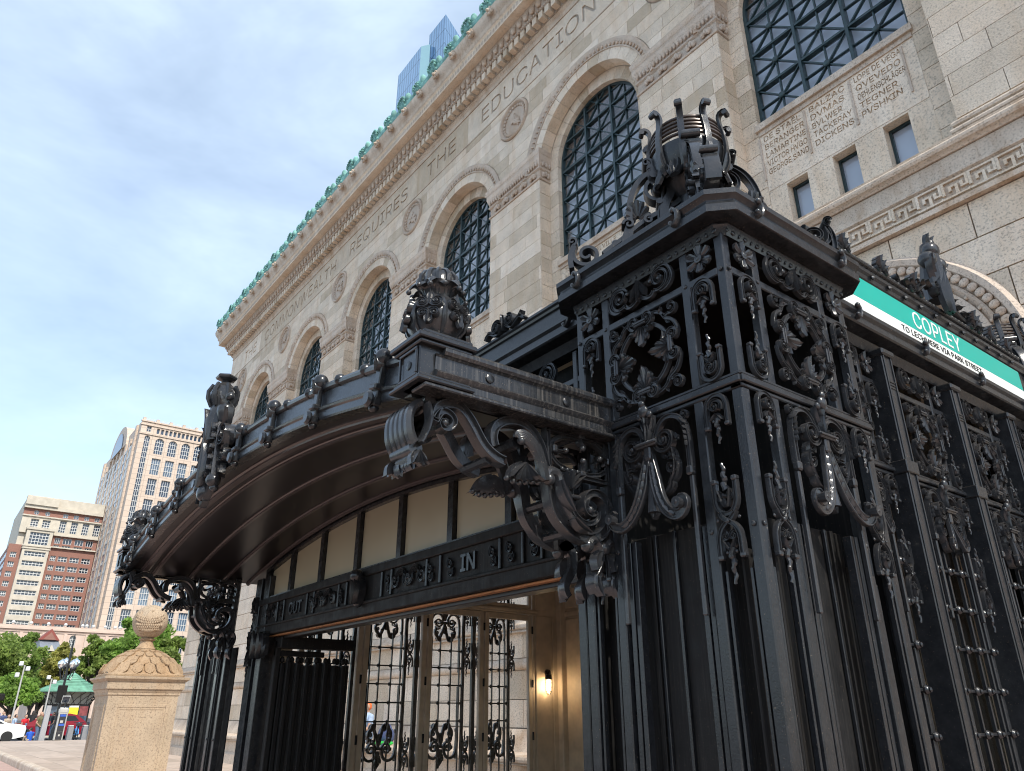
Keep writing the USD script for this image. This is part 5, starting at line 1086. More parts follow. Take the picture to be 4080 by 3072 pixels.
# lamp on the inner wall
LP = thing('wall_lamp', 'lit caged wall lamp beside the glazed doors inside the station', 'lamp', (0, 0, 0))
lx, ly, lz = (XI+.014)*K, 2.83*K, .13*K+E
put(LP, 'base', fixn(tube([(lx, ly+.07, lz+.19), (lx+.03, ly+.07, lz+.19)], [.055, .05], 16)), IRON); put(LP, 'arm', fixn(tube([(lx+.02, ly+.07, lz+.19), (lx+.09, ly+.03, lz+.20), (lx+.11, ly, lz+.17)], .025, 10)), IRON)
put(LP, 'cap', fixn(lathe([(.02, .17), (.05, .16), (.055, .10), (.045, .09)], 16, (lx+.11, ly, lz))), IRON)
BULB = usdkit.material(stage, '/World/Looks/lamp_bulb', {'e': ('emission', {'color': (1, .72, .42), 'strength': 40.})}, [], surface='e.emission')
put(LP, 'bulb', fixn(lathe([(.022, .09), (.028, .06), (.028, -.06), (.018, -.09), (.001, -.095)], 12, (lx+.11, ly, lz))), BULB)
put(LP, 'glass', fixn(lathe([(.042, .095), (.043, -.06), (.036, -.10), (.018, -.12), (.001, -.122)], 16, (lx+.11, ly, lz))), GLASS)
cg = [fixn(tube([(lx+.11+.048*math.cos(a), ly+.048*math.sin(a), lz+.1), (lx+.11+.048*math.cos(a), ly+.048*math.sin(a), lz-.08), (lx+.11+.02*math.cos(a), ly+.02*math.sin(a), lz-.128)], .0035, 5)) for a in np.arange(4)*PI/2+.6]
for z in (.04, -.03, -.08):
    t = np.linspace(0, 2*PI, 19); cg.append(fixn(tube(np.column_stack([lx+.11+.048*np.cos(t), ly+.048*np.sin(t), np.full(19, lz+z)]), .0035, 5, False)))
put(LP, 'cage', J(cg), IRON)
# ================= ground =================
def top(name, m, mat, label=None, cat_=None, kind=None, smooth=False, group=None):
    p = put('/World', name, m, mat, smooth=smooth); tagp(stage.GetPrimAtPath(p), label, cat_, group, kind); return p
ASPH = pb('asphalt', (.055, .055, .057), .9, var=.2, scale=3, bump=.2)
PAVE = pb('paving', (.42, .33, .26), .75, var=.16, scale=2.2, rnd=.16, bump=.12, bscale=40)
PAVR = pb('pink_paving', (.40, .27, .22), .8, var=.15, scale=2., rnd=.1)
top('street', (np.array([[-700, -500, -.16], [400, -500, -.16], [400, 700, -.16], [-700, 700, -.16]], float), np.array([[0, 1, 2], [0, 2, 3]])), ASPH, kind='structure')
top('sidewalk', box(-58, 30, -4.5, 3.72, -.5, -.12), PAVR, kind='structure'); top('sidewalk', box(-11.9, 30, 3.725, D+.4, -.5, -.124), PAVR, kind='structure')
T_ = top('terrace', box(-58.3, -12.0, 3.99, 60, -.4, -.03), MORTAR, kind='structure')
rg_ = np.random.default_rng(3); yv = 4.0
rows = [4.0, 4.85, 6.15, 7.45, 8.75, 10.05, 11.4, 12.7, 14.0, 15.3, 16.6]
for i in range(len(rows)-1):
    x = -12.05-rg_.uniform(0, 2)
    while x > -58.2:
        w = rg_.uniform(2.0, 3.4); x2 = max(x-w, -58.25)
        if x2 > -41 and rows[i] > 10: x = x2; continue
        put(T_, 'paving_slab', box(x2+.006, x-.006, rows[i]+.006, rows[i+1]-.006, -.034, 0.+rg_.uniform(-.003, .003)), PAVE); x = x2
put(T_, 'far_paving', box(-58.25, -41, 16.62, 59, -.034, 0), PAVE)
KR = top('granite_kerb', fixn(profrun([(-.13, -.3), (.13, -.3), (.13, .03), (.12, .07), (.09, .10), (.04, .115), (-.08, .115), (-.12, .08), (-.13, .03)], [(-12.0, 3.86, 0, -1), (-58.3, 3.86, 0, -1)])), GRANB, kind='structure', smooth=40)
# ================= granite pier with eagle ball =================
PX, PY = -17.8, 3.84
PR = thing('stone_pier', 'tan granite gate pier with scaled dome and carved eagle ball on top', 'pier', (PX, PY, 0))
def sq(prof, name, mat, smooth=28): put(PR, name, fixn(profrun([(o-.5, z) for o, z in prof], [(.5*a+0, .5*b, a, b) for a, b in ((1, -1), (1, 1), (-1, 1), (-1, -1))], closed=True)), mat, smooth=smooth)
sq([(.0, -.2), (.665, -.2), (.665, .30), (.69, .33), (.69, .36), (.648, .40), (.648, 1.93), (.0, 1.93)], 'shaft', PIERG)
sq([(.0, 1.932), (.65, 1.932), (.668, 1.95), (.668, 1.985), (.69, 2.02), (.70, 2.05), (.72, 2.055), (.722, 2.19), (.74, 2.20), (.765, 2.225), (.79, 2.24), (.795, 2.275), (.76, 2.285), (.0, 2.29)], 'cap', PIERG)
for f_ in range(4):
    M = trimesh.transformations.rotation_matrix(f_*PI/2, (0, 0, 1))
    fr_ = [(-.50, -.44, .5, 1.78), (.44, .50, .5, 1.78), (-.44, .44, 1.72, 1.78), (-.44, .44, .5, .56)]
    put(PR, 'panel_moulding', cat([tf(cbox(.648, .662, a, b, c, d, .006), M) for a, b, c, d in fr_] + [tf(cbox(.648, .655, a+(.06 if a < -.45 else -.0), b+(.0), c, d, .004), M) for a, b, c, d in ((-.44-.06, -.40, .56, 1.72), (.40, .44, .56, 1.72), (-.40, .40, 1.68, 1.72))], False), PIERG, smooth=False)
V = []
def sup(r, z, n_):
    t = np.linspace(0, 2*PI, 48, endpoint=False); c_, s_ = np.cos(t), np.sin(t); rr = r/(np.abs(c_)**n_+np.abs(s_)**n_)**(1/n_)
    return np.column_stack([rr*c_, rr*s_, np.full(48, z)])
dz = [(.745, 2.29, 7), (.745, 2.325, 7), (.70, 2.36, 5.5), (.655, 2.44, 4.5), (.58, 2.56, 3.8), (.47, 2.68, 3), (.34, 2.77, 2.4), (.24, 2.805, 2), (.20, 2.81, 2), (.20, 2.835, 2), (.16, 2.85, 2)]
put(PR, 'dome', fixn(loft([sup(*d_) for d_ in dz])), PIERO, smooth=40)
for row, (r, z, n_, cnt, tilt, sz) in enumerate([(.67, 2.42, 4.8, 20, .5, .15), (.575, 2.565, 3.8, 18, .8, .14), (.45, 2.695, 3, 16, 1.05, .11), (.32, 2.78, 2.3, 12, 1.25, .08)]):
    for k in range(cnt):
        a = (k+.5*(row % 2))/cnt*2*PI; rr = r/(abs(math.cos(a))**n_+abs(math.sin(a))**n_)**(1/n_)
        e = np.array([math.cos(a), math.sin(a), 0]); q = np.array([-e[1], e[0], 0]); nrm = e*math.cos(tilt)+np.array([0, 0, 1])*math.sin(tilt); upv = np.cross(nrm, q)
        t = np.linspace(0, PI, 9); sc = Polygon([(-sz*.62, sz*.9)]+[(-sz*.62*math.cos(x_), -sz*.55*math.sin(x_)-sz*.15*(1 if .4 < x_/PI < .6 else 0)) for x_ in t]+[(sz*.62, sz*.9)])
        m = extr(sc, .03); put(PR, 'dome_scale', m, PIERO, M=mat4(q, upv, nrm, e*rr+np.array([0, 0, z])-nrm*.006), smooth=False)
put(PR, 'neck', fixn(lathe([(.20, 2.845), (.185, 2.865), (.15, 2.91), (.125, 2.97), (.125, 3.01), (.155, 3.02), (.16, 3.045), (.13, 3.05), (.12, 3.065)], 32)), PIERO, smooth=40)
bz = 3.395
bl_ = put(PR, 'ball', ball((0, 0, bz), .345, 4), PIERG, smooth=True)
eag = []
rr_ = np.random.default_rng(8)
def onb(az, el, h_=0):
    e = np.array([math.cos(el)*math.cos(az), math.cos(el)*math.sin(az), math.sin(el)]); return e*(.345+h_)+[0, 0, bz], e
for row in range(6):
    for k in range(15):
        az = -.32+(k-7+.5*(row % 2))*.125; el = .22-.13*row+.012*(k-7)**2*(.5 if row < 3 else .1)-.12
        if abs(k-7)*.125 > 1.0-.07*row: continue
        p_, e = onb(az, el); q = np.array([-math.sin(az), math.cos(az), 0]); u_ = np.cross(e, q)
        m = ball((0, 0, 0), 1, 1, (.026, .036, .030)); eag.append((m[0] @ np.array([q, u_, e])+p_, m[1]))
for az, el, s_ in ((-.32, .42, (.045, .07, .03)), (-.28, .56, (.035, .035, .035)), (-.18, .60, (.035, .014, .018)), (-.32, .22, (.07, .09, .03)), (-.32, -.62, (.12, .05, .03)), (-.9, .26, (.03, .10, .025)), (.28, .26, (.03, .10, .025))):
    p_, e = onb(az, el); q = np.array([-math.sin(az), math.cos(az), 0]); u_ = np.cross(e, q); m = ball((0, 0, 0), 1, 2, s_); eag.append((m[0] @ np.array([q, u_, e])+p_, m[1]))
put(bl_, 'eagle_relief', cat(eag, True), PIERG)
# ================= far buildings (ratios y/x0, z/x0 scaled out to their distance) =================
def facade(parent, name, X, sc, rects, outline, mat, dep, seed=0):
    """west-facing wall with openings: outline and rects in (y,z-eye) units times sc"""
    reg = outline.difference(unary_union(rects)) if rects else outline
    m = extr(aff.scale(reg, sc, sc, origin=(0, 0)), dep); 
    put(parent, name, tf(m, mat4((0, 1, 0), (0, 0, 1), (1, 0, 0), (X-dep, 0, E))), mat, smooth=False)
def wpane(parent, X, sc, poly, bars, glass, frame, bw=.05, name='window'):
    M = mat4((0, 1, 0), (0, 0, 1), (1, 0, 0), (X, 0, E))
    b_ = poly.bounds; ls = []
    nv, nh = bars
    for i in range(1, nv): x = b_[0]+(b_[2]-b_[0])*i/nv; ls.append(sbox(x-bw/2, b_[1], x+bw/2, b_[3]))
    for j in range(1, nh): y = b_[1]+(b_[3]-b_[1])*j/nh; ls.append(sbox(b_[0], y-bw*.6, b_[2], y+bw*.6))
    fr2 = unary_union([poly.difference(poly.buffer(-bw*.8))]+[l_.intersection(poly) for l_ in ls])
    w_ = put(parent, name, tf(extr(aff.scale(fr2, sc, sc, origin=(0, 0)), .25), M), frame, smooth=False)
    put(w_, 'pane', tf(extr(aff.scale(poly, sc, sc, origin=(0, 0)), .05), M), glass, smooth=False)
FGL = pb('far_glass', (.02, .03, .05), .06, spec=.9, var=.5, scale=.05); FGL2 = pb('far_glass_light', (.10, .14, .19), .08, spec=.9, var=.5, scale=.08)
TAN = usdkit.material(stage, '/World/Looks/tan_panels', {'g': ('geometry', {}), 'mp': ('mapping', {'rotation': (0, 0, PI/2), 'scale': (.25, .25, .25)}), 'sx': ('separate_xyz', {}), 'cx': ('combine_xyz', {}), 'ad': ('math', {'math_type': 'add'}), 'b': ('brick_texture', {'offset': 0., 'squash': 1., 'scale': 1., 'brick_width': 2.4, 'row_height': 1.9, 'mortar_size': .05, 'color1': (.50, .39, .30), 'color2': (.56, .44, .35), 'mortar': (.28, .22, .18)}), 'p': ('principled_bsdf', {'roughness': .6})},
    [('g.position', 'sx.vector'), ('sx.x', 'ad.value1'), ('sx.y', 'ad.value2'), ('ad.value', 'cx.x'), ('sx.z', 'cx.y'), ('cx.vector', 'b.vector'), ('b.color', 'p.base_color')], surface='p.BSDF')
WHT = pb('white_frames', (.62, .62, .60), .5, var=.05); REDB = pb('red_brick', (.25, .12, .09), .8, var=.15, scale=3); STN = pb('pale_stone', (.50, .45, .37), .8, var=.12, scale=.6); PINKW = pb('pink_stone', (.55, .42, .34), .7, var=.08, scale=.4); GRN = COPPER; SLATE = pb('slate_roof', (.17, .19, .22), .5, var=.2, scale=3); REDW = pb('red_gable', (.22, .05, .035), .6)
def arcw(a, b, z0, z1): 
    r = (b-a)/2; c_ = (a+b)/2; return Polygon([(a, z0), (b, z0)]+[(c_+r*math.cos(t), z1-r+r*math.sin(t)) for t in np.linspace(0, PI, 13)])
# tan tower
TX, s1 = -280., 280/170
TT = thing('office_tower', 'tall tan stone office tower with arched top windows and green vaulted roof', 'tower')
strip = arcw(28.6, 29.7, -.5, 55.1); ops = [strip]; wl = [(strip, (3, 46), FGL, 'strip_window')]
cols = [30.9+2.75*i for i in range(6)]
for a in cols:
    w_ = arcw(a, a+1.8, 51.3, 54.9); ops.append(w_); wl.append((w_, (4, 4), FGL, 'window'))
    for j in range(11):
        z1 = 50.3-4.5*j; w_ = sbox(a, z1-3.6, a+1.8, z1); ops.append(w_); wl.append((w_, (4, 3), FGL if (j+int(a)) % 3 else FGL2, 'window'))
for k in range(18):
    a = 30.75+.88*k; w_ = sbox(a, 55.85, a+.6, 57.05); ops.append(w_); wl.append((w_, (1, 1), FGL, 'attic_window'))
w_ = sbox(28.7, 56.0, 29.6, 57.3); ops.append(w_); wl.append((w_, (2, 2), FGL, 'attic_window'))
facade(TT, 'wall', TX, s1, ops, sbox(27.5, -1.1, 48, 58.4), TAN, .9)
for w_, b_, g_, n_ in wl: wpane(TT, TX-.75, s1, w_, b_, g_, WHT, .07, n_)
put(TT, 'wall', box(TX-70, TX-.95, 27.5*s1, 48*s1, -1, E+58.2*s1), TAN)
for z_ in (55.45, 57.5, 58.3): put(TT, 'band', box(TX-.5, TX+.35, 27.3*s1, 48*s1, E+z_*s1-.25, E+z_*s1+.25), TAN)
for y in np.arange(27.6, 48, 2.75): put(TT, 'parapet_post', box(TX-1, TX+.1, y*s1, (y+.6)*s1, E+58.45*s1, E+59.1*s1), TAN)
put(TT, 'railing', cat([tube([(TX-.3, 27.6*s1, E+z_*s1), (TX-.3, 48*s1, E+z_*s1)], .06, 5) for z_ in (58.7, 58.95)]), WHT)
NY = 27.5*s1
for k in range(9):
    x0 = TX-6-7.2*k
    put(TT, 'north_pier', box(x0-1.2, x0+1.2, NY-.7, NY+.1, -1, E+(58 if k in (0, 8) else 56)*s1), TAN)
    if k < 8:
        put(TT, 'bay_window', box(x0-5.6, x0-1.6, NY-.5, NY+.1, 2, E+54*s1), FGL2 if k % 2 else WHT)
        for j in range(24): put(TT, 'bay_rail', box(x0-5.7, x0-1.5, NY-.62, NY-.45, 4+3.7*j, 5.1+3.7*j), WHT)
t = np.linspace(0, PI, 19); xc = TX-35
vault = Polygon([(xc-15, E+56*s1), (xc+15, E+56*s1)]+[(xc+15*math.cos(a), E+56*s1+10.5*math.sin(a)) for a in t])
for m_, y0, dp, mt in ((vault, NY-.8, 3, TAN), (vault.buffer(-.8), NY+1.5, 40, GRN)):
    e_ = extr(m_, dp); put(TT, 'vault_gable' if mt is TAN else 'green_vault', tf(e_, mat4((1, 0, 0), (0, 0, 1), (0, -1, 0), (0, y0+dp, 0))), mt, smooth=False)
put(TT, 'gable_window', tf(extr(Polygon([(xc-9, E+56*s1)]+[(xc+9*math.cos(a), E+56*s1+8*math.sin(a)) for a in t]), .3), mat4((1, 0, 0), (0, 0, 1), (0, -1, 0), (0, NY-.8, 0))), FGL, smooth=False)
# brick block
BX, s2 = -315., 315/190
BB = thing('brick_office', 'red brick office block with pale stone centre bay and stone top', 'building')
ops = []; wl = []
for j in range(9):
    z1 = 30.95-2.0*j
    for a, b in ((18.45, 19.5), (19.95, 21.7), (22.2, 24.0), (24.5, 26.2)): ops.append(sbox(a, z1-1.12, b, z1))
    ops.append(sbox(11.05, z1-1.12, 12.15, z1))
wl += [(o, (3, 2), FGL) for o in ops]
brk = sbox(10.45, -1, 26.8, 32.6)
o2 = []
for a, b in ((18.5, 19.6), (20.1, 21.8), (22.4, 24.1), (24.6, 26)): o2 += [sbox(a, 33.6, b, 34.9), sbox(a, 32.75-.1, b, 33.3)]
wl += [(o, (3, 1), FGL) for o in o2]
facade(BB, 'brick_wall', BX, s2, ops, brk, REDB, .8); facade(BB, 'brick_wall', BX, s2, o2, sbox(17.8, 32.6, 26.8, 35.2), REDB, .8)
o3 = [sbox(18.7+2.25*i, 36.0, 20.0+2.25*i, 38.6) for i in range(4)]+[sbox(13.2, 36.3, 14.7, 38.3), sbox(15.4, 36.3, 16.9, 38.3)]; wl += [(o, (3, 4), FGL) for o in o3]
facade(BB, 'stone_wall', BX+.4, s2, o3, sbox(11.5, 35.2, 26.8, 39.0), STN, 1.2)
o4 = [sbox(19+2.1*i, 39.3, 20.0+2.1*i, 40.2) for i in range(4)]+[Point(13.9, 39.75).buffer(.5), Point(16, 39.75).buffer(.5)]; wl += [(o, (2, 2), FGL2) for o in o4]
facade(BB, 'brick_wall', BX, s2, o4, sbox(11.5, 39.0, 26.8, 40.5), REDB, .8)
put(BB, 'cornice', box(BX-3, BX+1, 11.4*s2, 26.8*s2, E+40.5*s2, E+41.2*s2), STN); put(BB, 'parapet', box(BX-3, BX+.3, 11.5*s2, 26.8*s2, E+41.2*s2, E+43.3*s2), STN); put(BB, 'parapet', box(BX-1, BX+1.6, 11.45*s2, 17.6*s2, E+41.2*s2, E+42.9*s2), STN)
cb_ = sbox(12.9, 14, 17.8, 32.0); o5 = [sbox(13.35, 30.15-2.0*j, 17.3, 31.15-2.0*j) for j in range(8)]; o5.append(sbox(13.55, 32.6, 17.2, 35.2))
facade(BB, 'centre_bay', BX+3, s2, o5, sbox(12.9, -1, 17.8, 35.7), STN, 3); put(BB, 'bay_cap', box(BX-1, BX+3.4, 12.7*s2, 18*s2, E+35.7*s2, E+36.2*s2), STN)
for z_ in (31.75, 32.25): put(BB, 'band', box(BX-.2, BX+3.3, 12.7*s2, 18*s2, E+z_*s2-.2, E+z_*s2+.2), STN)
for o in o5: wpane(BB, BX+2.3, s2, o, (6, 2) if o.bounds[3] < 32 else (6, 4), FGL, WHT, .09)
for o, b_, g_ in wl: wpane(BB, BX-.6, s2, o, b_, g_, WHT, .09)
put(BB, 'body', box(BX-45, BX-.85, 10.5*s2, 26.8*s2, -1, E+32.5*s2), REDB); put(BB, 'body', box(BX-45, BX-.85, 11.6*s2, 26.8*s2, E+32.5*s2, E+43*s2), STN)
for z_ in (32.7, 35.3, 38.9): put(BB, 'band', box(BX-.3, BX+.9, 17.9*s2 if z_ < 36 else 11.4*s2, 26.8*s2, E+z_*s2-.22, E+z_*s2+.22), STN)
for k in range(7):
    for j in range(9): put(BB, 'north_window', box(BX-5-5*k, BX-2.6-5*k, 10.5*s2-.1, 10.5*s2+.1, E+(29.8-2*j)*s2, E+(30.95-2*j)*s2), FGL2)
# arcade
AX, s3 = -262., 262/150
AR = thing('arcade_building', 'low pink stone arcade with a row of pale stone balls along its parapet', 'building')
aw = [arcw(a, a+.95, 9.9, 11.75) for a in (11.2, 14.0, 17.2, 20.25, 23.5, 26.6)]
facade(AR, 'wall', AX, s3, aw, sbox(9, -1, 31, 12.6), PINKW, 1.)
for o in aw: wpane(AR, AX-.8, s3, o, (4, 3), FGL, WHT, .06)
put(AR, 'body', box(AX-12, AX-1.1, 9*s3, 31*s3, -1, E+12.5*s3), PINKW)
for a, b, o_ in ((12.35, 12.6, .5), (12.62, 13.0, .25), (11.95, 12.05, .25)): put(AR, 'cornice', box(AX-1, AX+o_, 9*s3, 31*s3, E+a*s3, E+b*s3), PINKW)
for a in (12.9, 16.1, 19.3, 22.5, 25.6): put(AR, 'pilaster', box(AX-.5, AX+.5, a*s3, (a+.45)*s3, -1, E+11.9*s3), PINKW)
for k, y in enumerate((11.68, 14.2, 16.69, 19.22, 21.76, 22.41, 23.45, 25.31, 26.84, 27.62)):
    put(AR, 'ball_finial', ball((AX, y*s3, E+13.38*s3), .26*s3, 2), WHT, smooth=True); put(AR, 'ball_base', box(AX-.3, AX+.3, y*s3-.3, y*s3+.3, E+13*s3, E+13.16*s3), PINKW)
# church porch gable
GX, s4 = -200., 200/110
CH_ = thing('church_porch', 'small slate-roofed church building with dark red timber gable', 'church')
def P4(y, z, dx=0): return (GX+dx, y*s4, E+z*s4)
put(CH_, 'gable', fixn((np.array([P4(11.55, 7.95, .3), P4(13.8, 7.95, .3), P4(12.74, 9.25, .3), P4(11.55, 7.95, -8), P4(13.8, 7.95, -8), P4(12.74, 9.25, -8)]), np.array([[0, 1, 2], [3, 5, 4], [0, 2, 5], [0, 5, 3], [1, 4, 5], [1, 5, 2], [0, 3, 4], [0, 4, 1]]))), REDW, smooth=False)
put(CH_, 'gable_panel', fixn((np.array([P4(12.0, 7.98, .5), P4(13.4, 7.98, .5), P4(12.74, 8.85, .5), P4(12.0, 7.98, .2), P4(13.4, 7.98, .2), P4(12.74, 8.85, .2)]), np.array([[0, 1, 2], [3, 5, 4], [0, 2, 5], [0, 5, 3], [1, 4, 5], [1, 5, 2], [0, 3, 4], [0, 4, 1]]))), REDB, smooth=False)
put(CH_, 'slate_roof', fixn((np.array([P4(11.7, 8.0, -.5), P4(13.7, 8.0, -.5), P4(14.3, 6.4, 3), P4(11.9, 6.4, 3), P4(11.7, 8.0, -9), P4(13.7, 8.0, -9), P4(14.3, 6.4, -12), P4(11.9, 6.4, -12)]), np.array([[0, 1, 2], [0, 2, 3], [4, 6, 5], [4, 7, 6], [0, 4, 5], [0, 5, 1], [1, 5, 6], [1, 6, 2], [3, 2, 6], [3, 6, 7], [0, 3, 7], [0, 7, 4]]))), SLATE, smooth=False)
put(CH_, 'wall', box(GX-12, GX+2.6, 11.95*s4, 14.25*s4, -.2, E+6.4*s4), PINKW)
dm = put(CH_, 'dormer', fixn((np.array([P4(12.55, 6.6, 3.4), P4(13.3, 6.6, 3.4), P4(12.9, 7.3, 3.4), P4(12.55, 6.6, 0), P4(13.3, 6.6, 0), P4(12.9, 7.3, 0)]), np.array([[0, 1, 2], [3, 5, 4], [0, 2, 5], [0, 5, 3], [1, 4, 5], [1, 5, 2], [0, 3, 4], [0, 4, 1]]))), STN, smooth=False)
# glass tower
GT2 = thing('glass_tower', 'blue mirror-glass skyscraper rising behind the library roof', 'skyscraper')
TG = usdkit.material(stage, '/World/Looks/mirror_glass', {'g': ('geometry', {}), 'sx': ('separate_xyz', {}), 'cx': ('combine_xyz', {}), 'ad': ('math', {'math_type': 'subtract'}), 'b': ('brick_texture', {'offset': 0., 'squash': 1., 'scale': 1., 'brick_width': 1.6, 'row_height': 6.6, 'mortar_size': .16, 'color1': (.20, .34, .50), 'color2': (.24, .38, .55), 'mortar': (.06, .11, .17)}), 'p': ('principled_bsdf', {'roughness': .08, 'metallic': .55, 'specular_ior_level': .8})},
    [('g.position', 'sx.vector'), ('sx.x', 'ad.value1'), ('sx.y', 'ad.value2'), ('ad.value', 'cx.x'), ('sx.z', 'cx.y'), ('cx.vector', 'b.vector'), ('b.color', 'p.base_color')], surface='p.BSDF')
def azd(deg, R_): a = math.radians(deg); return np.array([-math.sin(a)*R_, math.cos(a)*R_])
Rg = 182.
def gpt(az, el, Rr): q = azd(az, Rr); return q, E+Rr*math.tan(math.radians(el))
apex, za = gpt(59.94, 49.88, Rg); za_ = za
def at_h(az, el, z): Rr = (z-E)/math.tan(math.radians(el)); return azd(az, Rr)
pl, pr_, pn, pll = at_h(61.53, 48.48, za), at_h(57.6, 47.9, za), None, None
mid = pl+(pr_-apex)
def prism(pts, z0, z1):
    return fixn(trimesh.creation.extrude_polygon(Polygon(pts), z1-z0, engine='earcut').apply_translation([0, 0, z0]))
put(GT2, 'tower_shaft', prism([apex, pl, mid, pr_], -1, za), TG, smooth=False)
z2 = E+(za-E)*.965; n2 = at_h(62.32, 47.69, z2); ll = at_h(64.38, 45.6, z2); n1 = at_h(61.4, 47.9, z2)
put(GT2, 'lower_shaft', prism([n1, n2, ll, ll+(mid-pl)*.8, n1+(mid-pl)*.8], -1, z2), TG, smooth=False)
put(GT2, 'notch_face', prism([n1*.999, n2*.999, n2*.9985, n1*.9985], 20, z2-.3), pb('pale_glass', (.33, .52, .55), .1, metal=.4), smooth=False)
# ================= trees =================
LEAFM = []
for nm, c_ in (('leaf_green', (.20, .27, .06)), ('leaf_yellow', (.30, .29, .07)), ('leaf_fresh', (.20, .32, .06)), ('leaf_deep', (.16, .235, .05))):
    c_ = np.array(c_); LEAFM.append(usdkit.material(stage, '/World/Looks/'+nm, {'g': ('geometry', {}), 'n': ('noise_texture', {'scale': .9, 'detail': 4}), 'r': ('rgb_ramp', {'ramp': [(.3, tuple(c_*.55)), (.7, tuple(c_*1.5))]}), 'd': ('principled_bsdf', {'roughness': .55, 'specular_ior_level': .3}), 't': ('translucent_bsdf', {}), 'm': ('mix_closure', {'fac': .45})},
        [('g.position', 'n.vector'), ('n.fac', 'r.fac'), ('r.color', 'd.base_color'), ('r.color', 't.color'), ('d.BSDF', 'm.closure1'), ('t.BSDF', 'm.closure2')], surface='m.closure'))
BARK = pb('bark', (.09, .07, .055), .9, var=.3, scale=6)
def tree(label, x, y, h_, r, z0, mat, seed, n=7500, ls=.21, trunk=.22):
    T = thing('tree', label, 'tree', (x, y, -.1)); g = np.random.default_rng(seed)
    limbs = [tube([(0, 0, 0), (.1, .05, z0*.6), (0, .1, z0+.5), (.1, 0, h_*.8)], [trunk*1.2, trunk, trunk*.8, .05], 8)]
    cl = []
    for k in range(46):
        a = g.uniform(0, 2*PI); u_ = g.uniform(-.75, 1); q = math.sqrt(max(1-u_*u_, 0)); s_ = g.uniform(.55, .98)
        c_ = np.array([math.cos(a)*q*r*s_, math.sin(a)*q*r*s_, (z0+h_)/2+u_*(h_-z0)/2*s_*.92]); cl.append((c_, g.uniform(.20, .36)*r))
        if k % 3 == 0: limbs.append(tube([(0, 0, z0*g.uniform(.7, 1.2)), c_*[.5, .5, .8], c_], [trunk*.5, trunk*.3, .03], 5))
    put(T, 'trunk', cat(limbs, True), BARK)
    per = n//len(cl); P = []
    for c_, cr_ in cl:
        d_ = g.normal(size=(per, 3)); d_ /= np.linalg.norm(d_, axis=1, keepdims=True); rad = cr_*g.uniform(.45, 1.05, (per, 1)); P.append(c_+d_*rad*[1, 1, .8])
    P = np.vstack(P); m_ = len(P); u1 = g.normal(size=(m_, 3)); u1 /= np.linalg.norm(u1, axis=1, keepdims=True); w1 = np.cross(u1, g.normal(size=(m_, 3))); w1 /= np.linalg.norm(w1, axis=1, keepdims=True)
    s_ = ls*g.uniform(.6, 1.25, (m_, 1)); V = np.stack([P-u1*s_, P+w1*s_*.55, P+u1*s_, P-w1*s_*.55], 1).reshape(-1, 3)
    b4 = np.arange(m_)[:, None]*4; F_ = np.vstack([b4+[0, 1, 2], b4+[0, 2, 3]])
    put(T, 'crown', (V, F_, None), mat)
def tr(label, X, yr, top_, half, bot, mat, seed, **k): s_ = -X/75.; tree(label, X, yr*s_, top_*s_+E+.1, half*s_, max(bot*s_+E, 1.2), mat, seed, **k)
tr('broad green tree at the far left edge of the square', -98., 3.9, 6.4, 3.3, .2, LEAFM[0], 1, n=13000)
tr('tall green tree behind the small bright tree, left of the gable', -108., 7.0, 6.1, 1.9, .3, LEAFM[3], 2, n=9500)
tr('small bright green tree standing over the crowd', -78., 7.1, 2.7, 1.9, .05, LEAFM[2], 3, n=10000, ls=.16)
tr('yellow-green tree behind the street lamp', -104., 10.1, 5.5, 1.45, .6, LEAFM[1], 4, n=8500)
tr('mid green tree behind the kiosk roof', -100., 12.4, 6.3, 1.5, .3, LEAFM[0], 5, n=8500)
tr('tall bright tree behind the stone ball of the pier', -92., 15.6, 8.4, 2.6, .3, LEAFM[2], 6, n=13000)
tr('green tree nearest the library corner', -88., 18.6, 6.8, 1.9, .3, LEAFM[0], 7, n=9500)
tr('dark tree behind the slab sign and lamp', -112., 8.9, 3.4, 1.4, .1, LEAFM[3], 8, n=4500)
tr('green tree filling the gap left of the yellow-green tree', -118., 8.4, 4.9, 1.6, .2, LEAFM[0], 9, n=6000)
tr('green tree far back between the kiosk spire and the pier', -120., 13.8, 5.6, 1.6, .3, LEAFM[3], 10, n=6000)
# ================= green-roofed kiosk =================
kx, ks = -82., 82/60
KX, KY = kx-2.6, 9.1*ks
KGR = pb('kiosk_copper', (.15, .33, .23), .6, var=.25, scale=3)
KO = thing('newsstand', 'small green copper roofed kiosk with flared lattice eaves and posters', 'kiosk', (KX, KY, -.16))
ez = E+.16+1.2*ks
def polyring(r, z, n=8): t = np.arange(n)/n*2*PI+PI/8; return np.column_stack([r*np.cos(t), r*np.sin(t), np.full(n, z)])
rp = [(3.05, ez), (3.05, ez+.06), (2.3, ez+.42), (1.5, ez+.78), (.8, ez+1.2), (.35, ez+1.55), (.08, ez+1.7)]
put(KO, 'roof', fixn(loft([polyring(r, z) for r, z in rp])), KGR, smooth=False)
for k in range(11): 
    t_ = k/11; r_ = np.interp(t_, [0, .3, .55, .8, 1], [3.0, 2.25, 1.5, .8, .3]); z_ = np.interp(t_, [0, .3, .55, .8, 1], [ez+.06, ez+.43, ez+.79, ez+1.2, ez+1.56])
    put(KO, 'roof_seam', fixn(loft([polyring(r_+.05, z_), polyring(r_+.05, z_+.035), polyring(r_-.02, z_+.04), polyring(r_-.02, z_)], True, True)), KGR, smooth=False)
put(KO, 'spire', fixn(tube([(0, 0, ez+1.6), (0, 0, ez+2.1), (0, 0, ez+2.75)], [.10, .05, .015], 8)), IRON)
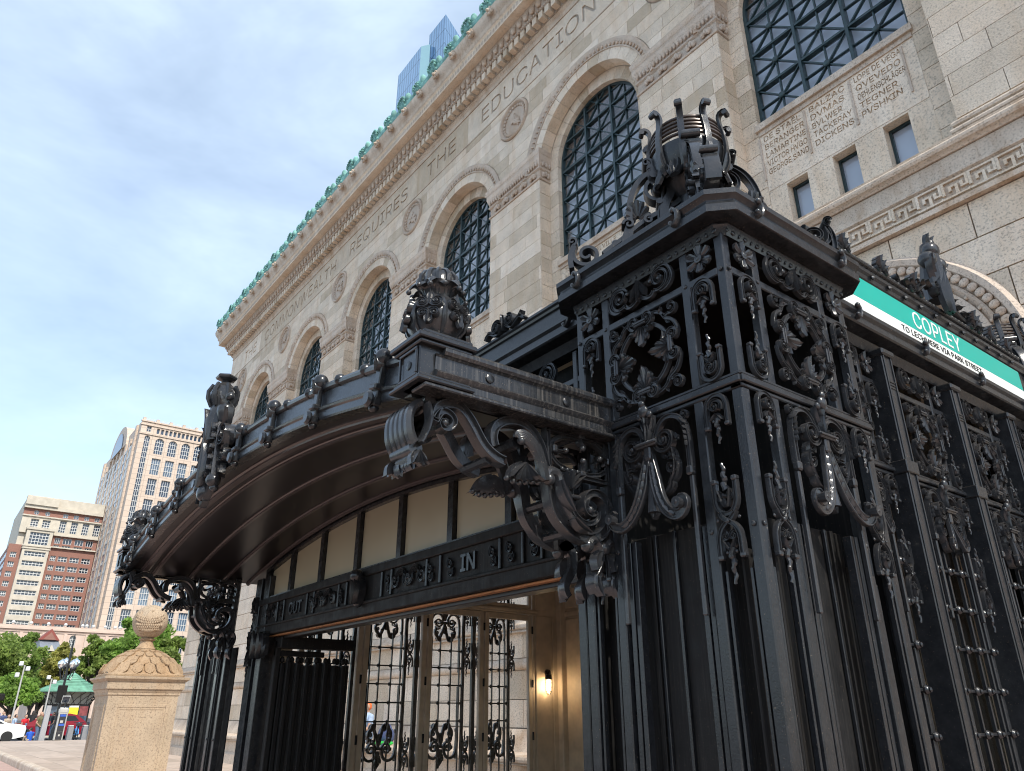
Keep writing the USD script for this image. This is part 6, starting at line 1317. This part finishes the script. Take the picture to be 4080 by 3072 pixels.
put(KO, 'cove', fixn(loft([polyring(2.9, ez-.02), polyring(2.3, ez-.2), polyring(1.95, ez-.55), polyring(1.85, ez-1.05)], False)), STN, smooth=False)
for k in range(40):
    a = k/40*2*PI; s_ = 1 if k % 2 else -1
    pts = [(np.interp(t_, [0, .35, .7, 1], [2.92, 2.34, 2.0, 1.9])*math.cos(a+s_*.32*t_), np.interp(t_, [0, .35, .7, 1], [2.92, 2.34, 2.0, 1.9])*math.sin(a+s_*.32*t_), ez-.03-1.05*t_) for t_ in np.linspace(0, 1, 7)]
    put(KO, 'eave_rib', tube(pts, .03, 5), BRONZE)
put(KO, 'wall', fixn(loft([polyring(1.85, 0), polyring(1.85, ez-1.05)])), FGL2, smooth=False); put(KO, 'wall_band', fixn(loft([polyring(1.92, ez-1.2), polyring(1.92, ez-1.03)])), BRONZE, smooth=False)
for k in range(8): q = polyring(1.9, 0)[k]; put(KO, 'post', tube([q, q+[0, 0, ez-1.1]], .07, 6), BRONZE)
YEL = pb('poster_yellow', (.75, .60, .03), .5, var=.03); DRED = pb('poster_red', (.22, .05, .05), .5, var=.4, scale=4)
for mt, y0, y1, z0, z1 in ((YEL, -.05, .72, ez-1.95, ez-1.3), (WHT, -.05, .72, ez-1.3, ez-1.15), (DRED, .82, 1.5, ez-2.0, ez-1.2), (WHT, -.8, -.3, ez-2.0, ez-1.3)): put(KO, 'poster', box(1.80, 1.84, y0, y1, z0, z1), mt)
# ================= street furniture on the terrace edge =================
LX, ls_ = -61., 61/47
LA = thing('street_lamp', 'black cast lamp post with glass globes beside a dark hanging box', 'street lamp', (LX, 6.56*ls_, -.14))
zt = lambda v: v*ls_+E+.14
put(LA, 'pole', fixn(tube([(0, 0, 0), (0, 0, .9), (0, 0, zt(1.8)), (0, 0, zt(2.9)), (0, 0, zt(3.75))], [.16, .10, .075, .07, .03], 12)), IRON); put(LA, 'base', fixn(lathe([(.22, 0), (.22, .3), (.16, .5), (.18, .7), (.1, 1.0)], 16)), IRON)
GLB = pane_mat('globe_glass', (.85, .88, .9), .15, 1.6)
for y, x in ((-.40, 0), (.26, 0), (.52, -.6), (-.1, -.6)):
    zg = zt(2.02 if x == 0 else 2.12)
    put(LA, 'arm', fixn(tube([(0, 0, zt(1.55)), (x*.6, y*.7, zt(1.5)), (x, y, zg-.25), (x, y, zg)], .035, 6)), IRON)
    put(LA, 'globe', fixn(lathe([(.08, .0), (.20, .12), (.25, .3), (.22, .45), (.10, .55), (.03, .6), (.001, .66)], 18, (x, y, zg))), GLB, smooth=True)
    put(LA, 'globe_holder', fixn(lathe([(.03, -.25), (.09, -.1), (.11, 0.02), (.08, .03)], 12, (x, y, zg))), IRON)
    put(LA, 'diffuser', fixn(lathe([(.06, .03), (.15, .12), (.18, .3), (.1, .48), (.001, .5)], 12, (x, y, zg))), WHT, smooth=True)
SBX = thing('signal_box', 'flat black cabinet hung on the lamp post below its globes', 'cabinet', (LX+.18, 6.52*ls_, zt(.83)-.14))
put(SBX, 'cabinet', cbox(-.1, .1, -.28, .28, -.53, .53, .02), IRONP); put(SBX, 'bracket', box(-.18, -.1, -.05, .05, -.2, .2), IRON)
MT = thing('parking_meter', 'grey pay station with screen, blue labels and tilted solar panel', 'parking meter', (-57.7, 5.80*57.7/40, 0))
METG = pb('meter_grey', (.42, .41, .38), .5, var=.1); BLUE = pb('label_blue', (.03, .10, .45), .5); DARK = pb('dark_panel', (.03, .03, .035), .4)
put(MT, 'cabinet', cbox(-.16, .16, -.25, .25, 0, 1.72, .04), METG); put(MT, 'head', cbox(-.19, .19, -.28, .28, 1.5, 1.86, .09), METG); put(MT, 'front_panel', box(.16, .185, -.18, .18, .5, 1.5), DARK); put(MT, 'lower_panel', box(.16, .175, -.18, .18, .05, .48), DARK)
put(MT, 'blue_label', box(.185, .195, -.16, .16, 1.36, 1.48), BLUE); put(MT, 'blue_label', box(.185, .195, -.14, .16, .83, .95), BLUE); put(MT, 'screen', box(.185, .192, -.1, .06, 1.0, 1.14), METG); put(MT, 'slot', box(.175, .19, -.05, .05, .25, .35), METG)
put(MT, 'mast', fixn(tube([(0, 0, 1.85), (0, .02, 2.2)], .04, 8)), IRON)
Ms = trimesh.transformations.rotation_matrix(-.9, (0, 1, 0)); Ms[:3, 3] = (0, -.02, 2.35)
sp_ = put(MT, 'solar_panel', tf(box(-.25, .25, -.22, .22, -.015, .015), Ms), WHT); put(sp_, 'cells', tf(box(-.22, .22, -.19, .19, -.025, .025), Ms), FGL)
top('information_slab', fixn(trimesh.creation.extrude_polygon(Polygon([(-.16, 0), (.16, 0), (.16, 2.02), (-.08, 2.02)]), .35, engine='earcut').apply_transform(mat4((0, 1, 0), (0, 0, 1), (1, 0, 0), (-59., 5.55*59/43, -.02)))), pb('slab_grey', (.33, .33, .34), .5), 'tall plain grey slab sign standing left of the pay station', 'sign')
for nm_, x, y, zt_ in (('tall grey light pole with white floodlights among the left trees', -70., 5.9, 4.3), ('thin grey light pole beside the small bright tree', -76., 7.6, 3.4), ):
    FL_ = thing('light_pole', nm_, 'light pole', (x, y*(-x)/60, -.16)); hz = zt_*(-x)/60
    put(FL_, 'pole', fixn(tube([(0, 0, 0), (0, 0, hz)], [.07, .05], 8)), METG)
    for dy, dz_ in ((-.25, .1), (.25, -.25), (-.35, -.7))[:3 if x == -70 else 2]: put(FL_, 'floodlight', cbox(-.15, .15, dy-.14, dy+.14, hz+dz_-.16, hz+dz_+.16, .04), WHT)
# ================= cars =================
RED = pb('red_paint', (.20, .008, .02), .2, spec=.6, var=.02); WPT = pb('white_paint', (.72, .72, .70), .2, spec=.6, var=.02); CGL = pb('car_glass', (.02, .025, .03), .05, spec=.8); TYRE = pb('tyre', (.02, .02, .02), .8); RIM = pb('rim', (.5, .5, .5), .3, metal=.8); LAMP = pb('tail_lamp', (.25, .01, .01), .2)
def car(label, name, loc, rz, side, glass, paint, L_, W_c, wheels, wr, grp=None):
    C = thing(name, label, 'car', loc, rz, grp)
    n = len(side); V = []
    prof = np.array(side)
    for yy, ins, sc in ((-W_c/2, 0, .97), (-W_c/2*.96, .03, 1), (0, 0, 1.03), (W_c/2*.96, .03, 1), (W_c/2, 0, .97)):
        pass
    body = Polygon(side)
    def slab(poly, hw, hw2, z_s, z_t):
        m = trimesh.creation.extrude_polygon(poly, 2*hw, engine='earcut'); m = m.subdivide().subdivide(); v = m.vertices.copy()
        x, z, t_ = v[:, 0], v[:, 1], v[:, 2]-hw; k = np.interp(z, [z_s, z_t], [1, hw2/hw]); e_ = 1-.06*(np.abs(x-L_/2)/(L_/2))**3
        return trimesh.Trimesh(np.column_stack([x-L_/2, t_*k*e_, z]), m.faces)
    put(C, 'body', fixn(slab(body, W_c/2, W_c/2*.72, .85, 1.65)), paint, smooth=45)
    for s_ in (-1, 1):
        for g_ in glass:
            put(C, 'side_window', fixn(slab(Polygon(g_), W_c/2*1.006, W_c/2*.726, .85, 1.65)) if s_ < 0 else fixn(slab(Polygon(g_).buffer(-.001), W_c/2*1.007, W_c/2*.727, .85, 1.65)), CGL, smooth=False)
        for x in wheels:
            w_ = put(C, 'wheel', fixn(tf((lathe([(wr*.62, -.1), (wr*.95, -.1), (wr, -.06), (wr, .06), (wr*.95, .1), (wr*.62, .1)], 28)[0], lathe([(wr*.62, -.1), (wr*.95, -.1), (wr, -.06), (wr, .06), (wr*.95, .1), (wr*.62, .1)], 28)[1], None), mat4((1, 0, 0), (0, 0, 1), (0, -1, 0), (x-L_/2, s_*(W_c/2-.1), wr)))), TYRE)
            sp = [fixn(lathe([(wr*.64, .05), (wr*.60, .09), (wr*.55, .05)], 24))]
            for k in range(10): a = k*PI/5; sp.append(fixn(trimesh.Trimesh(*tf(box(.02, wr*.6, -.022, .022, .05, .085), trimesh.transformations.rotation_matrix(a, (0, 0, 1)))[:2])))
            put(w_, 'rim', tf(cat(sp), mat4((1, 0, 0), (0, 0, 1), (0, -1*s_*-1 if 0 else -1, 0), (x-L_/2, s_*(W_c/2-.1)-(.03 if s_ > 0 else -.0), wr))), RIM)
    for s_ in (-1, 1): put(C, 'tail_lamp', cbox(-L_/2-.01, -L_/2+.32, s_*W_c*.36-.16, s_*W_c*.36+.16, .86, .98, .02), LAMP)
    return C
sedan = [(.05, .35), (.0, .75), (.06, .98), (.35, 1.05), (1.05, 1.12), (1.65, 1.38), (2.3, 1.44), (2.9, 1.38), (3.55, 1.05), (4.4, .93), (4.78, .75), (4.82, .35), (4.3, .22), (.6, .22)]
car('white saloon car parked at the left edge of the square', 'white_car', (-61.2, 4.4, -.16), -84, sedan, [[(1.25, 1.1), (1.72, 1.34), (2.25, 1.38), (2.25, 1.1)], [(2.33, 1.1), (2.33, 1.38), (2.85, 1.33), (3.3, 1.08)]], WPT, 4.82, 1.84, (1.0, 3.82), .34)
suv = [(.05, .4), (.0, .8), (.1, 1.1), (.25, 1.2), (.75, 1.58), (1.3, 1.68), (2.6, 1.66), (3.1, 1.5), (3.6, 1.14), (4.4, 1.0), (4.72, .8), (4.75, .4), (4.3, .26), (.6, .26)]
car('dark red crossover car parked behind the pay station and bicycles', 'red_car', (-66.5, 8.85, -.16), 274, suv, [[(.62, 1.2), (.9, 1.52), (1.7, 1.56), (1.75, 1.18)], [(1.84, 1.18), (1.8, 1.56), (2.6, 1.54), (3.2, 1.2)]], RED, 4.75, 1.86, (.95, 3.8), .36)
# ================= bicycles in docks =================
BLUEB = pb('bike_blue', (.08, .30, .65), .4); DOCK = pb('dock_grey', (.25, .25, .26), .5)
def dock(x, y, label):
    d_ = thing('bike_dock', label, 'bike dock', (x, y, -.1), 0, 'docks of the cycle hire stand')
    put(d_, 'body', fixn(loft([np.array([[-.3, -w, z], [.3, -w, z], [.3, w, z], [-.3, w, z]]) for w, z in ((.16, 0), (.15, .75), (.12, .86))])), DOCK, smooth=False); put(d_, 'cap', cbox(-.24, .24, -.14, .14, .85, .93, .03), METG)
def bike(x, y, label):
    b_ = thing('hire_bicycle', label, 'bicycle', (x, y, -.1), 0, 'blue hire bicycles'); t = np.linspace(0, 2*PI, 25)
    for xx in (-.5, .5): put(b_, 'wheel', cat([tube(np.column_stack([xx+.32*np.cos(t), 0*t, .33+.32*np.sin(t)]), .022, 6, False), tube([(xx, -.05, .33), (xx, .05, .33)], .04, 8)], True), TYRE)
    put(b_, 'frame', cat([tube([(-.5, 0, .33), (-.15, 0, .36), (.1, 0, .5), (.42, 0, .85), (.5, 0, .33)], .045, 7), tube([(-.15, 0, .36), (-.28, 0, .95)], .03, 6), tube([(.42, 0, .8), (.36, 0, 1.08)], .03, 6)], True), BLUEB)
    put(b_, 'saddle', cbox(-.42, -.16, -.08, .08, .95, 1.02, .03), DARK); put(b_, 'handlebar', tube([(.3, -.3, 1.1), (.36, 0, 1.08), (.3, .3, 1.1)], .025, 6), DARK); put(b_, 'mudguard', cat([tube([(xx+.36*math.cos(a), 0, .33+.36*math.sin(a)) for a in np.linspace(.2, 2.4, 8)], .035, 6) for xx in (-.5, .5)], True), BLUEB); put(b_, 'basket', cbox(.42, .72, -.16, .16, .85, 1.05, .02), DARK)
yb = lambda v, X_: v*X_/48.
dock(-60.5, yb(7.45, 60.5), 'grey cycle dock just right of the pay station'); dock(-60.5, yb(8.13, 60.5), 'grey cycle dock beside the stone pier')
bike(-61.0, yb(7.75, 61), 'blue hire bicycle standing between the two grey docks'); bike(-61.0, yb(8.25, 61), 'blue hire bicycle nearest the stone pier, partly behind a dock')
# ================= people =================
SKIN = pb('skin', (.42, .25, .17), .6, var=.1); HAIR = pb('dark_hair', (.025, .018, .014), .7)
def cloth(nm, c_): return pb(nm, c_, .9, var=.2, scale=9)
OLIVE, JEAN, ROYAL, REDC, BLKC, LBLUE, NAVY, BEIGE, WHC, ORG, GREEN = [cloth(n_, c_) for n_, c_ in (('olive_cloth', (.13, .12, .06)), ('denim', (.10, .15, .23)), ('royal_cloth', (.02, .09, .45)), ('red_cloth', (.5, .02, .03)), ('black_cloth', (.02, .02, .022)), ('pale_blue_cloth', (.35, .45, .60)), ('navy_cloth', (.05, .07, .16)), ('beige_cloth', (.4, .32, .24)), ('white_cloth', (.6, .6, .6)), ('orange_cloth', (.8, .16, .04)), ('green_cloth', (.02, .45, .06)))]
def hull2(a, ra, b, rb, sx=1.): 
    s0 = mf.Manifold.sphere(1, 16)
    return mf.Manifold.batch_hull([s0.scale([ra, ra*sx, ra]).translate(list(a)), s0.scale([rb, rb*sx, rb]).translate(list(b))])
def soft(parts, it=6, edge=.045):
    m = mf.Manifold.batch_boolean(parts, mf.OpType.Add).refine_to_length(edge)
    v, f, n = meshkit.arrays(m, False); t = trimesh.Trimesh(v, f); trimesh.smoothing.filter_taubin(t, iterations=it); return t
def person(label, loc, rz, shirt, legs, hair, sit=False, fists='pocket', scale=1., bulk=1., grp=None, longhair=False):
    p_ = thing('person', label, 'person', loc, rz, grp)
    s = scale; hip = .92 if not sit else .18
    k = lambda *q: tuple(np.array(q)*s)
    J_ = {'hip': k(0, 0, hip), 'ch': k(.02, 0, hip+.42), 'neck': k(.03, 0, hip+.56), 'head': k(.06, 0, hip+.70)}
    torso = [hull2(k(0, 0, hip), .15*s*bulk, k(.0, 0, hip+.22), .145*s*bulk, 1.2), hull2(k(0, 0, hip+.22), .145*s*bulk, k(.02, 0, hip+.42), .16*s*bulk, 1.25), hull2(k(.02, 0, hip+.46), .09*s, J_['neck'], .055*s)]
    arms, hands, lg = [], [], []
    for sd in (-1, 1):
        sh = k(.02, sd*.20*bulk, hip+.47); el = k(-.03, sd*.27*bulk, hip+.20) if not sit else k(.10, sd*.25, hip+.20); wr_ = k(.12, sd*.20, hip+.02) if not sit else k(.32, sd*.16, hip+.12)
        torso += [hull2(sh, .075*s, tuple((np.array(sh)+np.array(el))/2), .06*s)]
        arms += [hull2(tuple((np.array(sh)+np.array(el))/2), .05*s, el, .045*s), hull2(el, .045*s, wr_, .032*s)]
        hw = np.array(wr_); hands = arms
        palm = hw+np.array(k(.05, -sd*.02, -.02)); arms.append(hull2(wr_, .028*s, tuple(palm), .032*s))
        for f_ in range(4): b0 = palm+np.array(k(.02, (f_-1.5)*.018, -.01)); arms.append(hull2(tuple(b0), .011*s, tuple(b0+np.array(k(.035, 0, -.03))), .009*s))
        arms.append(hull2(tuple(palm), .012*s, tuple(palm+np.array(k(.03, -sd*.04, .01))), .010*s))
        h0 = k(0, sd*.09, hip-.02); kn = k(.03, sd*.11, .48) if not sit else k(.42, sd*.16, hip+.22); an = k(-.01, sd*.12, .09) if not sit else k(.5, sd*.16, .06)
        lg += [hull2(h0, .105*s*bulk, kn, .07*s), hull2(kn, .07*s, an, .05*s)]
        put(p_, 'shoe', soft([hull2(k(an[0]/s-.03, an[1]/s, .045), .045*s, k(an[0]/s+.16, an[1]/s, .035), .035*s)], 3), BLKC, smooth=True)
    hd = np.array(J_['head'])
    head = [hull2(tuple(hd+np.array(k(-.015, 0, .03))), .095*s, tuple(hd+np.array(k(.03, 0, -.05))), .065*s), hull2(tuple(J_['neck']), .052*s, tuple(hd), .05*s), hull2(tuple(hd+np.array(k(.09, 0, .0))), .014*s, tuple(hd+np.array(k(.105, 0, -.02))), .016*s)]
    for sd in (-1, 1): head.append(hull2(tuple(hd+np.array(k(-.01, sd*.092, .0))), .02*s, tuple(hd+np.array(k(-.01, sd*.09, -.02))), .015*s))
    put(p_, 'body', soft(head+arms, 4, .03), SKIN, smooth=True)
    put(p_, 'shirt', soft(torso), shirt, smooth=True); put(p_, 'trousers', soft(lg+[hull2(k(0, -.05, hip-.02), .13*s*bulk, k(0, .05, hip+.03), .14*s*bulk)]), legs, smooth=True)
    hr = [hull2(tuple(hd+np.array(k(-.035, 0, .055))), .092*s, tuple(hd+np.array(k(-.05, 0, .0))), .085*s)]
    if longhair: hr += [hull2(tuple(hd+np.array(k(-.06, 0, .03))), .13*s, tuple(hd+np.array(k(-.07, 0, -.16))), .14*s)]
    put(p_, 'hair', soft(hr, 3), hair, smooth=True)
    for sd in (-1, 1): put(p_, 'eye', ball(tuple(hd+np.array(k(.083, sd*.033, .018))), .011*s, 1), BLKC, smooth=True)
    put(p_, 'mouth', ball(tuple(hd+np.array(k(.083, 0, -.055))), 1, 1, (.01*s, .025*s, .006*s)), REDC, smooth=True)
    return p_
person('man in olive shirt and jeans standing with hands in pockets', (-59.6, 5.6*59.6/45, -.13), 60, OLIVE, JEAN, SKIN, bulk=1.22, scale=1.0)
person('child in bright blue shirt sitting low at the terrace edge', (-58.75, 5.28*58.75/44.5, -.13), 200, ROYAL, BEIGE, HAIR, sit=True, scale=.86)
person('woman with big dark hair in black seen behind the man', (-66., 5.28*66/45, .12), 150, BLKC, BLKC, HAIR, sit=False, longhair=True, scale=.9)
person('person in red sitting on the wall behind the cars', (-66., 4.98*66/45, .45), 30, REDC, JEAN, HAIR, sit=True)
person('person in pale blue sitting hunched among the crowd', (-68., 4.55*68/45, .45), 90, LBLUE, JEAN, HAIR, sit=True)
person('person in beige sitting with white bag among the crowd', (-69., 4.28*69/45, .45), 20, BEIGE, NAVY, HAIR, sit=True)
person('person in navy standing at the back of the crowd', (-72., 4.05*72/45, -.1), 0, NAVY, BLKC, HAIR)
person('person in a blue jacket at the far left behind the white car', (-70., 3.75*70/45, .1), 0, ROYAL, NAVY, HAIR)
person('person in dark clothes walking beside the lamp post', (-63.5, 6.45*63.5/47, -.13), 270, BLKC, JEAN, HAIR)
top('low_wall', cbox(-73, -71, 3.5, 12, -.2, .5, .03), STN, 'low stone wall the crowd sits on across the square', 'wall')
# traffic signal at the very left
SGL = thing('traffic_signal', 'black traffic signal with a red light at the left edge', 'traffic signal', (-44., 3.28*44/40, -.14))
put(SGL, 'housing', cbox(-.15, .15, -.22, .22, 2.25, 2.55, .04), IRONP)
REDL = usdkit.material(stage, '/World/Looks/red_signal', {'e': ('emission', {'color': (1, .05, .03), 'strength': 3.})}, [], surface='e.emission')
put(SGL, 'lens', fixn(tf((lathe([(.001, .0), (.08, .0), (.08, .02), (.001, .03)], 16)[0], lathe([(.001, .0), (.08, .0), (.08, .02), (.001, .03)], 16)[1], None), mat4((0, 1, 0), (0, 0, 1), (1, 0, 0), (.15, -.08, 2.42)))), REDL); put(SGL, 'pole', tube([(0, -.6, 0), (0, -.6, 2.4), (0, -.2, 2.4)], .06, 8), IRONP)
# ================= seen through the doors =================
bz_ = zz(-.0715)
person('person in pale hoodie with orange trim sitting on the library bench behind the doors', (-19.55, .945*D, bz_-.02), -90, LBLUE, JEAN, ORG, sit=True, scale=1.0)
top('rucksack', soft([hull2((-18.6, .94*D, bz_+.14), .17, (-18.6+.25, .94*D, bz_+.2), .20), hull2((-18.6+.1, .94*D, bz_+.25), .17, (-18.6+.2, .94*D, bz_+.36), .13)], 8), NAVY, 'navy rucksack resting on the green bag on the bench', 'rucksack', smooth=True)
top('green_bag', soft([hull2((-18.6-.1, .93*D, bz_+.04), .05, (-18.6+.5, .93*D, bz_+.04), .05, 3.)], 4), GREEN, 'bright green bag lying flat on the library bench', 'bag', smooth=True)
